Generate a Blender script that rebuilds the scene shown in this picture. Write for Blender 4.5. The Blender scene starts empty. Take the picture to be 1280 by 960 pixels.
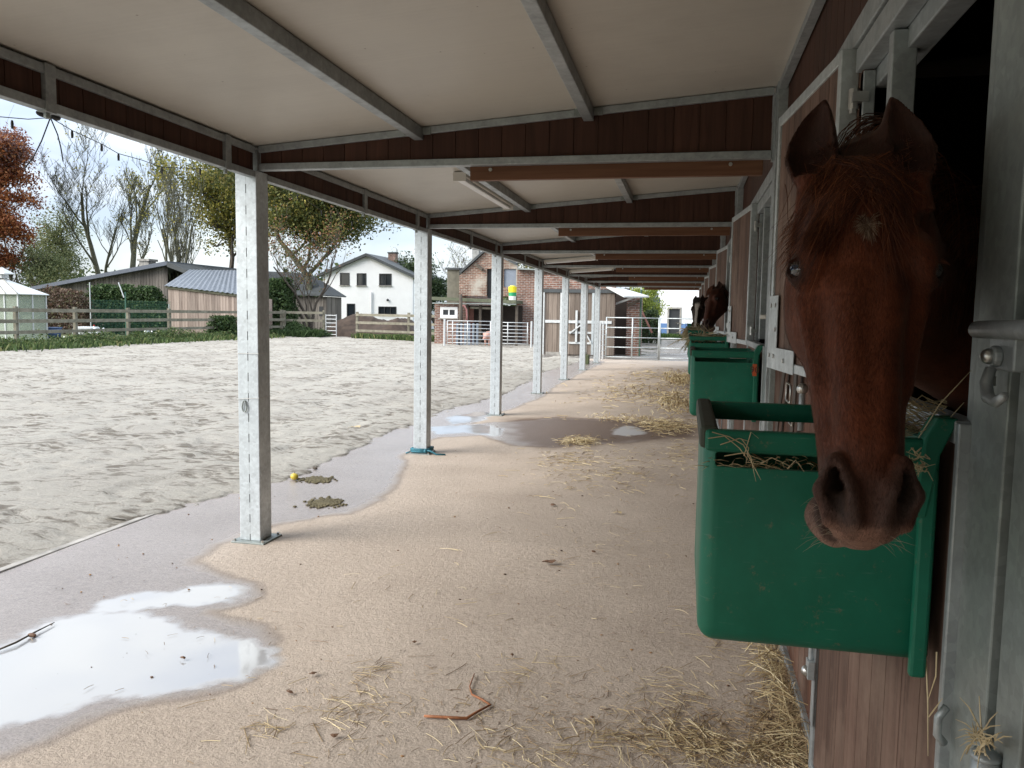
import bpy, bmesh, math, random
import numpy as np
from mathutils import Vector, Matrix, Euler
random.seed(7); RNG = np.random.default_rng(7)
R = math.radians
SC = bpy.context.scene
COL = SC.collection

# ------------------------------------------------------------------ camera
CAM_R = Vector((0.97717293, 0.21185427, 0.01583767))
CAM_U = Vector((-0.03406294, 0.0826565, 0.99599579))
CAM_F = Vector((-0.20969687, 0.97379961, -0.08798608))
CAM_P = Vector((0.0, 0.0, 1.5516))
cd = bpy.data.cameras.new('camera'); cam = bpy.data.objects.new('camera', cd); COL.objects.link(cam)
cd.sensor_width = 36.0; cd.lens = 28.125; cd.clip_start = 0.05; cd.clip_end = 2000
M = Matrix((( CAM_R.x, CAM_U.x, -CAM_F.x, 0), (CAM_R.y, CAM_U.y, -CAM_F.y, 0), (CAM_R.z, CAM_U.z, -CAM_F.z, 0), (0, 0, 0, 1)))
cam.matrix_world = Matrix.Translation(CAM_P) @ M
SC.camera = cam

# ------------------------------------------------------------------ sky, sun, exposure
SUN_EL, SUN_ROT = 34.0, 236.0
W = bpy.data.worlds.new('World'); SC.world = W; W.use_nodes = True
nt = W.node_tree; nt.nodes.clear()
def wn(t, **k):
    n = nt.nodes.new(t)
    for a, b in k.items(): setattr(n, a, b)
    return n
sky = wn('ShaderNodeTexSky', sky_type='NISHITA', sun_disc=False)
sky.sun_elevation = R(SUN_EL); sky.sun_rotation = R(SUN_ROT); sky.air_density = 1.0; sky.dust_density = 1.5; sky.ozone_density = 1.2
tc = wn('ShaderNodeTexCoord'); mp = wn('ShaderNodeMapping'); mp.inputs['Scale'].default_value = (1.0, 1.0, 2.6)
mp.inputs['Location'].default_value = (3.1, 0.4, 0.2)
nz = wn('ShaderNodeTexNoise'); nz.inputs['Scale'].default_value = 2.1; nz.inputs['Detail'].default_value = 7; nz.inputs['Roughness'].default_value = .55
nz2 = wn('ShaderNodeTexNoise'); nz2.inputs['Scale'].default_value = 4.3; nz2.inputs['Detail'].default_value = 5
rp = wn('ShaderNodeValToRGB'); rp.color_ramp.elements[0].position = .34; rp.color_ramp.elements[1].position = .56
rp.color_ramp.elements[0].color = (.55, .55, .55, 1)
rc = wn('ShaderNodeValToRGB'); rc.color_ramp.elements[0].position = .36; rc.color_ramp.elements[1].position = .62
rc.color_ramp.elements[0].color = (2.9, 3.4, 4.25, 1); rc.color_ramp.elements[1].color = (4.9, 5.15, 5.3, 1)
mx = wn('ShaderNodeMixRGB'); bg = wn('ShaderNodeBackground'); bg.inputs['Strength'].default_value = 0.11
wo = wn('ShaderNodeOutputWorld'); L = nt.links.new
L(tc.outputs['Generated'], mp.inputs['Vector']); L(mp.outputs[0], nz.inputs['Vector']); L(mp.outputs[0], nz2.inputs['Vector'])
L(nz.outputs['Fac'], rp.inputs[0]); L(nz2.outputs['Fac'], rc.inputs[0])
L(rp.outputs[0], mx.inputs[0]); L(sky.outputs[0], mx.inputs[1]); L(rc.outputs[0], mx.inputs[2])
sx = wn('ShaderNodeSeparateXYZ'); L(tc.outputs['Generated'], sx.inputs[0])
zr = wn('ShaderNodeMapRange'); zr.inputs['From Min'].default_value = 0; zr.inputs['From Max'].default_value = 1; zr.inputs['To Min'].default_value = .88; zr.inputs['To Max'].default_value = 2.1
L(sx.outputs[2], zr.inputs['Value'])     # an overcast sky is brighter overhead than at the horizon
vm = wn('ShaderNodeVectorMath', operation='SCALE'); L(mx.outputs[0], vm.inputs[0]); L(zr.outputs[0], vm.inputs['Scale'])
L(vm.outputs[0], bg.inputs['Color']); L(bg.outputs[0], wo.inputs['Surface'])
sd = bpy.data.lights.new('sun', 'SUN'); sd.energy = 2.4; sd.angle = R(40); sd.color = (1.0, .95, .88)
sun = bpy.data.objects.new('sun', sd); COL.objects.link(sun)
az = R(SUN_ROT); el = R(SUN_EL)
sv = Vector((math.sin(az)*math.cos(el), math.cos(az)*math.cos(el), math.sin(el)))
sun.rotation_euler = sv.to_track_quat('Z', 'Y').to_euler()
sun.location = (0, 0, 40)
SC.view_settings.view_transform = 'Standard'; SC.view_settings.look = 'None'
SC.view_settings.gamma = 1.0; SC.view_settings.use_curve_mapping = False
SC.view_settings.exposure = 1.2
SC.render.engine = 'CYCLES'
SC.cycles.max_bounces = 8; SC.cycles.diffuse_bounces = 5; SC.cycles.use_denoising = True

# ------------------------------------------------------------------ pixel of the 1280 x 960 photo -> world point
def pray(x, y): return CAM_F + CAM_R*((x-640)/1000.0) - CAM_U*((y-480)/1000.0)
def atY(x, y, Y): d = pray(x, y); return CAM_P + d*(Y/d.y)
def atZ(x, y, Z=0.0): d = pray(x, y); return CAM_P + d*((Z-CAM_P.z)/d.z)
def atX(x, y, X): d = pray(x, y); return CAM_P + d*(X/d.x)

# ------------------------------------------------------------------ object helpers
def tag(o, label=None, cat=None, group=None, kind=None):
    if label: o['label'] = label
    if cat: o['category'] = cat
    if group: o['group'] = group
    if kind: o['kind'] = kind
    return o
def thing(name, label, cat, loc=(0, 0, 0), group=None):
    o = bpy.data.objects.new(name, None); COL.objects.link(o); o.location = loc
    o.empty_display_size = .1
    return tag(o, label, cat, group)
def wloc(o):
    v = Vector(o.location)
    while o.parent: o = o.parent; v += Vector(o.location)
    return v
def copy_tree(o, parent=None):
    c = o.copy(); COL.objects.link(c)
    if parent: c.parent = parent
    for ch in list(o.children): copy_tree(ch, c)
    return c
def link_mesh(name, verts, faces, mat, parent=None, smooth=False, loc=None):
    me = bpy.data.meshes.new(name)
    off = wloc(parent) if parent else (Vector(loc) if loc is not None else Vector((0, 0, 0)))
    V = np.asarray(verts, dtype=np.float64).reshape(-1, 3) - np.array(off)
    if isinstance(faces, np.ndarray):
        k = faces.shape[1]; n = len(faces)
        me.vertices.add(len(V)); me.vertices.foreach_set('co', V.astype(np.float32).ravel())
        me.loops.add(n*k); me.loops.foreach_set('vertex_index', faces.astype(np.int32).ravel())
        me.polygons.add(n); me.polygons.foreach_set('loop_start', np.arange(0, n*k, k, dtype=np.int32))
        me.update(calc_edges=True)
    else:
        me.from_pydata(V.tolist(), [], faces); me.update()
    if smooth: me.polygons.foreach_set('use_smooth', [True]*len(me.polygons))
    if mat: me.materials.append(mat)
    o = bpy.data.objects.new(name, me); COL.objects.link(o)
    if parent: o.parent = parent
    else: o.location = off
    return o

class MB:
    def __init__(s): s.v = []; s.f = []
    def add(s, vs, fs):
        b = len(s.v); s.v += [tuple(p) for p in vs]; s.f += [tuple(i+b for i in f) for f in fs]; return s
    def box(s, a, b):
        x0, y0, z0 = a; x1, y1, z1 = b
        if x0 > x1: x0, x1 = x1, x0
        if y0 > y1: y0, y1 = y1, y0
        if z0 > z1: z0, z1 = z1, z0
        return s.add([(x0,y0,z0),(x1,y0,z0),(x1,y1,z0),(x0,y1,z0),(x0,y0,z1),(x1,y0,z1),(x1,y1,z1),(x0,y1,z1)],
              [(0,3,2,1),(4,5,6,7),(0,1,5,4),(1,2,6,5),(2,3,7,6),(3,0,4,7)])
    def bar(s, p, q, w, h, up=(0, 0, 1)):
        p = Vector(p); q = Vector(q); d = (q-p).normalized(); up = Vector(up)
        if abs(d.dot(up)) > .98: up = Vector((0, 1, 0))
        r = d.cross(up).normalized(); u = r.cross(d).normalized(); r = r*w/2; u = u*h/2
        return s.add([p-r-u, p+r-u, p+r+u, p-r+u, q-r-u, q+r-u, q+r+u, q-r+u],
              [(0,1,2,3),(4,7,6,5),(0,4,5,1),(1,5,6,2),(2,6,7,3),(3,7,4,0)])
    def tube(s, pts, rad, n=8, cap=True):
        pts = [Vector(p) for p in pts]
        if not hasattr(rad, '__len__'): rad = [rad]*len(pts)
        b = len(s.v); ref = None
        for i, p in enumerate(pts):
            d = (pts[min(i+1, len(pts)-1)]-pts[max(i-1, 0)])
            d = d.normalized() if d.length > 1e-9 else Vector((0, 0, 1))
            if ref is None:
                ref = Vector((1, 0, 0)) if abs(d.x) < .8 else Vector((0, 1, 0))
            a = (ref - d*ref.dot(d)).normalized(); c = d.cross(a); ref = a
            for k in range(n):
                t = 2*math.pi*k/n; s.v.append(tuple(p + (a*math.cos(t)+c*math.sin(t))*rad[i]))
        for i in range(len(pts)-1):
            for k in range(n):
                k2 = (k+1) % n
                s.f.append((b+i*n+k, b+i*n+k2, b+(i+1)*n+k2, b+(i+1)*n+k))
        if cap:
            s.f.append(tuple(b+k for k in reversed(range(n)))); e = b+(len(pts)-1)*n
            s.f.append(tuple(e+k for k in range(n)))
        return s
    def prism(s, poly, vec):   # planar polygon (world points) extruded by vec
        n = len(poly); vec = Vector(vec); P = [Vector(p) for p in poly]
        nrm = Vector((0, 0, 0))
        for i in range(n): nrm += P[i].cross(P[(i+1) % n])
        if nrm.dot(vec) > 0: P.reverse()
        vs = P+[p+vec for p in P]
        fs = [tuple(range(n)), tuple(range(2*n-1, n-1, -1))]
        for i in range(n):
            j = (i+1) % n; fs.append((j, i, i+n, j+n))
        return s.add(vs, fs)
    def ball(s, c, r, nu=12, nv=8):
        if not hasattr(r, '__len__'): r = (r, r, r)
        b = len(s.v)
        s.v.append((c[0], c[1], c[2]-r[2]))
        for j in range(1, nv):
            t = math.pi*j/nv
            for i in range(nu):
                a = 2*math.pi*i/nu
                s.v.append((c[0]+r[0]*math.sin(t)*math.cos(a), c[1]+r[1]*math.sin(t)*math.sin(a), c[2]-r[2]*math.cos(t)))
        s.v.append((c[0], c[1], c[2]+r[2])); e = len(s.v)-1
        for i in range(nu):
            i2 = (i+1) % nu
            s.f.append((b, b+1+i2, b+1+i)); s.f.append((e, e-nu+i, e-nu+i2))
            for j in range(nv-2):
                s.f.append((b+1+j*nu+i, b+1+j*nu+i2, b+1+(j+1)*nu+i2, b+1+(j+1)*nu+i))
        return s
    def build(s, name, mat, parent=None, smooth=False, bevel=0, loc=None, seg=2):
        o = link_mesh(name, s.v, s.f, mat, parent, smooth, loc)
        if bevel:
            m = o.modifiers.new('bevel', 'BEVEL'); m.width = bevel; m.segments = seg; m.limit_method = 'ANGLE'; m.angle_limit = R(40)
        return o

# numpy value noise ------------------------------------------------
_perm = RNG.random((256, 256))
def vnoise2(x, y):
    xi = np.floor(x).astype(int); yi = np.floor(y).astype(int); fx = x-xi; fy = y-yi
    fx = fx*fx*(3-2*fx); fy = fy*fy*(3-2*fy)
    g = lambda a, b: _perm[a & 255, b & 255]
    return (g(xi, yi)*(1-fx)+g(xi+1, yi)*fx)*(1-fy) + (g(xi, yi+1)*(1-fx)+g(xi+1, yi+1)*fx)*fy
def fbm(x, y, o=4, g=.5):
    t = 0; a = 1; s = 0
    for i in range(o):
        t = t + a*vnoise2(x*2**i+17.3*i, y*2**i+5.1*i); s += a; a *= g
    return t/s
def sstep(a, b, x):
    t = np.clip((x-a)/(b-a), 0, 1); return t*t*(3-2*t)

# ------------------------------------------------------------------ materials
def newmat(name):
    m = bpy.data.materials.new(name); m.use_nodes = True
    n = m.node_tree; b = n.nodes['Principled BSDF']; return m, n, b
def nn(n, t, **k):
    o = n.nodes.new(t)
    for a, b in k.items():
        if a in o.inputs: o.inputs[a].default_value = b
        else: setattr(o, a, b)
    return o
def vec4(c): return (c[0], c[1], c[2], 1)
def ramp(n, stops, fac):
    r = n.nodes.new('ShaderNodeValToRGB'); e = r.color_ramp.elements
    while len(e) < len(stops): e.new(.5)
    for i, (p, c) in enumerate(stops):
        e[i].position = p; e[i].color = vec4(c) if hasattr(c, '__len__') else (c, c, c, 1)
    n.links.new(fac, r.inputs[0]); return r
def coords(n, kind='Object', scale=(1, 1, 1), loc=(0, 0, 0)):
    t = n.nodes.new('ShaderNodeTexCoord'); m = n.nodes.new('ShaderNodeMapping')
    m.inputs['Scale'].default_value = scale; m.inputs['Location'].default_value = loc
    n.links.new(t.outputs[kind], m.inputs[0]); return m.outputs[0]
def mixc(n, fac, a, b, mode='MIX'):
    m = n.nodes.new('ShaderNodeMixRGB'); m.blend_type = mode
    for i, q in ((0, fac), (1, a), (2, b)):
        if hasattr(q, 'links') or isinstance(q, bpy.types.NodeSocket): n.links.new(q, m.inputs[i])
        else: m.inputs[i].default_value = q if i == 0 else vec4(q)
    return m.outputs[0]
def bump(n, h, b, strength=.3, dist=.01):
    m = n.nodes.new('ShaderNodeBump'); m.inputs['Strength'].default_value = strength; m.inputs['Distance'].default_value = dist
    n.links.new(h, m.inputs['Height']); n.links.new(m.outputs[0], b.inputs['Normal']); return m
def simple(name, col, rough=.6, metal=0, var=.25, scale=6, bmp=.1, spec=.5):
    m, n, b = newmat(name); c = coords(n)
    z = nn(n, 'ShaderNodeTexNoise', Scale=scale, Detail=6, Roughness=.6); n.links.new(c, z.inputs['Vector'])
    lo = [x*(1-var) for x in col]; hi = [min(1, x*(1+var)) for x in col]
    r = ramp(n, [(.3, lo), (.7, hi)], z.outputs['Fac']); n.links.new(r.outputs[0], b.inputs['Base Color'])
    b.inputs['Roughness'].default_value = rough; b.inputs['Metallic'].default_value = metal
    b.inputs['Specular IOR Level'].default_value = spec
    if bmp:
        z2 = nn(n, 'ShaderNodeTexNoise', Scale=scale*8, Detail=4); n.links.new(c, z2.inputs['Vector']); bump(n, z2.outputs['Fac'], b, bmp, .005)
    return m
def galv(name, col=(.36, .39, .40), metal=.55, rough=.48, streak=False):
    m, n, b = newmat(name); c = coords(n)
    v = nn(n, 'ShaderNodeTexVoronoi', Scale=55.0); v.feature = 'F1'; n.links.new(c, v.inputs['Vector'])
    z = nn(n, 'ShaderNodeTexNoise', Scale=9, Detail=7, Roughness=.65); n.links.new(c, z.inputs['Vector'])
    sep = n.nodes.new('ShaderNodeSeparateColor'); n.links.new(v.outputs['Color'], sep.inputs[0])
    r = ramp(n, [(0, [x*.91 for x in col]), (1, [min(1, x*1.09) for x in col])], sep.outputs[0])
    r2 = ramp(n, [(.32, .80), (.62, 1.05)], z.outputs['Fac'])
    n.links.new(mixc(n, 1.0, r.outputs[0], r2.outputs[0], 'MULTIPLY'), b.inputs['Base Color'])
    rr = ramp(n, [(.3, rough+.15), (.7, rough-.08)], z.outputs['Fac']); n.links.new(rr.outputs[0], b.inputs['Roughness'])
    b.inputs['Metallic'].default_value = metal
    bump(n, z.outputs['Fac'], b, .12, .004)
    return m
def wood(name, a, c2, grain=(30, 30, 1.5), rough=.75, isl=.35, knots=True, wear=None):
    """a, c2: dark and light tone; grain: noise scale, small along the grain; every plank is its own island"""
    m, n, b = newmat(name); g = n.nodes.new('ShaderNodeNewGeometry')
    t = n.nodes.new('ShaderNodeTexCoord'); mp = n.nodes.new('ShaderNodeMapping'); mp.inputs['Scale'].default_value = grain
    ad = n.nodes.new('ShaderNodeVectorMath'); ad.operation = 'SCALE'; cb = n.nodes.new('ShaderNodeCombineXYZ')
    for i in range(3): n.links.new(g.outputs['Random Per Island'], cb.inputs[i])
    n.links.new(cb.outputs[0], ad.inputs[0]); ad.inputs['Scale'].default_value = 37.0
    ad2 = n.nodes.new('ShaderNodeVectorMath'); n.links.new(t.outputs['Object'], mp.inputs[0]); n.links.new(mp.outputs[0], ad2.inputs[0]); n.links.new(ad.outputs[0], ad2.inputs[1])
    z = nn(n, 'ShaderNodeTexNoise', Scale=1.0, Detail=8, Roughness=.62, Distortion=.6); n.links.new(ad2.outputs[0], z.inputs['Vector'])
    r = ramp(n, [(.28, a), (.5, [(p+q)/2 for p, q in zip(a, c2)]), (.72, c2)], z.outputs['Fac'])
    r2 = ramp(n, [(0, 1-isl), (1, 1+isl*.4)], g.outputs['Random Per Island'])
    col = mixc(n, 1.0, r.outputs[0], r2.outputs[0], 'MULTIPLY')
    if wear:
        zz = nn(n, 'ShaderNodeTexNoise', Scale=2.4, Detail=8, Roughness=.7); n.links.new(t.outputs['Object'], zz.inputs['Vector'])
        rw = ramp(n, [(.48, 0.0), (.66, .8)], zz.outputs['Fac']); col = mixc(n, rw.outputs[0], col, wear)
    n.links.new(col, b.inputs['Base Color'])
    b.inputs['Roughness'].default_value = rough; b.inputs['Specular IOR Level'].default_value = .25
    bump(n, z.outputs['Fac'], b, .25, .004)
    return m
def brickmat(name, c1, c2, mortar, scale=1.0, rough=.85, stain=None):
    m, n, b = newmat(name); t = n.nodes.new('ShaderNodeTexCoord'); s = n.nodes.new('ShaderNodeSeparateXYZ'); cb = n.nodes.new('ShaderNodeCombineXYZ')
    ad = n.nodes.new('ShaderNodeMath'); n.links.new(t.outputs['Object'], s.inputs[0])
    n.links.new(s.outputs[0], ad.inputs[0]); n.links.new(s.outputs[1], ad.inputs[1]); n.links.new(ad.outputs[0], cb.inputs[0]); n.links.new(s.outputs[2], cb.inputs[1])
    k = nn(n, 'ShaderNodeTexBrick', Scale=scale); k.inputs['Brick Width'].default_value = .26; k.inputs['Row Height'].default_value = .085
    k.inputs['Mortar Size'].default_value = .014; k.inputs['Color1'].default_value = vec4(c1); k.inputs['Color2'].default_value = vec4(c2); k.inputs['Mortar'].default_value = vec4(mortar)
    k.inputs['Bias'].default_value = -.1
    n.links.new(cb.outputs[0], k.inputs['Vector'])
    z = nn(n, 'ShaderNodeTexNoise', Scale=1.3, Detail=8, Roughness=.7); n.links.new(t.outputs['Object'], z.inputs['Vector'])
    col = mixc(n, 1.0, k.outputs['Color'], ramp(n, [(.3, .55), (.7, 1.25)], z.outputs['Fac']).outputs[0], 'MULTIPLY')
    z3 = nn(n, 'ShaderNodeTexNoise', Scale=9, Detail=4, Roughness=.7); n.links.new(t.outputs['Object'], z3.inputs['Vector'])
    col = mixc(n, 1.0, col, ramp(n, [(.3, .6), (.7, 1.3)], z3.outputs['Fac']).outputs[0], 'MULTIPLY')
    if stain:
        z2 = nn(n, 'ShaderNodeTexNoise', Scale=.7, Detail=6, Roughness=.6); n.links.new(t.outputs['Object'], z2.inputs['Vector'])
        col = mixc(n, ramp(n, [(.5, 0.0), (.62, .85)], z2.outputs['Fac']).outputs[0], col, stain)
    n.links.new(col, b.inputs['Base Color']); b.inputs['Roughness'].default_value = rough; b.inputs['Specular IOR Level'].default_value = .2
    bump(n, k.outputs['Fac'], b, .3, .01)
    return m
def islandmat(name, stops, rough=.6, trans=0.0, spec=.3):
    m, n, b = newmat(name); g = n.nodes.new('ShaderNodeNewGeometry')
    r = ramp(n, stops, g.outputs['Random Per Island']); n.links.new(r.outputs[0], b.inputs['Base Color'])
    b.inputs['Roughness'].default_value = rough; b.inputs['Specular IOR Level'].default_value = spec
    if trans:
        td = n.nodes.new('ShaderNodeBsdfTranslucent'); mxs = n.nodes.new('ShaderNodeMixShader'); mxs.inputs[0].default_value = trans
        n.links.new(r.outputs[0], td.inputs[0]); n.links.new(b.outputs[0], mxs.inputs[1]); n.links.new(td.outputs[0], mxs.inputs[2])
        n.links.new(mxs.outputs[0], n.nodes['Material Output'].inputs['Surface'])
    return m
MT = {}
MT['galv'] = galv('galvanised_steel'); MT['galv_post'] = galv('galvanised_post', (.50, .54, .55), .45, .42)
MT['galv_dark'] = galv('dark_galvanised', (.27, .30, .29), .45, .5)
MT['plank_wall'] = wood('stained_wall_planks', (.055, .026, .017), (.15, .070, .045), (28, 28, 1.2), .7, .4, wear=(.17, .12, .095))
MT['plank_door'] = wood('weathered_door_planks', (.070, .040, .030), (.175, .108, .082), (34, 34, 1.1), .72, .3, wear=(.21, .145, .11))
MT['plank_beam'] = wood('stained_beam_boards', (.040, .018, .012), (.085, .038, .025), (30, 30, 1.5), .7, .22)
MT['batten'] = wood('orange_brown_batten', (.115, .050, .026), (.21, .10, .055), (1.2, 30, 30), .55, .1)
MT['steel'] = simple('bright_bolt_steel', (.5, .5, .48), .3, .9, .1, 20, 0)
MT['black'] = simple('matt_black', (.02, .02, .02), .6, 0, .2)
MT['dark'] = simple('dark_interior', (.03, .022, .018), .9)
MT['white'] = simple('white_paint', (.75, .76, .76), .5, 0, .08, 4, .05)
MT['hair'] = islandmat('chestnut_hair', [(0, (.035, .010, .005)), (.6, (.08, .023, .009)), (.92, (.16, .05, .018)), (1, (.30, .10, .04))], .45, .05)
MT['straw'] = islandmat('dry_straw', [(0, (.16, .10, .05)), (.35, (.38, .28, .14)), (.7, (.60, .49, .28)), (1, (.80, .70, .46))], .5, .2)
MT['straw_dull'] = islandmat('dirty_straw', [(0, (.10, .06, .035)), (.5, (.26, .18, .10)), (1, (.45, .35, .2))], .7)
MT['grass'] = islandmat('grass_blades', [(0, (.03, .06, .015)), (.6, (.06, .12, .03)), (1, (.12, .16, .05))], .6, .3)
def mathn(n, op, a, b2, c3=None):
    o = n.nodes.new('ShaderNodeMath'); o.operation = op
    for i, q in enumerate((a, b2) if c3 is None else (a, b2, c3)):
        if isinstance(q, bpy.types.NodeSocket): n.links.new(q, o.inputs[i])
        else: o.inputs[i].default_value = q
    return o.outputs[0]
# ================================================================== GROUND
def poly_sd(px, py, poly):
    """signed distance, negative inside"""
    P = np.array(poly); d = np.full(px.shape, 1e9); ins = np.zeros(px.shape, bool)
    for i in range(len(P)):
        a = P[i]; b = P[(i+1) % len(P)]; e = b-a; wx = px-a[0]; wy = py-a[1]
        t = np.clip((wx*e[0]+wy*e[1])/(e@e+1e-12), 0, 1)
        d = np.minimum(d, (wx-e[0]*t)**2+(wy-e[1]*t)**2)
        c = (a[1] > py) != (b[1] > py)
        xin = a[0]+(py-a[1])/(b[1]-a[1]+1e-12)*e[0]
        ins ^= c & (px < xin)
    return np.where(ins, -1, 1)*np.sqrt(d)
def gpts(l): return [tuple(atZ(x, y))[:2] for x, y in l]
def graded(a, b, step, grow, mx):
    o = [a]; s = step
    while o[-1] < b: o.append(o[-1]+s); s = min(mx, s*grow)
    o[-1] = b; return np.array(o)
def grid_mesh(name, xs, ys, zf, mat, attrs=None, mask=None):
    X, Y = np.meshgrid(xs, ys); Z = zf(X, Y)
    nx, ny = len(xs), len(ys)
    i = np.arange((ny-1)*(nx-1)); r = i//(nx-1); c = i % (nx-1); a = r*nx+c
    F = np.stack([a, a+1, a+nx+1, a+nx], 1)
    o = link_mesh(name, np.stack([X.ravel(), Y.ravel(), Z.ravel()], 1), F, mat, smooth=True)
    for k, fn in (attrs or {}).items():
        at = o.data.attributes.new(k, 'FLOAT', 'POINT'); at.data.foreach_set('value', fn(X, Y).astype(np.float32).ravel())
    return o

EDGE = -3.88
wet_poly = [(-3.95, 1.2), (-2.9, 1.5)] + gpts([(0,948),(60,925),(120,899),(180,880),(250,870),(310,852),(345,826),(350,800),(330,782),(290,775),(268,765),(300,757),(326,744),(322,728),(285,722),(264,712),(250,698),(268,684),(300,670),(345,656),(400,650),(440,642),(480,622),(503,602),(503,585),(510,567),(530,556),(552,547),(600,545),(640,557),(690,560),(740,556),(800,553),(838,545),(846,538),(835,530),(780,526),(730,523),(690,522),(640,526),(592,530),(600,521),(640,512),(676,498),(700,480),(735,463),(752,455)]) + [(-2.6, 27), (-3.95, 27)]
pud = [gpts([(-60,800),(0,808),(60,778),(120,766),(175,766),(215,778),(240,790),(275,802),(310,806),(332,815),(335,828),(300,845),(240,856),(190,866),(120,872),(40,896),(-60,925)]),
       gpts([(212,742),(232,733),(270,731),(300,735),(304,744),(285,752),(240,755),(215,752)]),
       gpts([(130,752),(175,742),(210,740),(200,756),(160,764),(120,766)]),
       gpts([(540,534),(600,530),(625,536),(620,545),(580,541),(545,543)]),
       gpts([(768,538),(785,533),(800,536),(803,542),(785,545),(770,543)]),
       gpts([(560,522),(600,514),(615,517),(600,526),(565,530)])]
def f_wet(X, Y):
    n = (fbm(X*3.1, Y*3.1, 4)-.5)*.16 + (fbm(X*14, Y*14, 3)-.5)*.05
    return sstep(.035, -.10, poly_sd(X, Y, wet_poly)+n)
def f_pud(X, Y):
    n = (fbm(X*6, Y*6+9, 4)-.5)*.10 + (fbm(X*22, Y*22, 3)-.5)*.07
    d = np.full(X.shape, 1e9)
    for p in pud: d = np.minimum(d, poly_sd(X, Y, p))
    return sstep(.06, -.13, d+n*1.2-.06)
def f_damp(X, Y):  # brown damp patch between post and troughs
    return sstep(.3, -.2, poly_sd(X, Y, gpts([(640,524),(700,522),(780,526),(866,532),(866,545),(800,552),(740,556),(680,560),(640,550)]))+(fbm(X*5, Y*5, 3)-.5)*.3)
m, n, b = newmat('brushed_concrete')
at = nn(n, 'ShaderNodeAttribute', attribute_name='wet'); ap = nn(n, 'ShaderNodeAttribute', attribute_name='water'); ad = nn(n, 'ShaderNodeAttribute', attribute_name='damp')
c = coords(n)
z1 = nn(n, 'ShaderNodeTexNoise', Scale=1.1, Detail=8, Roughness=.6); z2 = nn(n, 'ShaderNodeTexNoise', Scale=26, Detail=8, Roughness=.7)
z3 = nn(n, 'ShaderNodeTexNoise', Scale=95, Detail=7, Roughness=.75); z5 = nn(n, 'ShaderNodeTexNoise', Scale=17, Detail=9, Roughness=.75)
for z in (z1, z2, z3, z5): n.links.new(c, z.inputs['Vector'])
# ragged, broken water film: shallow edges let the rough concrete through
wf = mathn(n, 'SUBTRACT', mathn(n, 'MULTIPLY', ap.outputs['Fac'], 1.7), mathn(n, 'MULTIPLY', mathn(n, 'SUBTRACT', 1.0, z5.outputs['Fac']), .80))
WATER = ramp(n, [(-.0, 0.0), (.85, 1.0)], wf).outputs[0]
base = ramp(n, [(.3, (.395, .33, .272)), (.7, (.495, .42, .352))], z1.outputs['Fac'])
sp = ramp(n, [(.28, .66), (.42, .96), (.75, 1.12)], z2.outputs['Fac']); sp2 = ramp(n, [(.32, .70), (.5, 1.0), (.7, 1.22)], z3.outputs['Fac'])
col = mixc(n, 1.0, mixc(n, 1.0, base.outputs[0], sp.outputs[0], 'MULTIPLY'), sp2.outputs[0], 'MULTIPLY')
wetc = mixc(n, 1.0, col, (.66, .69, .77), 'MULTIPLY'); col = mixc(n, at.outputs['Fac'], col, wetc)
col = mixc(n, ramp(n, [(0, 0.0), (.25, .42), (.5, .30), (.95, 0.0)], at.outputs['Fac']).outputs[0], col, (.13, .10, .08))
col = mixc(n, mathn(n, 'MULTIPLY', ad.outputs['Fac'], .9), col, (.105, .066, .045))
col = mixc(n, WATER, col, (.37, .375, .385))  # pale base put into the water colour for the bright sky reflection
n.links.new(col, b.inputs['Base Color'])
ro = nn(n, 'ShaderNodeMapRange'); n.links.new(at.outputs['Fac'], ro.inputs['Value']); ro.inputs['To Min'].default_value = .88; ro.inputs['To Max'].default_value = .24
ro2 = mathn(n, 'MULTIPLY', ro.outputs[0], mathn(n, 'SUBTRACT', 1.0, mathn(n, 'MULTIPLY', WATER, .78)))
n.links.new(mathn(n, 'ADD', ro2, mathn(n, 'MULTIPLY', ad.outputs['Fac'], .28)), b.inputs['Roughness']); n.links.new(ramp(n, [(0, .4), (1, 1.0)], at.outputs['Fac']).outputs[0], b.inputs['Specular IOR Level'])
n.links.new(mathn(n, 'ADD', 1.45, mathn(n, 'MULTIPLY', WATER, .45)), b.inputs['IOR'])
hh = mathn(n, 'ADD', mathn(n, 'MULTIPLY', z2.outputs['Fac'], .7), mathn(n, 'MULTIPLY', z3.outputs['Fac'], .5))
bp = bump(n, hh, b, .5, .02)
bs = mathn(n, 'MULTIPLY', mathn(n, 'SUBTRACT', 1.0, mathn(n, 'MULTIPLY', WATER, .975)), mathn(n, 'SUBTRACT', .75, mathn(n, 'MULTIPLY', at.outputs['Fac'], .40)))
n.links.new(bs, bp.inputs['Strength'])
MT['walk'] = m
xs = np.concatenate([np.arange(EDGE, .5, .022), [.5]]); ys = np.concatenate([[-4, -2, 0], graded(1.2, 28.2, .02, 1.0045, .2)])
def walk_z(X, Y): return (fbm(X*1.3, Y*1.3, 3)-.5)*.012*sstep(.5, .1, X)
walk = grid_mesh('walkway', xs, ys, walk_z, MT['walk'], dict(wet=f_wet, water=f_pud, damp=f_damp)); tag(walk, kind='structure')

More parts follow.
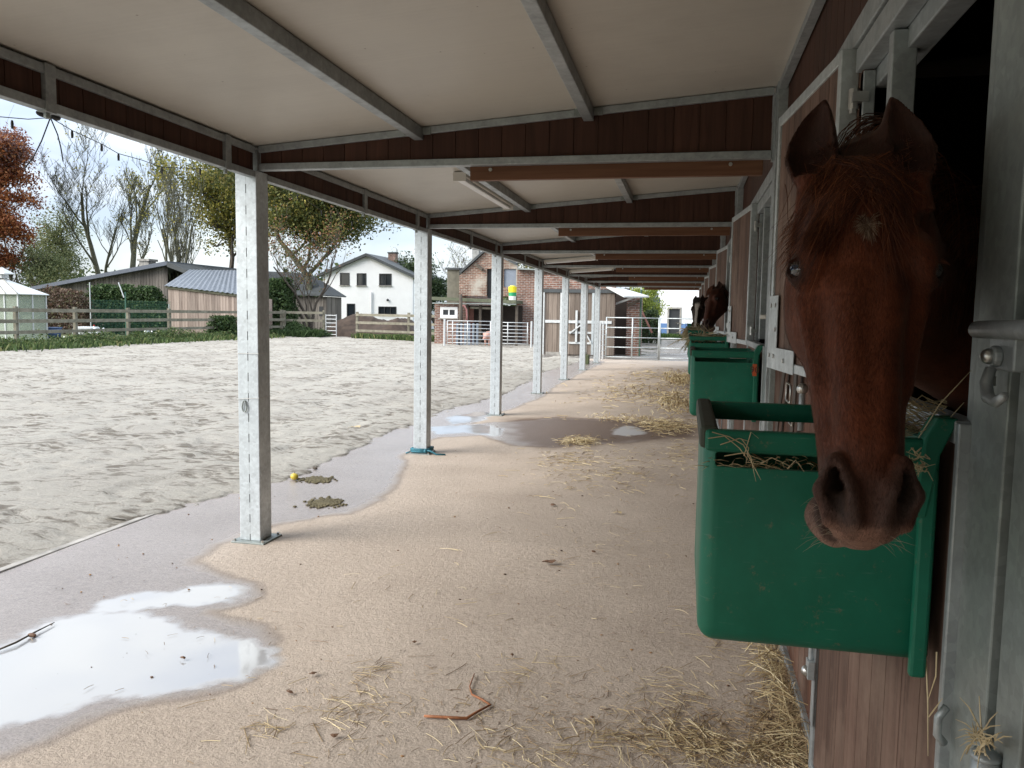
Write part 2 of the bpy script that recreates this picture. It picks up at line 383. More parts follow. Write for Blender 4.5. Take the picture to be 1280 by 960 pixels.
# sand arena --------------------------------------------------------
m, n, b = newmat('arena_sand'); c = coords(n); ah = nn(n, 'ShaderNodeAttribute', attribute_name='churn')
z1 = nn(n, 'ShaderNodeTexNoise', Scale=.35, Detail=6); z2 = nn(n, 'ShaderNodeTexNoise', Scale=8.5, Detail=9, Roughness=.68, Distortion=.5); z3 = nn(n, 'ShaderNodeTexNoise', Scale=70, Detail=6, Roughness=.75); z4 = nn(n, 'ShaderNodeTexNoise', Scale=1.1, Detail=5, Roughness=.6)
for z in (z1, z3, z4): n.links.new(c, z.inputs['Vector'])
mpz = n.nodes.new('ShaderNodeMapping'); mpz.inputs['Scale'].default_value = (.55, 1.0, 1); mpz.inputs['Rotation'].default_value = (0, 0, .12); n.links.new(c, mpz.inputs[0]); n.links.new(mpz.outputs[0], z2.inputs['Vector'])
base = ramp(n, [(.3, (.35, .325, .285)), (.7, (.44, .415, .365))], z1.outputs['Fac'])
col = mixc(n, 1.0, base.outputs[0], ramp(n, [(.3, .80), (.6, 1.06)], z3.outputs['Fac']).outputs[0], 'MULTIPLY')
mk = mathn(n, 'ADD', mathn(n, 'MULTIPLY', z2.outputs['Fac'], 1.0), mathn(n, 'MULTIPLY', z4.outputs['Fac'], .55))
col = mixc(n, ramp(n, [(.64, .95), (.70, .55), (.765, 0.0)], mk).outputs[0], col, (.15, .13, .105))
n.links.new(col, b.inputs['Base Color']); b.inputs['Roughness'].default_value = .9; b.inputs['Specular IOR Level'].default_value = .2
bump(n, mathn(n, 'ADD', z2.outputs['Fac'], mathn(n, 'MULTIPLY', z3.outputs['Fac'], .3)), b, .9, .07)
MT['sand'] = m
def rid(X, Y):
    wx = fbm(X*.9+4, Y*.9, 3)*1.6; 
    a = fbm(X*2.2+wx, Y*1.5+wx, 5, .6); return a
def sand_z(X, Y):
    a = rid(X, Y); h = sstep(.40, .58, a)*.03 + (fbm(X*5, Y*7, 3, .6)-.5)*.05*sstep(.62, .42, a) + (fbm(X*.5, Y*.5, 2)-.5)*.05
    e = sstep(EDGE+.1, EDGE-.5, X)
    return -.035 + h*(.15+.85*e)+.016+(1-e)*.012*sstep(.4, .65, fbm(X*2+7, Y*2, 3))
def f_churn(X, Y):
    a = rid(X, Y); return np.clip(sstep(.47, .36, a)*sstep(.42, .6, fbm(X*5+8, Y*5, 4, .65))*1.1, 0, .85)
xs = EDGE-graded(0, 21.2, .035, 1.0065, .25); ys = np.concatenate([[-3, -1], graded(1, 45, .04, 1.006, .3)])
sand = grid_mesh('sand_arena', xs[::-1].copy(), ys, sand_z, MT['sand'], dict(churn=f_churn)); tag(sand, kind='structure')
# thin sand drifted over the kerb of the arena
xs = np.arange(EDGE-.25, EDGE+.95, .03); ys = graded(5.0, 28, .04, 1.006, .2)
def drift_z(X, Y):
    w = (.05+.65*fbm(Y*.35+2, Y*0+3, 3))*sstep(4.9, 6.5, Y)+ (fbm(X*7, Y*7, 3)-.5)*.25
    return .010+.022*sstep(0, -.35, X-(EDGE+w)) + (fbm(X*9, Y*9, 3)-.5)*.02 - .05*sstep(-.02, .06, X-(EDGE+w))
dr = grid_mesh('sand_drift', xs, ys, drift_z, MT['sand'], dict(churn=lambda X, Y: f_churn(X, Y)*.6)); tag(dr, kind='structure')
MT['kerb'] = simple('pale_kerb_concrete', (.30, .285, .26), .85, 0, .4, 5, .5)
k = MB().box((EDGE-.03, -2, -.1), (EDGE+.025, 27, .007)).build('arena_kerb', MT['kerb'], bevel=.004); tag(k, kind='structure')

m, n, b = newmat('rough_grass_ground'); c = coords(n)
z1 = nn(n, 'ShaderNodeTexNoise', Scale=.6, Detail=9, Roughness=.65); n.links.new(c, z1.inputs['Vector'])
r = ramp(n, [(.35, (.05, .075, .025)), (.55, (.09, .10, .04)), (.7, (.13, .10, .06))], z1.outputs['Fac']); n.links.new(r.outputs[0], b.inputs['Base Color']); b.inputs['Roughness'].default_value = .95
bump(n, z1.outputs['Fac'], b, .6, .1); MT['ground'] = m
g = MB().add([(-600,-300,-.11),(600,-300,-.11),(600,900,-.11),(-600,900,-.11)], [(0,1,2,3)]).build('ground', m); tag(g, kind='structure')
# wet cobbled yard beyond the gate
m, n, b = newmat('wet_cobbles'); c = coords(n)
v = nn(n, 'ShaderNodeTexVoronoi', Scale=4.5); n.links.new(c, v.inputs['Vector'])
z1 = nn(n, 'ShaderNodeTexNoise', Scale=.9, Detail=8, Roughness=.7); n.links.new(c, z1.inputs['Vector'])
r = ramp(n, [(.3, (.07, .065, .06)), (.7, (.19, .17, .15))], z1.outputs['Fac']); n.links.new(r.outputs[0], b.inputs['Base Color'])
r2 = ramp(n, [(.42, .08), (.56, .75)], z1.outputs['Fac']); n.links.new(r2.outputs[0], b.inputs['Roughness'])
bump(n, mathn(n, 'ADD', v.outputs['Distance'], z1.outputs['Fac']), b, .35, .05); MT['yard'] = m
g = MB().add([(-5.2,28.2,-.004),(14,28.2,-.004),(14,57,-.004),(-5.2,57,-.004)], [(0,1,2,3)]).build('yard', m); tag(g, kind='structure')
g = MB().add([(-24,28,-.03),(-3.87,28,-.03),(-3.87,46,-.03),(-24,46,-.03)], [(0,1,2,3)]).build('yard', MT['sand']); g.location.z -= .03; tag(g, kind='structure')

# ================================================================== CANOPY
Y0, BAY, NB = 4.75, 3.5, 7
XP, XW, HP = -2.72, .50, 2.44
def zc(x): return 2.60+(x+2.71)*.0748
m, n, b = newmat('cream_sandwich_panel'); c = coords(n, scale=(1, 1, 1))
wv = nn(n, 'ShaderNodeTexNoise', Scale=1.0, Detail=3); mp = n.nodes.new('ShaderNodeMapping'); mp.inputs['Scale'].default_value = (.6, 55, 1); n.links.new(c, mp.inputs[0]); n.links.new(mp.outputs[0], wv.inputs['Vector'])
z1 = nn(n, 'ShaderNodeTexNoise', Scale=.8, Detail=8, Roughness=.7); n.links.new(c, z1.inputs['Vector'])
z2 = nn(n, 'ShaderNodeTexVoronoi', Scale=7.5); n.links.new(c, z2.inputs['Vector'])
col = mixc(n, 1.0, ramp(n, [(.3, (.43, .405, .36)), (.55, (.51, .485, .43)), (.75, (.54, .515, .45))], z1.outputs['Fac']).outputs[0], ramp(n, [(.3, .97), (.7, 1.02)], wv.outputs['Fac']).outputs[0], 'MULTIPLY')
col = mixc(n, ramp(n, [(.028, .8), (.045, 0.0)], z2.outputs['Distance']).outputs[0], col, (.16, .12, .09))
n.links.new(col, b.inputs['Base Color']); b.inputs['Roughness'].default_value = .42; b.inputs['Specular IOR Level'].default_value = .4
bump(n, wv.outputs['Fac'], b, .12, .004); MT['panel'] = m
YA, YB = -9.0, Y0+BAY*(NB-1)+.25  # roof lengthened out of view behind the camera, to block light from there
roof = thing('canopy_roof', 'cream panelled lean-to roof with steel purlins over the stable walkway', 'roof', (XP, Y0, zc(XP)))
mb = MB()
mb.add([(-2.98, YA, zc(-2.98)), (XW, YA, zc(XW)), (XW, YB, zc(XW)), (-2.98, YB, zc(-2.98))]+[(-2.98, YA, zc(-2.98)+.06), (XW, YA, zc(XW)+.06), (XW, YB, zc(XW)+.06), (-2.98, YB, zc(-2.98)+.06)],
       [(0,3,2,1),(4,5,6,7),(0,1,5,4),(1,2,6,5),(2,3,7,6),(3,0,4,7)])
mb.build('ceiling_panel', MT['panel'], roof)
for x in (-1.646, -.598):
    MB().box((x-.03, YA, zc(x)-.075), (x+.03, YB, zc(x)-.003)).build('purlin', MT['galv'], roof, bevel=.004)
MB().box((XW-.045, YA, zc(XW)-.045), (XW-.005, YB, zc(XW)-.005)).build('wall_angle', MT['galv'], roof)
MB().box((-2.93, YA, 2.585), (-2.86, YB, 2.60)).box((-2.86, YA, 2.50), (-2.80, YB, 2.605)).build('eave_purlin', MT['galv_dark'], roof)  # eave purlin's shade is put into a darker steel colour
MB().box((-3.09, YA, 2.50), (-2.985, YB, 2.512)).box((-3.10, YA, 2.50), (-3.09, YB, 2.60)).build('gutter', MT['galv_dark'], roof)

def planks_x(mb, x0, x1, y, th, z0, zf, w=.135, gap=.004):   # vertical boards in a wall facing Y
    mb.prism([(x0+.004, y+th*.45, z0+.002), (x1-.004, y+th*.45, z0+.002), (x1-.004, y+th*.45, zf(x1)-.004), (x0+.004, y+th*.45, zf(x0)-.004)], (0, th*.3, 0))
    x = x0
    while x < x1-.01:
        xe = min(x+w, x1); a, b2 = x+gap/2, xe-gap/2
        mb.add([(a,y,z0),(b2,y,z0),(b2,y+th,z0),(a,y+th,z0),(a,y,zf(a)),(b2,y,zf(b2)),(b2,y+th,zf(b2)),(a,y+th,zf(a))],
               [(0,3,2,1),(4,5,6,7),(0,1,5,4),(1,2,6,5),(2,3,7,6),(3,0,4,7)]); x = xe
def planks_y(mb, y0, y1, x, th, z0, z1, w=.135, gap=.005):   # vertical boards in a wall facing X
    mb.box((x+th*.4, y0+.004, z0+.002), (x+th*.7, y1-.004, z1-.002))
    y = y0
    while y < y1-.01:
        ye = min(y+w, y1); mb.box((x, y+gap/2, z0), (x+th, ye-gap/2, z1)); y = ye
ORD = ['nearest', 'second', 'third', 'fourth', 'fifth', 'sixth', 'seventh']
# posts: galvanised box sections with a seam of punched slots down the middle of the front face
m = galv('slotted_post_steel', (.55, .60, .63), .40, .42); n = m.node_tree; b = n.nodes['Principled BSDF']
t_ = n.nodes.new('ShaderNodeTexCoord'); sx_ = n.nodes.new('ShaderNodeSeparateXYZ'); n.links.new(t_.outputs['Object'], sx_.inputs[0])
slot = mathn(n, 'MULTIPLY', mathn(n, 'LESS_THAN', mathn(n, 'ABSOLUTE', sx_.outputs[0], 0.0), .0030), mathn(n, 'LESS_THAN', mathn(n, 'FRACT', mathn(n, 'DIVIDE', sx_.outputs[2], .135), 0.0), .42))
slot = mathn(n, 'MULTIPLY', slot, mathn(n, 'LESS_THAN', sx_.outputs[1], -.06))
seam = mathn(n, 'MULTIPLY', mathn(n, 'LESS_THAN', mathn(n, 'ABSOLUTE', sx_.outputs[0], 0.0), .0014), .35)
old = b.inputs['Base Color'].links[0].from_socket
n.links.new(mixc(n, mathn(n, 'MAXIMUM', slot, seam), old, (.03, .03, .032)), b.inputs['Base Color']); MT['post'] = m
def make_post():
    y = Y0
    t = thing('roof_post', 'nearest square galvanised roof post, with white twine and a snap hook tied round it', 'post', (XP-.075, y+.075, 0), 'galvanised posts along the arena side')
    mb = MB()
    mb.box((XP-.15, y, .012), (XP, y+.15, HP-.002)); mb.build('shaft', MT['post'], t, bevel=.005)
    MB().box((XP-.19, y-.05, -.004), (XP+.05, y+.20, .012)).build('base_plate', MT['galv_dark'], t, bevel=.003)
    for dx, dy in ((-.17, -.03), (.03, -.03), (.03, .18)):
        MB().tube([(XP+dx, y+dy, .01), (XP+dx, y+dy, .028)], .009, 6).build('anchor_bolt', MT['steel'], t)
    return t
post0 = make_post()
posts = [post0]
for i in range(1, NB):
    p = copy_tree(post0); p.location.y += BAY*i; posts.append(p)
    p['label'] = [None, 'second galvanised roof post, with blue rope tied round its foot', 'third galvanised roof post, its foot at the far edge of the brown puddle', 'fourth galvanised roof post, in front of the brick wall', 'fifth galvanised roof post, in front of the plank barn doors', 'sixth galvanised roof post, in front of the white braced barn door', 'seventh and farthest galvanised roof post, beside the white gate'][i]
# twine and snap hook on the nearest post, rope on the second: tied things of their own
MT['twine'] = simple('white_twine', (.6, .6, .58), .8, 0, .1)
a = .079
def ring(mb, z, r, sag=.0):
    c = Vector((XP-.075, Y0+.075, z)); q = [(-a,-a),(a,-a),(a,a),(-a,a),(-a,-a)]
    mb.tube([(c.x+x, c.y+y, c.z+(sag if x > 0 else 0)) for x, y in q], r, 5)
mb = MB(); ring(mb, 1.262, .0018, .0); up_ = mb.build('twine', MT['twine'], loc=(XP-.075, Y0, 1.1)); tag(up_, 'upper loop of white twine tied round the nearest steel post', 'twine')
mb = MB(); ring(mb, .96, .0018, .012)
tw = mb.build('twine', MT['twine'], loc=(XP-.075, Y0, 1.1)); tag(tw, 'lower loop of white twine round the nearest steel post, at the snap hook', 'twine')
mb = MB(); cx, cz = XP-.10, .915
mb.tube([(cx+.017*math.cos(t)*(1 if math.sin(t) < 0 else .75), Y0-.009, cz+.038*math.sin(t)) for t in np.linspace(1.6, 1.6+2*math.pi, 20)], .0042, 6)
sh = mb.build('snap_hook', MT['galv_dark'], smooth=True, loc=(cx, Y0, cz)); tag(sh, 'small oval snap hook hanging from the twine on the nearest post', 'hook')
MT['rope'] = simple('blue_rope', (.03, .15, .20), .7, 0, .25, 30)
mb = MB(); c = Vector((XP-.075, Y0+BAY+.075, .03)); a = .095
for dz in (0, .016, .028):
    mb.tube([(c.x+x*(1+dz), c.y+y, c.z+dz) for x, y in ((-a,-a),(0,-a-.01),(a,-a),(a,a),(-a,a),(-a,-a))], .010, 6)
mb.tube([(c.x+a-.01, c.y-a-.01, .045), (c.x+a+.03, c.y-a-.02, .05), (c.x+a+.10, c.y-a-.01, .014), (c.x+a+.20, c.y-a+.01, .012)], .010, 6)
mb.tube([(c.x-a, c.y-a, .03), (c.x-a-.05, c.y-a-.03, .012)], .009, 6); mb.ball((c.x+a-.02, c.y-a-.02, .045), .020)
rp_ = mb.build('rope', MT['rope'], smooth=True, loc=tuple(c)); tag(rp_, 'turquoise blue rope tied round the foot of the second post', 'rope')

# cross beams ------------------------------------------------------
def make_beam():
    y = Y0
    t = thing('cross_beam', 'nearest steel framed cross beam with dark brown boards, above the nearest post', 'beam', (XP, y+.06, HP), 'board filled cross beams under the canopy')
    MB().box((XP, y+.03, HP+.003), (XW-.062, y+.09, HP+.045)).build('bottom_chord', MT['galv'], t, bevel=.003)
    mb = MB(); p = (XP+.0, y+.06, zc(XP)-.025); q = (XW-.062, y+.06, zc(XW-.062)-.025); mb.bar(p, q, .06, .042); mb.build('top_chord', MT['galv'], t, bevel=.003)
    MB().box((XP-.06, y+.02, HP+.002), (XP-.002, y+.10, zc(XP)-.03)).build('end_upright', MT['galv'], t)
    MB().box((XW-.06, y+.025, HP-.01), (XW-.006, y+.095, zc(XW)-.05)).build('end_upright', MT['galv'], t)
    mb = MB(); planks_x(mb, XP+.005, XW-.065, y+.05, .02, HP+.04, lambda x: zc(x)-.04, .145); mb.build('boards', MT['plank_beam'], t)
    for x in (-1.646, -.598):
        mb = MB(); mb.box((x-.085, y+.024, zc(x)-.048), (x-.035, y+.03, zc(x)-.004)).box((x+.035, y+.024, zc(x)-.048), (x+.085, y+.03, zc(x)-.004)); mb.tube([(x+.06, y+.02, zc(x)-.026), (x+.06, y+.03, zc(x)-.026)], .011, 6)
        mb.build('purlin_bracket', MT['galv_dark'], t)
    return t
def make_batten():
    y = Y0+.10
    t = thing('batten', 'nearest orange brown timber batten, bolted behind the nearest cross beam', 'batten', (-.47, y, 2.41), 'orange brown battens behind the cross beams')
    MB().box((-1.33, y, 2.362), (.40, y+.045, 2.452)).build('timber', MT['batten'], t, bevel=.004)
    for x in (-1.20, .22): MB().tube([(x, y-.008, 2.425), (x, y+.002, 2.425)], .011, 8).build('bolt', MT['steel'], t)
    return t
beam0 = make_beam(); bat0 = make_batten()
for i in range(1, NB):
    p = copy_tree(beam0); p.location.y += BAY*i; p['label'] = ORD[i]+' steel framed cross beam with brown boards, above the '+ORD[i]+' post'
    p = copy_tree(bat0); p.location.y += BAY*i; p['label'] = ORD[i]+' orange brown timber batten, bolted behind the '+ORD[i]+' cross beam'
# fascia between the posts
def make_fascia():
    y0, y1 = Y0-BAY+.13, Y0-.005
    t = thing('fascia', 'nearest brown board fascia in a steel frame, before the nearest post', 'fascia', (XP, y0, 2.40), 'board fascias along the eave')
    MB().box((XP-.05, y0, 2.392), (XP, y1, 2.432)).build('bottom_rail', MT['galv'], t, bevel=.003)
    MB().box((XP-.05, y0, 2.545), (XP, y1, 2.585)).build('top_rail', MT['galv'], t, bevel=.003)
    mb = MB(); planks_y(mb, y0, y1, XP-.035, .018, 2.425, 2.55, .145); mb.build('boards', MT['plank_beam'], t)
    for s in (3.05, 4.43):
        st = MB().box((XP-.045, s-.03, 2.385), (XP+.006, s+.03, 2.59)).build('stud', MT['galv'], t, bevel=.003)
        MB().tube([(XP-.02, s, 2.388), (XP-.02, s, 2.362)], .014, 6).build('stud_bolt', MT['galv_dark'], st)
    return t
fa = make_fascia()
for i in range(1, NB):
    p = copy_tree(fa); p.location.y += BAY*i; p['label'] = 'brown board fascia in a steel frame between the '+ORD[i-1]+' and '+ORD[i]+' posts'
# ceiling lights
MT['lamp'] = simple('lamp_housing', (.62, .60, .55), .4, 0, .06, 3, 0)
def make_light(label, c, along, ln):
    t = thing('ceiling_light', label, 'light', c, 'unlit tube lights under the canopy'); x, y, z = c
    d = Vector((0, 1, 0)) if along == 'Y' else Vector((1, 0, .0748)).normalized(); p = Vector(c)
    MB().bar(p-d*ln/2, p+d*ln/2, .10, .045).build('housing', MT['lamp'], t, bevel=.008)
    MB().bar(p-d*(ln/2-.02)-Vector((0,0,.035)), p+d*(ln/2-.02)-Vector((0,0,.035)), .07, .03).build('diffuser', MT['white'], t, bevel=.01)
    for s in (-1, 1): MB().bar(p+d*(ln/2-.002)*s-Vector((0,0,.02)), p+d*(ln/2+.012)*s-Vector((0,0,.02)), .105, .07).build('end_cap', MT['lamp'], t)
make_light('long unlit tube light on the ceiling between the nearest and second cross beams', (-1.79, 7.1, zc(-1.79)-.025), 'Y', 1.75)
make_light('unlit tube light set across the ceiling behind the third cross beam', (-2.1, 14.7, zc(-2.1)-.09), 'X', .95)
make_light('unlit tube light set across the ceiling behind the fourth cross beam', (-2.1, 18.0, zc(-2.1)-.09), 'X', .95)
# string of lights
MT['cable'] = simple('black_cable', (.025, .028, .03), .5, 0, .1)
xs_ = XP-.05
sp_ = [(-40, 150), (0, 146), (35, 149), (63, 147), (90, 163), (127, 180), (148, 192), (177, 200), (202, 209), (250, 211), (283, 209)]
P = [atX(x, y, xs_) for x, y in sp_]
t = thing('string_light', 'black cable with small bulb sockets strung under the eave before the nearest post', 'string light', tuple(P[3]))
MB().tube(P, .0019, 5).build('cable', MT['cable'], t)
MB().tube([P[3], atX(52, 176, xs_), atX(42, 196, xs_), atX(31, 210, xs_)], .003, 5).build('loose_end', MT['cable'], t)
MB().tube([P[3], atX(72, 168, xs_), atX(76, 184, xs_), atX(79, 202, xs_)], .003, 5).build('loose_end', MT['cable'], t)
MB().ball(tuple(P[3]+Vector((0, .03, .01))), (.014, .028, .016)).ball(tuple(P[3]+Vector((0, -.05, .005))), (.012, .03, .014)).build('clamp', MT['cable'], t, True)
for q in (P[2]-Vector((0,.2,0)), P[1]-Vector((0, -.06, 0)), P[4], P[5], P[6], P[8], P[9]):
    MB().tube([q, q-Vector((0, 0, .012)), q-Vector((0, 0, .034))], [.004, .006, .005], 8).build('bulb_socket', MT['cable'], t)
sp2_ = [(285, 208), (340, 240), (380, 262), (440, 280), (500, 290), (528, 288)]
P = [atX(x, y, xs_) for x, y in [(345, 214), (372, 243), (402, 263), (440, 277), (480, 284), (519, 284)]]
t = thing('string_light', 'black cable with small bulb sockets strung between the nearest and second posts', 'string light', tuple(P[2]))
MB().tube(P, .0019, 5).build('cable', MT['cable'], t)
for q in P[1:-1]: MB().tube([q, q-Vector((0, 0, .012)), q-Vector((0, 0, .034))], [.004, .006, .005], 8).build('bulb_socket', MT['cable'], t)
t = thing('downpipe', 'white round downpipe standing beside the farthest post', 'pipe', (XP-.35, 25.2, 0))
MB().tube([(XP-.34, 25.0, 2.5), (XP-.34, 25.0, .25)], .06, 12).build('pipe', MT['white'], t, True)
MB().box((XP-.48, 24.88, -.02), (XP-.20, 25.14, .30)).build('foot_block', simple('mossy_block', (.07, .085, .04), .9), t, bevel=.02)

# ================================================================== STABLE WALL (one per bay)
YS = lambda x, X=.47: atX(x, 900, X).y
def make_wall():
    t = thing('stable_wall', 'nearest stall front: brown vertical planks in a galvanised frame, around the chestnut horse', 'wall', (XW, 1.25, 0), 'stall fronts along the walkway')
    mb = MB(); planks_y(mb, 2.66, 4.69, XW, .03, .05, 2.38, .14); planks_y(mb, 4.83, YS(1277)+3.5, XW, .03, .05, 2.38, .14)
    mb.build('planks', MT['plank_wall'], t)
    mb = MB(); planks_y(mb, 1.25, 4.70, XW+.004, .03, 2.46, zc(XW)-.01, .14); mb.build('upper_planks', MT['plank_beam'], t)
    MB().box((XW-.022, 1.30, 2.385), (XW+.04, 4.69, 2.462)).build('header_rail', MT['galv'], t, bevel=.004)
    MB().box((XW-.016, 1.45, 2.303), (XW+.035, 2.70, 2.375)).box((XW+.036, 1.50, 2.25), (XW+.10, 2.68, 2.37)).build('door_head', MT['galv'], t, bevel=.004)
    MB().box((XW-.02, 2.75, .0), (XW+.03, 4.69, .055)).build('bottom_rail', MT['galv'], t, bevel=.004)
    MB().box((XW-.05, 4.695, .0), (XW+.04, 4.83, 2.84)).build('wall_post', MT['galv'], t, bevel=.004)
    # near jamb: stepped galvanised sections
    y1, y2, y3, y4, y5, y6 = YS(1172), YS(1190), YS(1231), YS(1236), YS(1256), YS(1277)
    mb = MB(); mb.prism([(.47, y2, 0), (.47, y3, 0), (.53, y3, 0), (.53, y1, 0), (.485, y1, 0)], (0, 0, 2.30)); mb.build('jamb_channel', MT['galv_dark'], t, bevel=.003)
    MB().box((.478, y5+.003, 0), (.53, y4, 2.38)).box((.470, y6, 0), (.53, y5, 2.38)).build('jamb_stile', MT['galv_dark'], t, bevel=.003)
    MB().box((.515, y4-.001, 0), (.52, y3+.002, 2.38)).build('jamb_gap_shade', MT['black'], t)  # black strip set in the slot, standing in for its shade
    MB().box((.50, 2.30, 1.40), (.56, 2.345, 2.30)).build('swing_bar', MT['galv'], t, bevel=.003)
    MB().box((.50, 2.655, 0.0), (.535, 2.70, 2.30)).build('jamb_stile', MT['galv'], t, bevel=.003)
    return t
def make_halfdoor():
    y1 = YS(1170, .455)-.01; y2 = 2.71
    t = thing('half_door', 'lower stable door of weathered brown planks behind the nearest green trough', 'door', (.46, y2, .06), 'lower stable doors')
    mb = MB(); planks_y(mb, y1+.0, y2-.035, .459, .03, .09, 1.34, .125, .004); mb.build('boards', MT['plank_door'], t)
    MB().box((.45, y2-.04, .06), (.497, y2, 1.38)).box((.452, y1-.02, .06), (.497, y1-.002, 1.38)).box((.452, y1, .045), (.497, y2-.042, .088)).box((.452, y1, 1.342), (.497, y2-.042, 1.382)).build('frame', MT['galv'], t, bevel=.003)
    MB().prism([(.447, y2-.002, .22), (.447, y2-.05, .22), (.447, y2-.05, .58), (.447, y2-.02, .66), (.447, y2-.002, .66)], (.003, 0, 0)).build('gusset_plate', MT['galv'], t)
    la = MB().box((.425, y2-.055, .38), (.447, y2-.01, .44)).tube([(.436, y2-.03, .44), (.436, y2-.03, .62)], .008, 8).build('latch', MT['galv'], t, bevel=.002)
    MB().ball((.425, y2-.03, .40), .018).build('latch_knob', MT['steel'], la, True)
    return t
def make_leaf():
    a = Vector((.445, 2.72, 0)); b2 = Vector((.352, 3.60, 0)); d = (b2-a).normalized(); nn_ = Vector((d.y, -d.x, 0))  # into the wall
    if nn_.x < 0: nn_ = -nn_
    ln = (b2-a).length; z0, z1 = 1.342, 2.385
    t = thing('upper_door', 'nearest open upper stable door, brown planks in a galvanised frame beside the chestnut horse', 'door', tuple(a+Vector((0, 0, z0))), 'upper stable doors folded open')
    def P(s, o, z): q = a+d*s+nn_*o; return (q.x, q.y, z)
    def bx(mb, s0, s1, o0, o1, za, zb):
        mb.add([P(s0,o0,za),P(s0,o1,za),P(s1,o1,za),P(s1,o0,za),P(s0,o0,zb),P(s0,o1,zb),P(s1,o1,zb),P(s1,o0,zb)],
               [(0,3,2,1),(4,5,6,7),(0,1,5,4),(1,2,6,5),(2,3,7,6),(3,0,4,7)])
    mb = MB(); s = .036
    while s < ln-.04: e = min(s+.12, ln-.036); bx(mb, s+.002, e-.002, .008, .035, z0+.03, z1-.03); s = e
    mb.build('boards', MT['plank_door'], t)
    mb = MB(); bx(mb, 0, .036, 0, .055, z0, z1); bx(mb, ln-.03, ln, 0, .05, z0, z1); bx(mb, .037, ln-.031, 0, .05, z1-.04, z1-.001); bx(mb, .037, ln-.031, 0, .05, z0+.001, z0+.036)
    mb.build('frame', MT['galv_post'], t, bevel=.003)
    mb = MB(); bx(mb, ln-.16, ln+.004, -.004, -.001, z0-.004, z0+.30); bx(mb, ln-.46, ln-.161, -.004, -.001, z0-.004, z0+.085)
    pl = mb.build('corner_plate', MT['galv_post'], t)
    for s_, z_ in ((ln-.04, z0+.26), (ln-.12, z0+.26), (ln-.04, z0+.05), (ln-.12, z0+.05), (ln-.13, z0+.16), (ln-.3, z0+.04)):
        MB().tube([P(s_, -.004, z_), P(s_, -.009, z_)], .009, 8).build('screw_head', MT['steel'], pl)
    mb = MB(); mb.tube([P(-.045, .03, 2.19), P(-.045, .03, 2.25)], .016, 10).box((.47, 2.64, 2.205), (.515, 2.70, 2.235)).tube([P(-.045,.03,2.178), P(-.045,.03,2.19)], .012, 6); mb.build('hinge', MT['steel'], t); mb = MB()
    mb.tube([P(-.045, .03, 1.42), P(-.045, .03, 1.48)], .016, 10).box((.47, 2.64, 1.435), (.515, 2.70, 1.465))
    mb.build('hinge', MT['steel'], t)
    return t
wall0, hd0, lf0 = make_wall(), make_halfdoor(), make_leaf()
for i in range(1, NB):
    far = ORD[i]
    p = copy_tree(wall0); p.location.y += BAY*i; p['label'] = far+' stall front counted from the camera: brown planks in a galvanised frame'
    p = copy_tree(hd0); p.location.y += BAY*i; p['label'] = 'lower stable door of brown planks behind the '+far+' green trough'
    p = copy_tree(lf0); p.location.y += BAY*i; p['label'] = far+' open upper stable door from the camera, brown planks in a galvanised frame'
# plank wall beside the camera; unseen length behind added to block light
mb = MB(); planks_y(mb, -9.0, YS(1277), XW, .03, .02, zc(XW)-.01, .14)
t = thing('plank_wall', 'brown plank wall beside the camera at the right edge of the photo', 'wall', (XW, 0, 0)); mb.build('planks', MT['plank_door'], t)
# inside of the stalls: dark timber box
t = thing('stable_building', 'dark timber inside of the stalls seen through the open upper doors', 'building', (2.5, 14, 0))
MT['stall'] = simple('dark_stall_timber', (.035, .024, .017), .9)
mb = MB()
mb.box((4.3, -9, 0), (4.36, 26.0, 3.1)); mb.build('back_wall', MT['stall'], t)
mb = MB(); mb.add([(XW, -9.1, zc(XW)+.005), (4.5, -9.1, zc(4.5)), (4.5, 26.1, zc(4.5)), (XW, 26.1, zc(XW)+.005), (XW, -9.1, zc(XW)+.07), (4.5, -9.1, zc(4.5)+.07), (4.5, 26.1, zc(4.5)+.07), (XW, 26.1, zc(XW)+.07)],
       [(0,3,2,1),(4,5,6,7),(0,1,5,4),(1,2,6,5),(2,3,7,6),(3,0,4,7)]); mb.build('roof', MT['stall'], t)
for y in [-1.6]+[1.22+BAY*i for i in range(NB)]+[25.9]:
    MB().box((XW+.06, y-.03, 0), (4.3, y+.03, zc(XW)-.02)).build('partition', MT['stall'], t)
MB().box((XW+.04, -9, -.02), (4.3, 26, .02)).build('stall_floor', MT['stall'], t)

# latch parts near the camera ----------------------------------------
p1 = atX(1222, 412, .44); p2 = atX(1310, 412, .44)
t = thing('door_bolt', 'thick round galvanised bolt with eye bolt and hook on the near door frame', 'door bolt', tuple(p1))
MB().tube([p1+Vector((0, .008, 0)), p1+Vector((0, .002, 0)), p1, p2, p2-Vector((0, .3, 0))], [.004, .0105, .0135, .0135, .0135], 16).build('rod', MT['galv'], t, True)
q = atX(1259, 446, .462)
mb = MB().box((.452, q.y-.05, q.z-.02), (.470, q.y+.045, q.z+.03)); mb.tube([(.452, q.y, q.z), (.440, q.y, q.z)], .016, 16); mb.build('plate', MT['galv'], t, bevel=.003)
MB().tube([(.442, q.y, q.z), (.436, q.y, q.z), (.430, q.y, q.z), (.426, q.y, q.z)], [.011, .012, .009, .003], 14).build('bolt_head', MT['steel'], t, True)
MB().tube([(.448, q.y+.025, q.z-.03), (.448, q.y+.025, q.z-.045)], .010, 10).tube([(.448, q.y+.025, q.z-.045), (.448, q.y+.025, q.z-.052)], .007, 8).build('nut', MT['steel'], t)
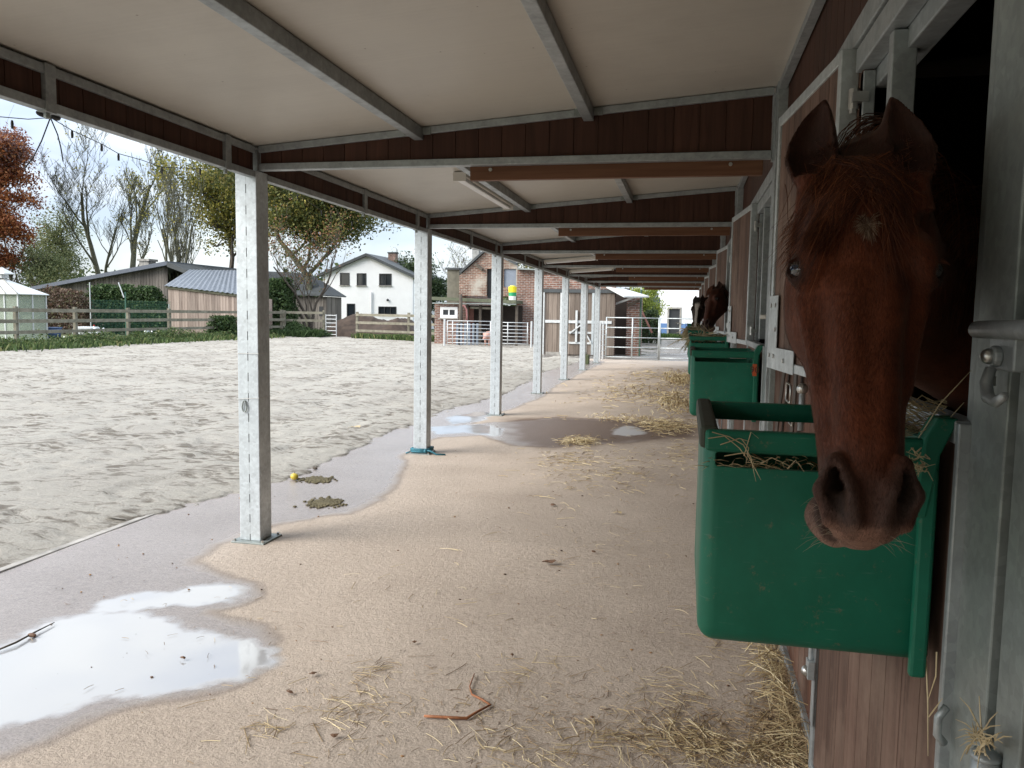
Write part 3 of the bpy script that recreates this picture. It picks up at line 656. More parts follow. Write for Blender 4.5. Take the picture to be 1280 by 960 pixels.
MB().tube([(.44, q.y-.004, q.z-.018), (.432, q.y-.012, q.z-.04), (.43, q.y-.03, q.z-.058), (.43, q.y-.06, q.z-.062), (.43, q.y-.09, q.z-.05)], [.008, .009, .009, .008, .006], 10).build('hook', MT['galv'], t, True)
q = atX(1232, 955, .455)
hg = MB().box((.455, q.y-.035, q.z-.04), (.468, q.y+.055, q.z+.0)).build('hinge', MT['galv_dark'], wall0, bevel=.003)
MB().tube([q+Vector((0, 0, -.06)), q+Vector((0, 0, .012))], .020, 14).ball(tuple(q+Vector((0, 0, .012))), (.022, .022, .01)).build('hinge_pin', MT['galv'], hg, True)
# ledge clip at left of it
q = atX(1182, 905, .452); 
t = thing('door_clip', 'small rounded metal clip beside the trough foot on the near door frame', 'clip', tuple(q))
MB().tube([q+Vector((0,0,.03)), q+Vector((-.012,0,.01)), q+Vector((-.012,0,-.02)), q+Vector((0,0,-.035))], .007, 8).build('clip_loop', MT['galv'], t, True)
# halter on the wall and a latch rod
q = atX(985, 505, .475)
MT['leather'] = simple('dark_leather', (.045, .028, .02), .55)
t = thing('halter', 'dark leather halter with silver buckles hanging on the plank wall under the nearest upper door', 'halter', tuple(q))
def strap(mb, pts, w=.022, th=.005):
    for p, r2 in zip(pts[:-1], pts[1:]): mb.bar(p, r2, th, w, (0, 1, 0))
def hp(x, y, X=.475): return atX(x, y, X)
def strapt(mb, pts, w): 
    P_ = [hp(x, y) for x, y in pts]; b0 = len(mb.v)
    for i, p in enumerate(P_):
        for dx in (-.006, 0):
            for s in (-1, 1): mb.v.append((p.x+dx, p.y+s*w/2, p.z))
    for i in range(len(P_)-1):
        k = b0+4*i; j = k+4
        mb.f += [(k, k+1, j+1, j), (k+2, j+2, j+3, k+3), (k, j, j+2, k+2), (k+1, k+3, j+3, j+1)]
mb = MB(); strapt(mb, [(981, 465), (978, 490), (974, 515), (971, 545)], .10); mb.build('strap', MT['leather'], t)
mb = MB(); strapt(mb, [(996, 462), (995, 485), (993, 510), (990, 548)], .09); mb.build('strap', MT['leather'], t)
def buckle(c, w, h):
    mb = MB(); c = Vector(c)
    mb.tube([c+Vector((-.012, a*w, b_*h)) for a, b_ in ((-1,-.8),(-.8,-1),(.8,-1),(1,-.8),(1,.8),(.8,1),(-.8,1),(-1,.8),(-1,-.8))], .005, 6); mb.build('buckle', MT['steel'], t, True)
buckle(hp(989, 491), .075, .040); buckle(hp(992, 524), .06, .022)
q = hp(1003, 486, .44); t = thing('latch_rod', 'silver ball topped latch rod beside the leather halter', 'latch', tuple(q))
MB().tube([q, q-Vector((0, 0, .16))], .011, 10).build('rod', MT['galv'], t, True); MB().ball(tuple(q), .022).build('ball_knob', MT['steel'], t, True)
q = hp(950, 396, .43)
t = thing('door_peg', 'short pale peg sticking out beside the second upper door', 'peg', tuple(q))
MB().tube([q, q+Vector((.07, 0, 0))], .013, 8).build('peg_rod', MT['lamp'], t, True)

# ================================================================== GREEN TROUGHS
m, n, b = newmat('green_plastic'); c = coords(n)
z1 = nn(n, 'ShaderNodeTexNoise', Scale=4.0, Detail=9, Roughness=.7); n.links.new(c, z1.inputs['Vector'])
z2 = nn(n, 'ShaderNodeTexNoise', Scale=38, Detail=7, Roughness=.75); n.links.new(c, z2.inputs['Vector'])
col = ramp(n, [(.3, (.004, .10, .058)), (.7, (.008, .15, .090))], z1.outputs['Fac']).outputs[0]
col = mixc(n, ramp(n, [(.60, 0.0), (.67, .6)], z2.outputs['Fac']).outputs[0], col, (.16, .14, .09))
b.inputs['Specular IOR Level'].default_value = .35
mps = n.nodes.new('ShaderNodeMapping'); mps.inputs['Scale'].default_value = (14, 14, 150); mps.inputs['Rotation'].default_value = (.3, .5, .2); n.links.new(c, mps.inputs[0])
zs = nn(n, 'ShaderNodeTexNoise', Scale=1.0, Detail=3); n.links.new(mps.outputs[0], zs.inputs['Vector'])
col = mixc(n, mathn(n, 'MULTIPLY', ramp(n, [(.66, 0.0), (.70, .5)], zs.outputs['Fac']).outputs[0], ramp(n, [(.45, 0.0), (.6, 1.0)], z1.outputs['Fac']).outputs[0]), col, (.10, .19, .15))
n.links.new(col, b.inputs['Base Color']); n.links.new(ramp(n, [(.3, .36), (.7, .60)], z1.outputs['Fac']).outputs[0], b.inputs['Roughness']); bump(n, z2.outputs['Fac'], b, .05, .003)
MT['green'] = m
def rbox(a, b2, r, seg=4, only=None):
    bm = bmesh.new(); bmesh.ops.create_cube(bm, size=1)
    for v in bm.verts: v.co = Vector([(a[i]+b2[i])/2+v.co[i]*(b2[i]-a[i]) for i in range(3)])
    es = [e for e in bm.edges if only is None or only(e)]
    if es: bmesh.ops.bevel(bm, geom=es, offset=r, segments=seg, affect='EDGES', profile=.5)
    me = bpy.data.meshes.new('trough_shape'); bm.to_mesh(me); bm.free(); return me
def boolean_mesh(base, cutters):
    o = bpy.data.objects.new('tmp', base); COL.objects.link(o); tmp = []
    for c_ in cutters:
        k_ = bpy.data.objects.new('tmpc', c_); COL.objects.link(k_); tmp.append(k_)
        m_ = o.modifiers.new('b', 'BOOLEAN'); m_.operation = 'DIFFERENCE'; m_.object = k_; m_.solver = 'EXACT'
    bv = o.modifiers.new('bev', 'BEVEL'); bv.width = .0035; bv.segments = 2; bv.limit_method = 'ANGLE'; bv.angle_limit = R(50)
    dg = bpy.context.evaluated_depsgraph_get(); me = bpy.data.meshes.new_from_object(o.evaluated_get(dg))
    for k_ in tmp+[o]: bpy.data.objects.remove(k_)
    return me
def make_trough():
    x0, x1, ya, yb, z0, z1 = .040, .430, 1.50, 2.00, .940, 1.340
    t = thing('feed_trough', 'nearest green plastic feed trough, below the chestnut horse head', 'trough', ((x0+x1)/2, (ya+yb)/2, z0), 'green feed troughs hooked on the stable doors')
    isb = lambda e: not (all(v.co.z > z1-.01 for v in e.verts) or all(v.co.x > x1-.01 for v in e.verts))
    base = rbox((x0, ya, z0), (x1, yb, z1), .032, 5, isb)
    inner = rbox((x0+.014, ya+.014, z0+.014), (x1-.012, yb-.014, z1+.2), .022, 4)
    slot = rbox((x0+.022, ya-.1, z1-.063), (x1-.03, yb+.1, z1-.036), .004, 1)
    me = boolean_mesh(base, [inner, slot]); me.name = 'trough_shell'
    for v in me.vertices: v.co -= t.location
    me.materials.clear(); me.materials.append(MT['green']); me.polygons.foreach_set('use_smooth', [False]*len(me.polygons))
    for p_ in me.polygons: p_.material_index = 0
    o = bpy.data.objects.new('shell', me); COL.objects.link(o); o.parent = t
    me.polygons.foreach_set('use_smooth', [True]*len(me.polygons)); me.update()
    try: me.set_sharp_from_angle(angle=R(35))
    except Exception: pass
    mb = MB()
    for y in (ya-.012, yb-.013): MB().box((x0+.002, y, z1-.033), (x1-.004, y+.026, z1+.006)).build('rim', MT['green'], t, bevel=.006)
    MB().box((x0-.008, ya-.005, z1-.03), (x0+.026, yb+.005, z1+.012)).build('rubber_lip', simple('dirty_lip', (.035, .045, .03), .7), t, bevel=.008)
    MB().box((x1-.024, ya-.020, z0-.018), (x1+.004, ya-.001, z1-.045)).box((x1-.012, ya+.002, z0+.01), (x1+.012, yb-.002, z1-.02)).build('flange', MT['green'], t, bevel=.006)
    MB().prism([(x1-.035, ya-.022, z1-.13), (x1-.012, ya-.022, z1-.13), (x1+.004, ya-.022, z1-.02), (x1+.030, ya-.022, z1+.045), (x1-.004, ya-.022, z1+.045), (x1-.022, ya-.022, z1+.01)], (0, .05, 0)).build('hook', MT['green'], t, bevel=.004)
    return t
tr0 = make_trough(); troughs = [tr0]
for i in range(1, NB):
    p = copy_tree(tr0); p.location.y += BAY*i; troughs.append(p)
    p['label'] = [None, 'second green feed trough, with an orange sticker on its near face', 'third green feed trough from the camera', 'fourth green feed trough, with hay hanging off it under the brown horse', 'fifth green feed trough, behind the brown horse', 'sixth green feed trough from the camera', 'seventh and farthest green feed trough'][i]
# orange sticker: a part of the second trough
q = Vector(troughs[1].location); yy = 5.0-.0235
a1 = atY(941, 455, yy); a2 = atY(957, 455, yy); zt, zb = a1.z, atY(941, 470, yy).z
MT['orange'] = simple('orange_sticker', (.55, .09, .02), .5, 0, .1)
st = MB().box((a1.x, yy-.001, zb), (.424, yy+.002, zt)).build('sticker', MT['orange'], troughs[1])
cu = bpy.data.curves.new('sticker_digits', 'FONT'); cu.body = '90'; cu.size = .055; cu.extrude = .0006; cu.align_x = 'CENTER'; cu.align_y = 'CENTER'; cu.materials.append(simple('faded_black_ink', (.10, .03, .02), .6))
co = bpy.data.objects.new('sticker_digits', cu); COL.objects.link(co)
co.rotation_euler = (R(90), 0, 0); dg = bpy.context.evaluated_depsgraph_get(); me = bpy.data.meshes.new_from_object(co.evaluated_get(dg)); bpy.data.objects.remove(co)
co = bpy.data.objects.new('sticker_digits', me); COL.objects.link(co); co.rotation_euler = (R(90), 0, 0); co.parent = st
co.location = Vector(((a1.x+.424)/2, yy-.002, (zt+zb)/2)) - wloc(st)
# ================================================================== HORSES (implicit surface -> one continuous mesh)
def surface_nets(F, xs, ys, zs):
    S = F < 0
    nx, ny, nz = F.shape
    cnt = np.zeros((nx-1, ny-1, nz-1), np.int8)
    for i in (0, 1):
        for j in (0, 1):
            for k in (0, 1): cnt += S[i:nx-1+i, j:ny-1+j, k:nz-1+k]
    act = (cnt > 0) & (cnt < 8); idx = np.argwhere(act); n = len(idx)
    ids = np.full(act.shape, -1, np.int64); ids[act] = np.arange(n)
    acc = np.zeros((n, 3)); c = np.zeros(n); G = (xs, ys, zs)
    for ax in range(3):
        o1, o2 = [q for q in range(3) if q != ax]
        for a in (0, 1):
            for b_ in (0, 1):
                p = idx.copy(); p[:, o1] += a; p[:, o2] += b_; q = p.copy(); q[:, ax] += 1
                f0 = F[p[:, 0], p[:, 1], p[:, 2]]; f1 = F[q[:, 0], q[:, 1], q[:, 2]]
                m_ = (f0 < 0) != (f1 < 0); t = np.where(m_, f0/(f0-f1+1e-20), 0)
                pos = np.stack([G[d][p[:, d]] for d in range(3)], 1).astype(float)
                pos[:, ax] += t*(G[ax][q[:, ax]]-G[ax][p[:, ax]])
                acc += np.where(m_[:, None], pos, 0); c += m_
    V = acc/np.maximum(c, 1)[:, None]; faces = []
    for ax in range(3):
        o1, o2 = (ax+1) % 3, (ax+2) % 3
        sl0 = [slice(None)]*3; sl1 = [slice(None)]*3; sl0[ax] = slice(0, -1); sl1[ax] = slice(1, None)
        A = S[tuple(sl0)]; B = S[tuple(sl1)]; e = np.argwhere(A != B)
        ok = (e[:, o1] > 0) & (e[:, o2] > 0) & (e[:, o1] < F.shape[o1]-1) & (e[:, o2] < F.shape[o2]-1); e = e[ok]
        def cell(d1, d2):
            q = e.copy(); q[:, o1] -= d1; q[:, o2] -= d2; return ids[q[:, 0], q[:, 1], q[:, 2]]
        quad = np.stack([cell(1, 1), cell(0, 1), cell(0, 0), cell(1, 0)], 1)
        fl = A[e[:, 0], e[:, 1], e[:, 2]]; quad[~fl] = quad[~fl][:, ::-1]; faces.append(quad)
    F_ = np.concatenate(faces); F_ = F_[(F_ >= 0).all(1)]
    return V, F_
def smin(a, b, k):
    h = np.clip(.5+.5*(b-a)/k, 0, 1); return b*(1-h)+a*h-k*h*(1-h)
def smax(a, b, k): return -smin(-a, -b, k)
def sd_caps(P, a, b, ra, rb):
    a = np.array(a, np.float32); b = np.array(b, np.float32); ab = b-a
    t = np.clip(((P[0]-a[0])*ab[0]+(P[1]-a[1])*ab[1]+(P[2]-a[2])*ab[2])/(ab@ab), 0, 1)
    return np.sqrt((P[0]-a[0]-t*ab[0])**2+(P[1]-a[1]-t*ab[1])**2+(P[2]-a[2]-t*ab[2])**2)-(ra+(rb-ra)*t)
def sd_ell(P, c, r, rot=None):
    q = [P[i]-np.float32(c[i]) for i in range(3)]
    if rot is not None: q = [rot[i][0]*q[0]+rot[i][1]*q[1]+rot[i][2]*q[2] for i in range(3)]
    k = np.sqrt((q[0]/r[0])**2+(q[1]/r[1])**2+(q[2]/r[2])**2)
    return (k-1)*min(r)
PU = [-.05, 0.0, .05, .11, .17, .23, .29, .35, .41, .46, .51, .545, .572, .594, .61]
PA = [.040, .078, .094, .101, .102, .092, .081, .073, .066, .062, .060, .060, .055, .042, .020]
PT = [-.07, -.016, .002, .010, .011, .008, .004, .001, -.001, .000, .002, -.004, -.018, -.036, -.060]
PB = [-.12, -.17, -.21, -.245, -.262, -.255, -.222, -.188, -.165, -.150, -.140, -.132, -.122, -.105, -.085]
PF = [.05, .10, .14, .16, .16, .20, .27, .32, .34, .30, .18, .12, .10, .1, .1]      # narrowing towards the front of the face
def head_sdf(u, v, w, chin=-.022):
    P = (u, v, w)
    pu = np.array(PU); a = np.interp(u, pu, PA); tp = np.interp(u, pu, PT); bt = np.interp(u, pu, PB); kf = np.interp(u, pu, PF)
    wc = (tp+bt)/2; hb = (tp-bt)/2
    tt = np.clip((w-wc)/hb, -1.3, 1.3)
    kb = np.interp(u, pu, [.3,.35,.4,.4,.35,.35,.4,.45,.45,.4,.35,.35,.35,.4,.4])
    ae = a*(1-kf*np.clip(tt, 0, 1)**1.5-kb*np.clip(-tt, 0, 1)**2)
    pw = 2.35
    k = (np.abs(v/ae)**pw+np.abs((w-wc)/hb)**pw)**(1/pw)
    d = (k-1)*np.minimum(ae, hb)*.9
    d = np.maximum(d, np.maximum(-.05-u, u-.61))
    for s in (-1, 1):
        d = smin(d, sd_ell(P, (.160, s*.080, -.022), (.040, .020, .026)), .026)       # brow
        d = smin(d, sd_caps(P, (.225, s*.084, -.058), (.36, s*.060, -.056), .013, .008), .032)   # facial crest
        d = smin(d, sd_ell(P, (.205, s*.070, -.17), (.075, .030, .065)), .03)          # jowl
        d = smax(d, -sd_ell(P, (.095, s*.082, .004), (.030, .018, .018)), .02)         # hollow over the eye
        d = smax(d, -sd_caps(P, (.26, s*.094, -.012), (.42, s*.076, -.028), .008, .008), .04)
        d = smin(d, sd_caps(P, (.22, s*.026, -.012), (.45, s*.020, -.012), .018, .014), .03)   # nasal bone edges
        # nostril: flared wings round a comma shaped opening
        d = smin(d, sd_caps(P, (.492, s*.050, -.014), (.530, s*.061, -.022), .011, .013), .014)
        d = smin(d, sd_caps(P, (.530, s*.061, -.022), (.572, s*.052, -.030), .013, .011), .014)
        d = smin(d, sd_caps(P, (.484, s*.046, -.008), (.525, s*.030, .000), .009, .010), .012)
        d = smin(d, sd_caps(P, (.525, s*.030, .000), (.570, s*.018, -.010), .010, .010), .012)
        no = sd_caps(P, (.496, s*.051, .000), (.532, s*.048, -.004), .0050, .0125)
        no = smin(no, sd_caps(P, (.532, s*.048, -.004), (.562, s*.036, -.012), .0125, .010), .006)
        no = smin(no, sd_caps(P, (.530, s*.046, -.006), (.505, s*.028, -.060), .0135, .010), .01)
        no = smin(no, sd_caps(P, (.553, s*.040, -.010), (.530, s*.024, -.050), .010, .010), .01)
        no = smin(no, sd_caps(P, (.506, s*.050, -.006), (.49, s*.032, -.045), .008, .009), .01)
        d = smax(d, -no, .005)
    d = smin(d, sd_ell(P, (.560, 0, -.036), (.032, .044, .034)), .02)                 # upper lip
    d = smin(d, sd_caps(P, (.578, -.022, -.040), (.578, .022, -.040), .020, .020), .012)
    d = smax(d, -sd_caps(P, (.50, 0, .020), (.60, 0, -.004), .012, .009), .012)         # philtrum
    ch = sd_ell(P, (.560, chin*.9-.010, -.108), (.040, .046, .034)); ch = smin(ch, sd_caps(P, (.50, 0, -.10), (.585, chin-.010, -.092), .03, .022), .02)
    d = smin(d, ch, .010)
    for s in (-1, 1):
        d = smax(d, -sd_caps(P, (.50, s*.068, -.082), (.600, s*.040, -.072), .002, .006), .008)
    d = smax(d, -sd_caps(P, (.602, -.035, -.068), (.602, .035, -.068), .006, .006), .008)
    # eyes
    for s in (-1, 1):
        e = EYE_L*np.array([1, s, 1]); o = np.array([.0, s*.80, .60]); 
        d = smin(d, sd_ell(P, e, (.030, .026, .028)), .010)
        c = e+o*.024
        # almond opening in the lids, long axis slanting
        rot = [[.88, s*-.28, .38], [0, s*.80, .60], [-.47, s*-.53, .70]]
        d = smax(d, -sd_ell(P, c, (.0185, .022, .0125), rot), .004)
    return d
EYE_L = np.array([.180, .0905, -.034])
def ear_sdf(u, v, w, s, base, tip, hw=.036, turn=0.0, hand_=1):
    base = np.array(base); tip = np.array(tip); ax = tip-base; ln = np.linalg.norm(ax); ax = ax/ln
    fr = np.array([.0, s*math.sin(turn), math.cos(turn)]); fr = fr-ax*(fr@ax); fr /= np.linalg.norm(fr); sd_ = np.cross(ax, fr)
    q = [u-base[0], v-base[1], w-base[2]]
    t = (q[0]*ax[0]+q[1]*ax[1]+q[2]*ax[2])/ln; f = q[0]*fr[0]+q[1]*fr[1]+q[2]*fr[2]; l = q[0]*sd_[0]+q[1]*sd_[1]+q[2]*sd_[2]
    tc_ = np.clip(t, 0, 1)
    h = np.interp(tc_, [0, .12, .3, .5, .7, .85, .95, 1], [.62, .82, 1, .97, .74, .46, .22, .07])*hw
    f2 = f+.010*np.sin(tc_*3.14)
    l2 = l-s*hand_*.012*np.sin(tc_*3.14)
    d = (np.sqrt((l2/h)**2+(f2/(h*.85))**2)-1)*h*.8
    d = np.maximum(d, np.maximum(-.30-t, t-1)*ln)
    hi = h-.006; inn = (np.sqrt((l2/np.maximum(hi, .001))**2+((f2-.006-h*.38)/np.maximum(hi*1.02, .001))**2)-1)*np.maximum(hi, .001)*.8
    inn = np.maximum(inn, (.10-t)*ln)
    return smax(d, -inn, .002)

def make_horse(name, label, poll, muz, right_hint, yaw, neck, body, fine, mats, star=None, blaze=False, ear_spread=1.0, seed=1, turnR=(0.35, .35)):
    rs = np.random.default_rng(seed)
    A = np.array(poll); B = np.array(muz); U = (B-A)/np.linalg.norm(B-A); Ln = np.linalg.norm(B-A)
    S_ = np.array(right_hint, float); S_ -= U*(S_@U); S_ /= np.linalg.norm(S_)
    Wd = np.cross(S_, U); 
    if Wd @ (np.array(CAM_P)-A) < 0 and not body.get('flip'): Wd = -Wd
    c, s = math.cos(yaw), math.sin(yaw); S2 = c*S_-s*Wd*1.0; W2 = s*S_+c*Wd; S_, Wd = S2, W2
    if np.cross(U, S_) @ Wd < 0: hand = -1
    else: hand = 1
    k = Ln/.60
    Rm = np.stack([U, S_, Wd])/k          # world -> local
    def toloc(X, Y, Z):
        q = [X-A[0], Y-A[1], Z-A[2]]
        return [Rm[i, 0]*q[0]+Rm[i, 1]*q[1]+Rm[i, 2]*q[2] for i in range(3)]
    def tow(u, v, w): return Vector(A+(U*u+S_*v+Wd*w)*k)
    # non uniform grid: fine over the head
    cs = np.array([A+(U*u+S_*v+Wd*w)*k for u in (-.17, .65) for v in (-.14, .14) for w in (-.29, .05)])
    lo, hi = cs.min(0)-.01, cs.max(0)+.01
    pts = np.array([p[:3] for p in neck]+[p[:3] for p in body['pts']]); blo = pts.min(0)-.42; bhi = pts.max(0)+.42; blo[2] = -.03
    ax_ = []
    for d in range(3):
        a = list(np.arange(lo[d], hi[d], fine)); st = fine
        while a[-1] < bhi[d]: st = min(st*1.25, .03); a.append(a[-1]+st)
        st = fine
        while a[0] > blo[d]: st = min(st*1.25, .03); a.insert(0, a[0]-st)
        ax_.append(np.array(a, np.float32))
    X, Y, Z = np.meshgrid(*ax_, indexing='ij')
    P = (X, Y, Z)
    # body
    D = np.full(X.shape, 9., np.float32)
    def add(p, q, kk=.06):
        nonlocal D
        D = smin(D, sd_caps(P, p[:3], q[:3], p[3], q[3]), kk)
    for p, q in zip(neck[:-1], neck[1:]): add(p, q, .05)
    for ch in body['chains']:
        for p, q in zip(ch[:-1], ch[1:]): add(p, q, body.get('k', .08))
    # head
    m0 = [np.searchsorted(ax_[d], (lo[d], hi[d])) for d in range(3)]
    sl = tuple(slice(max(a-1, 0), b_+2) for a, b_ in m0)
    u, v, w = toloc(X[sl], Y[sl], Z[sl])
    Dh = head_sdf(u, v, w)*k
    for sgn, tr in ((-1, turnR[0]), (1, turnR[1])):
        e = ear_sdf(u, v, w, sgn, (.030, sgn*.070*ear_spread, -.045), (-.122, (-.060 if sgn < 0 else .042), -.028), .042, tr)*k
        Dh = smin(Dh, e, .012)
    sub = smin(D[sl], Dh, .035*k); sub = np.where(Dh < D[sl]-.1, Dh, sub); D[sl] = sub
    V, F = surface_nets(D, *ax_)
    if True:
        n = len(V)   # light smoothing of everything but the sharp head detail
        e = np.concatenate([F[:, [0, 1]], F[:, [1, 2]], F[:, [2, 3]], F[:, [3, 0]]])
        for _ in range(2):
            acc = np.zeros_like(V); cn = np.zeros(n)
            for a, b_ in ((e[:, 0], e[:, 1]), (e[:, 1], e[:, 0])):
                for d in range(3): acc[:, d] += np.bincount(a, V[b_, d], n)
                cn += np.bincount(a, minlength=n)
            V = V*.6+.4*acc/cn[:, None]
    # orientation check: volume sign
    v0, v1, v2 = V[F[:, 0]], V[F[:, 1]], V[F[:, 2]]
    if np.einsum('ij,ij->i', v0, np.cross(v1, v2)).sum() < 0: F = F[:, ::-1].copy()
    o = link_mesh(name, V, F, mats['coat'], smooth=True, loc=(float(A[0]), float(A[1]), 0))
    u, v, w = toloc(V[:, 0], V[:, 1], V[:, 2])
    n1 = fbm((u+5)*16, (v+w+5)*16, 4); n2 = fbm((u+3)*60, (v*1+w*.7+3)*60, 3)
    base = np.array(mats['base'])[None]*(1+(n1-.5)*.9)[:, None]
    inh = (u > -.3) & (u < .68) & (np.abs(v) < .2) & (w > -.35) & (w < .1)
    def blend(col, fac):
        nonlocal base
        f = np.clip(fac*inh, 0, 1)[:, None]; base = base*(1-f)+np.array(col)[None]*f
    blend(mats['muzzle'], sstep(.45, .54, u+(n1-.5)*.06)*.85)
    blend(mats['lip'], sstep(.572, .590, u+(n1-.5)*.03)*.8)
    blend((.22, .14, .11), sstep(.50, .56, u)*sstep(-.055, -.075, w)*(.35+.5*n1))
    blend((.015, .008, .007), sstep(.006, .002, np.abs(w+.078+.12*(.60-u)))*sstep(.50, .53, u)*(u < .6)*.7)
    for s in (-1, 1):
        vv = v*s-.050+.42*np.maximum(u-.528, 0); dn = np.sqrt(((u-.531)/.041)**2+(vv/.0160)**2)
        blend((.026, .015, .012), sstep(1.05, .8, dn)*sstep(-.004, -.014, w))
        blend((.05, .035, .03), sstep(1.9, 1.1, dn)*.55)
        e_ = EYE_L*np.array([1, s, 1]); de = np.sqrt((u-e_[0])**2+(v-e_[1])**2+(w-e_[2])**2)
        blend((.02, .012, .010), sstep(.0325, .0275, de)*.85)
        blend((.030, .012, .008), sstep(.03, -.02, u)*.75)    # dark ear insides, with the shade on ears and poll painted in
    if star:
        ang = np.arctan2(v-star[1], u-star[0]); rr = np.hypot((u-star[0])/star[2], (v-star[1])/star[3]); jag = (fbm(ang*2.6+9, ang*0+3, 2)-.5)*1.2
        blend((.20, .13, .09), sstep(1.0, .5, rr+jag+(n2-.5)*.9)*(w > -.04))
    if blaze: blend((.62, .58, .54), sstep(1.1, .9, np.abs(v+.005)/(.022+.02*sstep(.3, .1, u)))*(w > -.05)*(u > .05))
    ca = o.data.color_attributes.new('coat', 'FLOAT_COLOR', 'POINT')
    ca.data.foreach_set('color', np.concatenate([base, np.ones((len(V), 1))], 1).astype(np.float32).ravel())
    # eyes
    for s in (-1, 1):
        e_ = EYE_L*np.array([1, s, 1]); c_ = tow(*e_); r_ = .0215*k
        em = MB().ball(tuple(c_), r_, 24, 16).build('eye', mats['eye'], o, True)
        tgt = tow(e_[0]+.0, e_[1]+s*.80, e_[2]+.60)-c_; tgt.normalize()
        up = Vector(U); a1 = (up-tgt*up.dot(tgt)).normalized(); a2 = tgt.cross(a1)
        def on(a, b_, h): return c_+(tgt*h+a1*a+a2*b_)*k
        # horizontal pupil of a horse, as a thin lens on the ball
        mb = MB(); ctr = on(0, 0, .0219); ring_ = [on(.0045*math.cos(t)*1.0, .0085*math.sin(t), math.sqrt(max(.0219**2-(.0045*math.cos(t))**2-(.0085*math.sin(t))**2, 0))) for t in np.linspace(0, 2*math.pi, 21)[:-1]]
        mb.add([ctr]+ring_, [(0, i+1, (i+1) % 20+1) for i in range(20)]); mb.build('pupil', mats['pupil'], em, True)
    tag(o, label, 'horse')
    return o, tow, toloc, k, (ax_, D)

def coat_mat(name, rough=.62):
    m, n, b = newmat(name); a = nn(n, 'ShaderNodeAttribute', attribute_name='coat')
    c = coords(n, scale=(1, 1, .35)); z = nn(n, 'ShaderNodeTexNoise', Scale=420, Detail=3, Roughness=.6); n.links.new(c, z.inputs['Vector'])
    z2 = nn(n, 'ShaderNodeTexNoise', Scale=60, Detail=5, Roughness=.6); n.links.new(c, z2.inputs['Vector'])
    col = mixc(n, 1.0, a.outputs['Color'], ramp(n, [(.3, .70), (.7, 1.28)], z.outputs['Fac']).outputs[0], 'MULTIPLY')
    col = mixc(n, 1.0, col, ramp(n, [(.3, .85), (.7, 1.12)], z2.outputs['Fac']).outputs[0], 'MULTIPLY')
    n.links.new(col, b.inputs['Base Color']); b.inputs['Roughness'].default_value = rough; b.inputs['Specular IOR Level'].default_value = .22
    b.inputs['Sheen Weight'].default_value = .12; b.inputs['Sheen Roughness'].default_value = .5; b.inputs['Sheen Tint'].default_value = (.9, .6, .45, 1)
    bump(n, mathn(n, 'ADD', z.outputs['Fac'], z2.outputs['Fac']), b, .35, .002); return m
m, n, b = newmat('horse_eye'); b.inputs['Base Color'].default_value = (.018, .011, .008, 1); b.inputs['Roughness'].default_value = .04; b.inputs['Coat Weight'].default_value = 1; MT['eye'] = m
m, n, b = newmat('horse_pupil'); b.inputs['Base Color'].default_value = (.01, .016, .03, 1); b.inputs['Roughness'].default_value = .03; MT['pupil'] = m
CHEST = dict(coat=coat_mat('chestnut_coat'), base=(.115, .031, .013), muzzle=(.065, .034, .026), lip=(.30, .17, .125), eye=MT['eye'], pupil=MT['pupil'])

def cam_d(x, y, z): d = pray(x, y); return CAM_P+d*z
poll = cam_d(1085, 195, 1.245); muz = cam_d(1090, 676, 1.115)
neck = [(*tuple(poll+Vector((.04, .13, -.02))), .085), (.34, 1.66, 1.69, .104), (.52, 2.00, 1.57, .145), (.88, 2.12, 1.42, .20), (1.15, 2.08, 1.28, .25)]
legs = lambda x, y, zt, r: [(x, y, zt, r), (x+.02, y, .75, .075), (x, y, .48, .055), (x+.02, y, .12, .036), (x-.02, y, .03, .062)]
hleg = lambda x, y, zt, r: [(x, y, zt, r), (x-.10, y, .82, .11), (x+.08, y, .50, .055), (x+.05, y, .14, .036), (x+.0, y, .03, .062)]
body = dict(pts=[(.9, 2.02, 1.4), (2.75, 2.1, 1.3)], chains=[[(1.15, 2.08, 1.20, .26), (1.6, 2.08, 1.17, .30), (2.15, 2.08, 1.20, .31), (2.5, 2.08, 1.28, .25)],
    legs(1.15, 1.92, 1.1, .13), legs(1.17, 2.24, 1.1, .13), hleg(2.48, 1.90, 1.15, .17), hleg(2.50, 2.25, 1.15, .17), [(2.70, 2.08, 1.42, .05), (2.82, 2.08, 1.2, .05), (2.84, 2.08, .7, .06)]])
horse, tow, toloc, hk, fld = make_horse('horse', 'chestnut horse with a white star looking out over the nearest green trough', poll, muz, Vector(pray(1088, 430)).cross(Vector((0, 0, 1))).normalized(), R(11), neck, body, .0042, CHEST, star=(.122, -.004, .024, .017), ear_spread=1.06, turnR=(.30, .15))
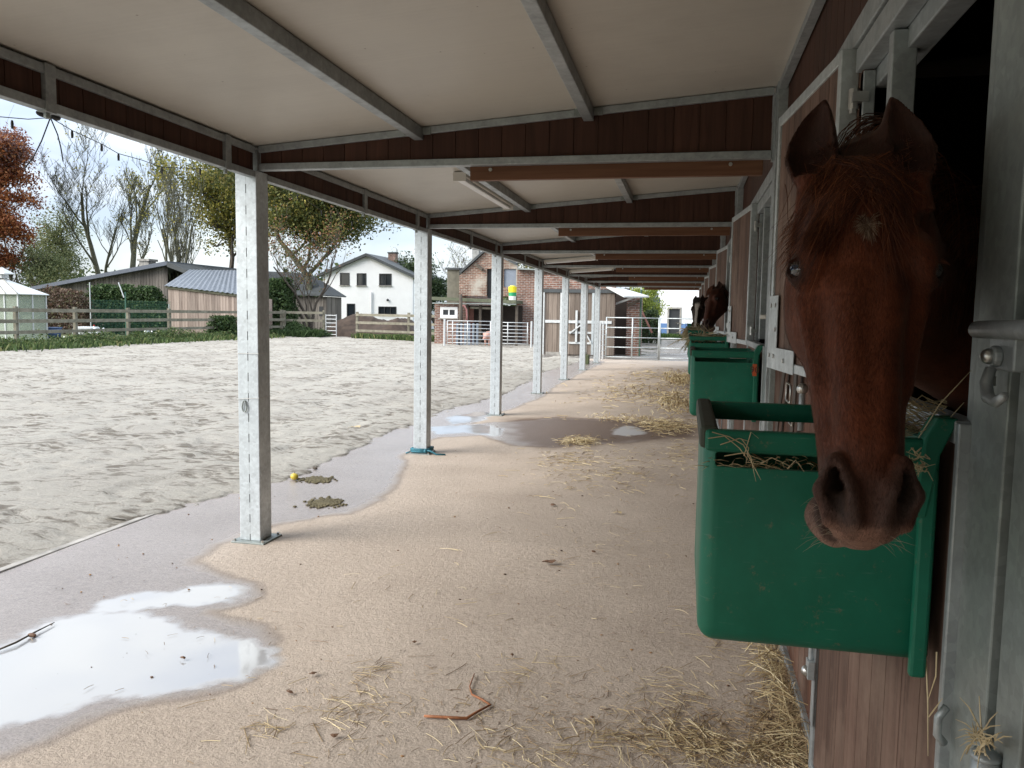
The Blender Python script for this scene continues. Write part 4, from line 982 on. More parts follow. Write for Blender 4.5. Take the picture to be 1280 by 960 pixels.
# ray into the field to lay hair on the skin
_ax, _D = fld
def Dw(p):
    i = [np.clip(np.searchsorted(_ax[d], p[d])-1, 0, len(_ax[d])-2) for d in range(3)]
    t = [(p[d]-_ax[d][i[d]])/(_ax[d][i[d]+1]-_ax[d][i[d]]) for d in range(3)]; s = 0
    for a in (0, 1):
        for b_ in (0, 1):
            for c_ in (0, 1):
                s += _D[i[0]+a, i[1]+b_, i[2]+c_]*(t[0] if a else 1-t[0])*(t[1] if b_ else 1-t[1])*(t[2] if c_ else 1-t[2])
    return s
def skin_w(u, v):
    w = .12
    for _ in range(40):
        d = Dw(tow(u, v, w))/hk
        if d < .001: break
        w -= max(d*.8, .001)
        if w < -.2: break
    return w
def hair_mesh(name, strands, mat, parent, width=.0011):
    V = []; F = []
    for pts, wd in strands:
        pts = [Vector(p) for p in pts]; n_ = len(pts); b0 = len(V)
        for i, p in enumerate(pts):
            d = (pts[min(i+1, n_-1)]-pts[max(i-1, 0)]).normalized(); vdir = (Vector(CAM_P)-p).normalized()
            s = d.cross(Vector((.3, -.9, .2))).normalized(); q = d.cross(s)
            r_ = wd*(1-.75*(i/(n_-1))**2)
            for a in (0, 2.094, 4.189): V.append(tuple(p+(s*math.cos(a)+q*math.sin(a))*r_))
        for i in range(n_-1):
            for a in range(3):
                c_ = (a+1) % 3; F.append((b0+3*i+a, b0+3*i+c_, b0+3*i+3+c_, b0+3*i+3+a))
    return link_mesh(name, V, F, mat, parent, smooth=True)
# short coat hair laid down the face and neck, coloured like the skin under it
def short_fur(ob, n, ln, wd, seed):
    r_ = np.random.default_rng(seed); me = ob.data; nv = len(me.vertices); off = np.array(ob.location)
    co = np.empty(nv*3); me.vertices.foreach_get('co', co); co = co.reshape(-1, 3)+off
    no = np.empty(nv*3); me.vertices.foreach_get('normal', no); no = no.reshape(-1, 3)
    col = np.empty(nv*4); me.color_attributes['coat'].data.foreach_get('color', col); col = col.reshape(-1, 4)
    u, v, w = toloc(co[:, 0], co[:, 1], co[:, 2])
    ok = np.where((u > -.05) & (u < .60) & (np.abs(v) < .15) & (w > -.26) & (w < .06) & ((no*(np.array(CAM_P)-co)).sum(1) > -.1))[0]
    sel = r_.choice(ok, n); P = co[sel]+r_.normal(0, .0022, (n, 3)); N = no[sel]; u_ = u[sel]; v_ = v[sel]
    P = co[sel]+(P-co[sel])-N*((P-co[sel])*N).sum(1)[:, None]
    d = np.array(tow(1, 0, 0)-tow(0, 0, 0))[None]*np.ones((n, 1)) + np.array(tow(0, 1, 0)-tow(0, 0, 0))[None]*(np.sign(v_)*.35*sstep(.02, .08, np.abs(v_))+(fbm(u_*14+9, v_*14+9, 2)-.5)*1.3)[:, None]
    d += r_.normal(0, .16, (n, 3)); d -= N*(d*N).sum(1)[:, None]; d /= np.linalg.norm(d, axis=1)[:, None]; s = np.cross(d, N)
    L_ = (ln*r_.uniform(.6, 1.3, n)*(1-.45*sstep(.44, .54, u_)))[:, None]; w_ = wd*r_.uniform(.7, 1.3, n)[:, None]
    V = np.stack([P-s*w_, P+s*w_, P+d*L_+N*L_*.22], 1).reshape(-1, 3); F = np.arange(3*n).reshape(n, 3)
    o = link_mesh('short_fur', V, F, CHEST['coat'], ob)
    c = col[sel]*np.concatenate([np.repeat(r_.uniform(.55, 1.55, n)[:, None], 3, 1), np.ones((n, 1))], 1)
    ca = o.data.color_attributes.new('coat', 'FLOAT_COLOR', 'POINT'); ca.data.foreach_set('color', np.repeat(c, 3, 0).astype(np.float32).ravel())
short_fur(horse, 60000, .0085, .00042, 5)
rr = random.Random(3); strands = []
grid_cache = {}
def skw(u, v):
    key = (round(u/.012), round(v/.012))
    if key not in grid_cache: grid_cache[key] = skin_w(key[0]*.012, key[1]*.012)
    return grid_cache[key]
def skws(u, v):
    iu, iv = math.floor(u/.012), math.floor(v/.012); fu, fv = u/.012-iu, v/.012-iv; t = 0
    for a in (0, 1):
        for b_ in (0, 1): t += max(skw((iu+a)*.012, (iv+b_)*.012), -.09)*(fu if a else 1-fu)*(fv if b_ else 1-fv)
    return t
for i in range(1500):
    left = rr.random() < .68
    u0 = rr.uniform(-.02, .04); v0 = rr.gauss(-.004, .030)
    lock = rr.choice(range(6)); lv = [.012, .020, .030, .042, .055, .066][lock]
    if left: lv = [-.112, -.108, -.10, -.090, -.082, -.066][lock]
    v1 = lv+rr.gauss(0, .012); u1 = rr.uniform(.04, .105) if rr.random() < .9 else rr.uniform(.13, .24)
    if left: u1 = max(u1, rr.uniform(.09, .175))
    pts = []; ph = rr.uniform(0, 6.3); amp = rr.uniform(.002, .008); lift = rr.uniform(.001, .010); 
    for j in range(9):
        t = j/8; u = u0+(u1-u0)*t; v = v0+(v1-v0)*(t**.8)+amp*math.sin(ph+t*5)*t
        w = skws(u, v)+.004+lift*math.sin(min(t*2.2, 3.0))+ .006*t*(rr.random()-.3)
        if abs(v) > .085: w = max(w, -.055-.3*(abs(v)-.085))
        pts.append(tow(u, v, w))
    strands.append((pts, rr.uniform(.0003, .0007)))
fl = hair_mesh('forelock', strands, MT['hair'], horse)
strands = []     # fine fuzz along the poll and inside of the ears
for s in (-1, 1):
    for i in range(70):
        t = rr.random(); bu, bv = .045-.10*t, s*(.062*1.05-.004*t); v_ = bv+rr.gauss(0, .010); u_ = bu+.01
        w_ = -.030+rr.uniform(-.008, .006); ln = rr.uniform(.010, .024)
        pts = [tow(u_, v_, w_), tow(u_+.004, v_+rr.gauss(0, .004), w_+ln*.6), tow(u_+rr.gauss(0, .006), v_+rr.gauss(0, .007), w_+ln)]
        strands.append((pts, .0005))
    hair_mesh('ear_fur', strands, MT['hair'], horse); strands = []
strands = []     # mane falling on the far side
for i in range(900):
    t = rr.random(); p0 = Vector(neck[0][:3]).lerp(Vector(neck[3][:3]), t); r0 = neck[0][3]+(neck[3][3]-neck[0][3])*t+.03
    p0 = p0+Vector((rr.gauss(0, .01), rr.gauss(0, .01), r0*.98)); s = rr.choice((-1, -1, 1)); L_ = rr.uniform(.10, .22)
    side = Vector((-.6, -.5, 0)) if s < 0 else Vector((.5, .6, 0))
    pts = [p0+side*(r0*1.05*math.sin(min(a*1.5, 1.57)))*1.25+Vector((0, 0, -L_*a*a)) for a in (0, .25, .5, .75, 1)]; strands.append((pts, .0010))
hair_mesh('mane', strands, MT['hair'], horse)
MT['whisker'] = islandmat('pale_whiskers', [(0, (.18, .15, .11)), (1, (.45, .38, .28))], .4)
strands = []
for i in range(90):     # whiskers on chin and lips
    v0 = rr.uniform(-.075, .045); u0 = rr.uniform(.53, .60); w0 = rr.uniform(-.12, -.05) if v0 < .0 else rr.uniform(-.06, -.02)
    dv = -1 if v0 < 0.0 else .7; L_ = rr.uniform(.012, .042)
    a = rr.uniform(-.4, 1.0); p = tow(u0, v0*.85, w0)
    d = (tow(u0+a, v0+dv, w0+.2)-tow(u0, v0, w0)).normalized()
    pts = [p, p+d*L_*.5, p+d*L_+Vector((0, 0, -L_*.15))]; strands.append((pts, .0004))
lash = []
for s in (-1, 1):       # lashes
    for i in range(26):
        e_ = EYE_L*np.array([1, s, 1]); t = rr.uniform(-1, 1); p = tow(e_[0]-.012, e_[1]+s*(.012-.006*t), e_[2]+.012+.010*t)
        d = (tow(e_[0]-.02+.04, e_[1]+s*1.0, e_[2]+.3)-tow(*e_)).normalized(); lash.append(([p, p+d*.008, p+d*.016+Vector((0, 0, -.005))], .0004))
hair_mesh('whiskers', strands, MT['whisker'], horse)
hair_mesh('eyelashes', lash, MT['hair'], horse)
MT['starhair'] = islandmat('white_star_hair', [(0, (.10, .05, .03)), (1, (.38, .28, .20))], .5)
strands = []
for i in range(150):
    a = rr.uniform(0, 6.3); rd = rr.uniform(0, .011)*(1+.5*math.sin(a*3+1)); u0 = .122+rd*math.cos(a)*1.3; v0 = -.004+rd*math.sin(a); L_ = rr.uniform(.008, .016)
    du, dv = math.cos(a)*1.0+.35, math.sin(a); w0 = skws(u0, v0)+.001
    strands.append(([tow(u0, v0, w0), tow(u0+du*L_*.5, v0+dv*L_*.5, w0+.004), tow(u0+du*L_, v0+dv*L_, w0+.003)], .0005))
hair_mesh('star_marking', strands, MT['starhair'], horse)

# the two horses further along the row
for (nm, lab, p1, d1, p2, d2, hint, base, muzc, blz, yb) in (
    ('horse', 'brown horse in profile eating hay over a far green trough', (890, 361), 9.25, (879, 409), 9.0, (-.5, .85, 0), (.060, .018, .010), (.03, .015, .012), False, 9.6),
    ('horse', 'dark horse with a white blaze, farthest along the row of stalls', (872, 374), 12.7, (869, 403), 12.45, (-.93, .35, 0), (.016, .009, .007), (.02, .012, .010), True, 13.1)):
    pa = cam_d(*p1, d1); pb = cam_d(*p2, d2); pb = pa+(pb-pa).normalized()*.56
    mt_ = dict(CHEST); mt_.update(base=base, muzzle=muzc, lip=muzc)
    nk = [(pa.x+.06, pa.y+.10, pa.z-.06, .08), (.50, pa.y+.35, pa.z-.04, .12), (.75, yb+.1, 1.50, .17), (1.0, yb+.15, 1.35, .22), (1.2, yb+.15, 1.25, .26)]
    bd = dict(pts=[(.9, yb, 1.4), (2.75, yb+.2, 1.3)], chains=[[(x+.05 if False else x, yb+.15, z, r_) for x, z, r_ in ((1.2, 1.20, .26), (1.6, 1.17, .30), (2.15, 1.20, .31), (2.5, 1.26, .25))],
        legs(1.2, yb, 1.1, .13), legs(1.22, yb+.3, 1.1, .13), hleg(2.5, yb, 1.15, .17), hleg(2.52, yb+.3, 1.15, .17)])
    ho, tw_, tl_, k_, _f = make_horse(nm, lab, pa, pb, hint, 0.0, nk, bd, .010, mt_, blaze=blz, seed=4)
    sts = []
    for i in range(260):
        v0 = rr.gauss(0, .02); u0 = rr.uniform(-.03, .02); v1 = rr.uniform(-.07, .07); u1 = rr.uniform(.04, .13)
        sts.append(([tw_(u0+(u1-u0)*t, v0+(v1-v0)*t, .02+.012*math.sin(t*3)) for t in (0, .33, .66, 1)], .0018))
    for i in range(420):
        t = rr.random(); a = Vector(nk[0][:3]).lerp(Vector(nk[2][:3]), t); r0 = nk[0][3]+(nk[2][3]-nk[0][3])*t+.02
        p0 = a+Vector((rr.gauss(0, .012), rr.gauss(0, .012), r0)); side = Vector((-.45, -.75, 0))
        sts.append(([p0+side*(r0*1.2*math.sin(min(q*1.5, 1.57)))+Vector((0, 0, -.2*q*q)) for q in (0, .3, .6, 1)], .0022))
    hair_mesh('mane', sts, MT['black'] if blz else MT['hair'], ho)
# ================================================================== TREES AND PLANTS
def tree_skeleton(rs, base, h, spread, trunk_r, levels=4, fork=.35, lean=(0, 0), nchild=(3, 5), up=.55, curve=.25, minr=.01, multi=1, ratio=.62, whip=0):
    """recursive tapering limbs; returns MB of all limbs and the twig tips"""
    mb = MB(); tips = []
    def grow(p, d, ln, r, lv):
        n = 5 if lv < 2 else 4 if lv < 3 else 3; pts = [p.copy()]; rad = [r]; dd = d.copy(); step = ln/n
        for i in range(n):
            dd = (dd+Vector((rs.gauss(0, curve), rs.gauss(0, curve), rs.gauss(0, curve*.6)+up*.12))).normalized()
            p = p+dd*step; pts.append(p.copy()); rad.append(max(r*(1-(i+1)/n*.62), minr*.6))
        mb.tube(pts, rad, 8 if lv == 0 else 5 if lv == 1 else 3, cap=False)
        if lv >= levels-1:
            tips.extend((pts[k], dd) for k in range(1, len(pts))); return
        k = rs.randint(*nchild)+(1 if lv == 0 else 0)
        for c in range(k):
            t = fork+(1-fork)*(c+rs.random())/k if lv == 0 else .25+.75*(c+rs.random()*.8)/k
            t = min(t, .98); j = min(int(t*n), n-1); f = t*n-j; q = pts[j].lerp(pts[j+1], f); rr_ = rad[j]+(rad[j+1]-rad[j])*f
            a = rs.uniform(0, 6.28); out = Vector((math.cos(a), math.sin(a), 0))
            nd = (dd*(.65-spread*.25)+out*spread*rs.uniform(.7, 1.2)+Vector((0, 0, up*rs.uniform(.5, 1.1)))).normalized()
            grow(q, nd, ln*ratio*rs.uniform(.75, 1.15)*(1-.25*t if lv == 0 else 1), max(rr_*rs.uniform(.5, .68), minr), lv+1)
    for m_ in range(multi):
        a = rs.uniform(0, 6.28); o = Vector((math.cos(a), math.sin(a), 0))*(.25*trunk_r*8 if multi > 1 else 0)
        d = Vector((lean[0], lean[1], 1))+(o*rs.uniform(.3, 1.0)/max(o.length, .01)*.30 if multi > 1 else Vector())
        grow(Vector(base)+o*.4, d.normalized(), h*.62 if levels > 1 else h, trunk_r, 0)
    return mb, tips
def leaf_cloud(rs, centers, n, sig, size, mat, name, parent, droop=0, flat=.8):
    C_ = np.array([tuple(c) for c in centers]); r_ = np.random.default_rng(rs.randint(0, 9999))
    i = r_.integers(0, len(C_), n); P = C_[i]+r_.normal(0, 1, (n, 3))*np.array([sig, sig, sig*flat]); 
    if droop: P[:, 2] -= r_.random(n)*droop
    a = r_.normal(0, 1, (n, 3)); a /= np.linalg.norm(a, axis=1)[:, None]; b_ = r_.normal(0, 1, (n, 3)); b_ -= a*(a*b_).sum(1)[:, None]; b_ /= np.linalg.norm(b_, axis=1)[:, None]
    s = size*r_.uniform(.6, 1.35, n)[:, None]
    V = np.stack([P-a*s, P-b_*s*.55+a*s*.1, P+a*s, P+b_*s*.55+a*s*.1], 1).reshape(-1, 3)
    F = np.arange(n*4).reshape(n, 4)
    return link_mesh(name, V, F, mat, parent)
MT['bark'] = simple('grey_bark', (.085, .070, .055), .9, 0, .35, 3, .5)
MT['bark_green'] = simple('ivy_green_bark', (.085, .085, .055), .9, 0, .35, 3, .5)
LM = dict(
 copper=islandmat('copper_leaves', [(0, (.10, .025, .012)), (.4, (.24, .075, .03)), (.75, (.38, .14, .05)), (1, (.42, .22, .10))], .6, .35),
 mauve=islandmat('pale_mauve_leaves', [(0, (.16, .10, .10)), (1, (.34, .22, .20))], .6, .35),
 willow=islandmat('willow_leaves', [(0, (.10, .13, .06)), (.6, (.20, .23, .11)), (1, (.34, .34, .16))], .6, .35),
 yellow=islandmat('yellow_green_leaves', [(0, (.12, .13, .02)), (.5, (.28, .26, .05)), (1, (.45, .38, .10))], .6, .4),
 oak=islandmat('olive_leaves', [(0, (.035, .048, .015)), (.5, (.09, .11, .03)), (.85, (.20, .19, .05)), (1, (.30, .22, .07))], .6, .35),
 rust=islandmat('rusty_leaves', [(0, (.16, .06, .03)), (1, (.38, .20, .11))], .6, .35),
 dark=islandmat('dark_green_leaves', [(0, (.018, .035, .014)), (.6, (.045, .075, .028)), (1, (.09, .12, .045))], .6, .25),
 bush=islandmat('hedge_leaves', [(0, (.022, .045, .016)), (.6, (.05, .09, .03)), (1, (.10, .15, .055))], .6, .3),
 lime=islandmat('lime_leaves', [(0, (.14, .20, .03)), (.6, (.30, .36, .07)), (1, (.45, .48, .14))], .6, .4),
 weeds=islandmat('weed_leaves', [(0, (.03, .05, .018)), (.5, (.08, .13, .04)), (.85, (.15, .20, .07)), (1, (.28, .26, .12))], .6, .3))
GRP = 'trees beyond the arena'
def tree(label, px, ybase_px, Y, toppx, seed, kind='leafy', bark='bark', **k):
    rs = random.Random(seed); b0 = atY(px, ybase_px, Y); top = atY(px, toppx, Y).z; h = top-0
    base = (b0.x, Y, -.1)
    leaves = k.pop('leaves', []); blob = k.pop('blob', None); name = k.pop('name', 'tree')
    t = thing(name, label, 'tree', base, GRP)
    mb, tips = tree_skeleton(rs, base, h, **k)
    zs = sorted(v[2] for v in mb.v); f = h/max(zs[int(len(zs)*.995)], .1)     # true height
    mb.v = [(base[0]+(v[0]-base[0])*f, base[1]+(v[1]-base[1])*f, base[2]+(v[2]-base[2])*f) for v in mb.v]
    tips = [Vector((base[0]+(p.x-base[0])*f, base[1]+(p.y-base[1])*f, base[2]+(p.z-base[2])*f)) for p, d in tips]
    mb.build('trunk', MT[bark], t, True)
    if blob:
        cxp, cyp, rxp, ryp, nb, off = blob; c0 = atY(cxp, cyp, Y); rx = rxp*Y/1000; rz = ryp*Y/1000; bc = []
        while len(bc) < nb:
            q = [rs.uniform(-1, 1) for _ in range(3)]; d_ = math.sqrt(sum(v*v for v in q))
            if .35 < d_ < 1: bc.append(Vector((c0.x+q[0]*rx, Y+q[1]*rx*.8, c0.z+q[2]*rz)))
        tb = MB(); hub = [Vector((base[0]+(c0.x-base[0])*t_*.8, Y, c0.z*t_)) for t_ in (.35, .5, .65, .8, .95)]
        for p in bc:
            hq = min(hub, key=lambda g: (g-p).length+max(0, g.z-p.z)*2); mid = hq.lerp(p, .5)+Vector((0, 0, (p-hq).length*.08)); tb.tube([hq, mid, p], [.07, .04, .015], 4, cap=False)
        tb.build('branches', MT[bark], t, True); tips = bc if off else tips+bc*max(1, len(tips)//max(1, 2*nb))
    for i, L_ in enumerate(leaves):
        mat, n_, sig, size = L_[:4]; sel = tips
        if len(L_) > 4: sel = [p for p in tips if L_[4](p, h)] or tips
        leaf_cloud(rs, sel, n_, sig, size, LM[mat], 'crown', t, droop=L_[5] if len(L_) > 5 else 0)
    return t
tree('copper leaved tree at the left edge of the photo', 2, 400, 58, 110, 11, levels=4, spread=.8, trunk_r=.28, fork=.2, nchild=(4, 5), up=.4, blob=(-4, 240, 52, 105, 90, True), leaves=[('copper', 26000, .55, .12), ('mauve', 6000, .5, .11, lambda p, h: p.z > h*.66)])
tree('pale green drooping tree between the copper tree and the bare trees', 66, 400, 66, 252, 12, levels=4, spread=.75, trunk_r=.2, fork=.2, nchild=(4, 5), up=.4, blob=(72, 300, 38, 52, 46, True), leaves=[('willow', 11000, .5, .10, lambda p, h: True, 1.2)])
tree('small pale green bush tree over the greenhouse', 28, 400, 60, 280, 13, levels=4, spread=.8, trunk_r=.16, fork=.2, nchild=(4, 5), up=.4, blob=(48, 330, 30, 25, 24, True), leaves=[('willow', 5000, .45, .10, lambda p, h: True, .6)])
tree('tall bare tree left of the pair above the barn roof', 133, 390, 66, 135, 21, bark='bark_green', levels=6, spread=.66, trunk_r=.30, fork=.22, nchild=(4, 5), up=.55, curve=.12, minr=.016, ratio=.58, leaves=[('yellow', 350, .3, .10)])
tree('tall bare tree right of the pair above the barn roof, with yellow tufts', 163, 390, 64, 145, 22, bark='bark_green', levels=6, spread=.60, trunk_r=.28, fork=.2, nchild=(4, 5), up=.62, curve=.12, minr=.017, ratio=.52, leaves=[('yellow', 1400, .35, .10)])
tree('many stemmed bare tree behind the wooden shed', 222, 400, 50, 196, 23, bark='bark_green', levels=5, spread=.42, trunk_r=.15, fork=.2, nchild=(3, 4), up=1.0, curve=.10, minr=.015, ratio=.6, multi=5, leaves=[('yellow', 380, .3, .09)])
tree('yellow green leafy tree just left of the nearest post', 275, 400, 56, 186, 31, levels=4, spread=.9, trunk_r=.24, fork=.40, nchild=(4, 5), up=.55, blob=(268, 252, 40, 66, 60, False), leaves=[('yellow', 12000, .45, .11), ('oak', 8000, .5, .11)])
tree('big olive green tree right of the nearest post', 384, 405, 52, 165, 32, bark='bark_green', levels=5, spread=1.1, trunk_r=.26, fork=.3, nchild=(4, 5), up=.45, ratio=.66, blob=(402, 248, 80, 58, 110, False), leaves=[('oak', 52000, .42, .105, lambda p, h: p.z > h*.42), ('yellow', 2500, .45, .10, lambda p, h: p.z > h*.42)])
tree('slender rusty leaved tree in front of the big olive tree', 386, 405, 47, 262, 33, levels=4, spread=.32, trunk_r=.10, fork=.25, nchild=(3, 4), up=1.1, multi=3, leaves=[('rust', 1000, .35, .07, lambda p, h: p.z > h*.4), ('oak', 1500, .35, .08)])
tree('dark evergreen between the white house and the brick barn', 546, 405, 75, 328, 34, levels=4, spread=.6, trunk_r=.2, fork=.1, nchild=(4, 5), up=.6, leaves=[('dark', 12000, .5, .12)])
tree('bare tree behind the chimney of the white house', 506, 400, 95, 312, 35, levels=5, spread=.7, trunk_r=.16, fork=.2, nchild=(3, 5), up=.5, curve=.15, minr=.02, leaves=[('dark', 700, .4, .12)])
tree('fine branched bare tree behind the brick barn', 568, 400, 90, 300, 36, levels=5, spread=.7, trunk_r=.16, fork=.2, nchild=(3, 5), up=.6, curve=.15, minr=.02, leaves=[('willow', 500, .4, .10)])
tree('lime green tree beyond the end of the walkway', 806, 415, 48, 355, 37, levels=4, spread=.32, trunk_r=.14, fork=.2, nchild=(4, 5), up=.5, leaves=[('lime', 6000, .22, .06)])
tree('green tree top over the brick wall', 664, 380, 60, 318, 38, levels=4, spread=.8, trunk_r=.14, fork=.2, nchild=(4, 5), up=.5, leaves=[('oak', 6000, .4, .10)])

def bush(name, label, cat, x0, x1, ytop, ybot, Y, depth, mat, n, size, seed, group=None):
    r_ = np.random.default_rng(seed); a = atY(x0, ybot, Y); b_ = atY(x1, ybot, Y); zt = atY((x0+x1)/2, ytop, Y).z; zb = -.05
    t = thing(name, label, cat, ((a.x+b_.x)/2, Y, 0), group)
    X = r_.uniform(a.x, b_.x, n); U = r_.random(n)**.75; topz = zt*(.82+.3*fbm(X*.9+seed, X*0+1.5, 3)); Z = zb+(topz-zb)*U; Yv = Y+r_.normal(0, depth*.28, n)
    edge = np.minimum(X-a.x, b_.x-X)/((b_.x-a.x)*.18+.01); Z = zb+(Z-zb)*np.clip(edge, 0, 1)**.4
    P = np.stack([X, Yv, Z], 1); q = r_.normal(0, 1, (n, 3)); q /= np.linalg.norm(q, axis=1)[:, None]; w_ = r_.normal(0, 1, (n, 3)); w_ -= q*(q*w_).sum(1)[:, None]; w_ /= np.linalg.norm(w_, axis=1)[:, None]
    s = size*r_.uniform(.6, 1.4, n)[:, None]; V = np.stack([P-q*s, P-w_*s*.6, P+q*s, P+w_*s*.6], 1).reshape(-1, 3)
    link_mesh('foliage', V, np.arange(n*4).reshape(n, 4), mat, t)
    mb = MB(); k_ = max(3, int((b_.x-a.x)/1.2))
    for i in range(k_):
        x = a.x+(b_.x-a.x)*(i+.5)/k_
        for j in range(3): mb.tube([(x, Y, -.1), (x+r_.normal(0, .15), Y+r_.normal(0, .1), zt*.4), (x+r_.normal(0, .4), Y+r_.normal(0, .2), zt*.75)], [.04, .025, .01], 5)
    mb.build('stem', MT['bark'], t); return t
bush('hedge', 'green hedge in front of the barn planks', 'hedge', 106, 212, 357, 405, 43, 1.2, LM['bush'], 16000, .09, 1)
bush('bush', 'reddish brown bare bush beside the greenhouse', 'bush', 50, 112, 362, 405, 41, 1.2, islandmat('brown_twigs', [(0, (.08, .05, .035)), (.7, (.17, .11, .08)), (1, (.12, .14, .06))], .7, .2), 7000, .07, 2)
bush('bush', 'dark green bush right of the nearest post, in front of the shed', 'bush', 334, 368, 345, 412, 45.5, 1.2, LM['bush'], 9000, .085, 3)
bush('bush', 'low green bush at the right foot of the wooden shed', 'bush', 262, 296, 392, 418, 38.2, .8, LM['bush'], 3000, .07, 4)
bush('bush', 'green bush in the dark yard beyond the end gate', 'bush', 801, 826, 388, 416, 46, .8, LM['dark'], 2500, .06, 5)
# verge of weeds along the arena fence
def verge(name, pts, width, n, h, seed, mat):
    r_ = np.random.default_rng(seed); pts = [np.array(p) for p in pts]; seg = np.array([np.linalg.norm(b_-a) for a, b_ in zip(pts, pts[1:])]); cum = np.concatenate([[0], np.cumsum(seg)])
    u = r_.random(n)*cum[-1]; i = np.clip(np.searchsorted(cum, u)-1, 0, len(seg)-1); t = ((u-cum[i])/seg[i])[:, None]
    A_ = np.array(pts)[i]; B_ = np.array(pts)[i+1]; d = (B_-A_)/seg[i][:, None]; P = A_*(1-t)+B_*t; nrm = np.stack([-d[:, 1], d[:, 0]], 1)
    P = P+nrm*r_.normal(0, width*.33, n)[:, None]; hh = h*r_.uniform(.3, 1, n)*(.45+1.1*fbm(P[:, 0]*.7+5, P[:, 1]*.7, 3))
    a = r_.uniform(0, 6.28, n); w_ = r_.uniform(.015, .045, n); ln = r_.normal(0, .35, (n, 2))*hh[:, None]
    b0 = np.stack([P[:, 0]-np.cos(a)*w_, P[:, 1]-np.sin(a)*w_, np.full(n, -.06)], 1); b1 = np.stack([P[:, 0]+np.cos(a)*w_, P[:, 1]+np.sin(a)*w_, np.full(n, -.06)], 1)
    t1 = np.stack([P[:, 0]+ln[:, 0]+np.cos(a)*w_*1.2, P[:, 1]+ln[:, 1]+np.sin(a)*w_*1.2, hh*.8], 1); t0 = np.stack([P[:, 0]+ln[:, 0]*1.3, P[:, 1]+ln[:, 1]*1.3, hh], 1)
    V = np.stack([b0, b1, t1, t0], 1).reshape(-1, 3); o = link_mesh(name, V, np.arange(4*n).reshape(n, 4), mat); return o
FX = -24.6
def leafy_verge(name, pts, width, n, h, seed, mat, size=.045):
    r_ = np.random.default_rng(seed); pts = np.array(pts, float); seg = np.linalg.norm(np.diff(pts, axis=0), axis=1); cum = np.concatenate([[0], np.cumsum(seg)])
    u = r_.random(n)*cum[-1]; i = np.clip(np.searchsorted(cum, u)-1, 0, len(seg)-1); t = ((u-cum[i])/seg[i])[:, None]; P = pts[i]*(1-t)+pts[i+1]*t
    P = P+r_.normal(0, width*.33, (n, 2)); hh = h*(.15+1.5*fbm(P[:, 0]*.8+3, P[:, 1]*.8, 4)**2.0)*1.5; z = -.05+hh*r_.random(n)**.7
    P = np.stack([P[:, 0], P[:, 1], z], 1); a = r_.normal(0, 1, (n, 3)); a /= np.linalg.norm(a, axis=1)[:, None]; b_ = r_.normal(0, 1, (n, 3)); b_ -= a*(a*b_).sum(1)[:, None]; b_ /= np.linalg.norm(b_, axis=1)[:, None]
    s = size*r_.uniform(.5, 1.5, n)[:, None]; V = np.stack([P-a*s, P-b_*s*.5, P+a*s, P+b_*s*.5], 1).reshape(-1, 3)
    return link_mesh(name, V, np.arange(4*n).reshape(n, 4), mat)
v = leafy_verge('verge_weeds', [(FX+.7, 19), (FX+.7, 36.5), (FX+1.2, 41.5)], 1.3, 30000, .42, 15, LM['weeds']); tag(v, 'leafy clumps of weeds growing round the posts of the left arena fence', 'weeds', kind='stuff')
v = leafy_verge('verge_weeds', [(FX+1.2, 42.8), (atY(405, 420, 44).x, 43.8)], .9, 12000, .7, 16, LM['bush'], .05); tag(v, 'leafy green weeds round the posts of the back fence by the white ladder', 'weeds', kind='stuff')
v = verge('verge_weeds', [(FX+.9, 19), (FX+.9, 36.5), (FX+1.2, 41.5)], 1.8, 22000, .26, 5, LM['weeds']); tag(v, 'band of green weeds along the foot of the left arena fence', 'weeds', kind='stuff')
v = verge('verge_weeds', [(FX+1.2, 42.6), (atY(405, 420, 44).x, 43.6)], 1.1, 14000, .45, 6, LM['bush']); tag(v, 'green weeds under the back arena fence right of the nearest post', 'weeds', kind='stuff')
v = verge('verge_weeds', [(atY(450, 420, 43.4).x, 43.2), (atY(556, 420, 40.6).x, 40.2)], .7, 7000, .32, 7, LM['weeds']); tag(v, 'short weeds under the back fence between the dirt heap and the pig pen', 'weeds', kind='stuff')
v = verge('verge_weeds', [(-1.8, 55), (2.5, 55)], 1.2, 6000, .35, 8, LM['grass'] if 'grass' in LM else MT['grass']); tag(v, 'green grass strip in front of the far white house', 'grass', kind='stuff')

# ================================================================== FENCES AND GATES
MT['rail'] = wood('grey_green_fence_wood', (.14, .13, .095), (.31, .29, .23), (3, 3, 3), .8, .3)
def rail_fence(label, pts, hpost, rails, post_w=.13, every=None):
    t = thing('rail_fence', label, 'fence', (pts[0][0], pts[0][1], 0), 'timber rail fences round the arena')
    for (x, y) in pts:
        MB().box((x-post_w/2, y-post_w/2, -.1), (x+post_w/2, y+post_w/2, hpost)).build('fence_post', MT['rail'], t, bevel=.01)
    for z, hgt in rails:
        for (a, b_) in zip(pts, pts[1:]):
            d = Vector((b_[0]-a[0], b_[1]-a[1], 0)).normalized(); nrm = Vector((d.y, -d.x, 0))*(post_w/2+.022)
            if nrm.x < 0 and abs(nrm.x) > abs(nrm.y): nrm = -nrm
            if abs(nrm.y) > abs(nrm.x) and nrm.y > 0: nrm = -nrm
            MB().bar(Vector((a[0], a[1], z))+nrm-d*.02, Vector((b_[0], b_[1], z+random.uniform(-.01, .01)))+nrm+d*.0-d*.03, .04, hgt).build('fence_rail', MT['rail'], t)
    return t
pl = [(FX, y) for y in (17, 20.4, 24.0)]+[(FX+.1, atX(x, 430, FX+.1).y) for x in (21, 95, 161, 212)]+[(FX+.4, 40.2), (FX+1.1, 44.1)]
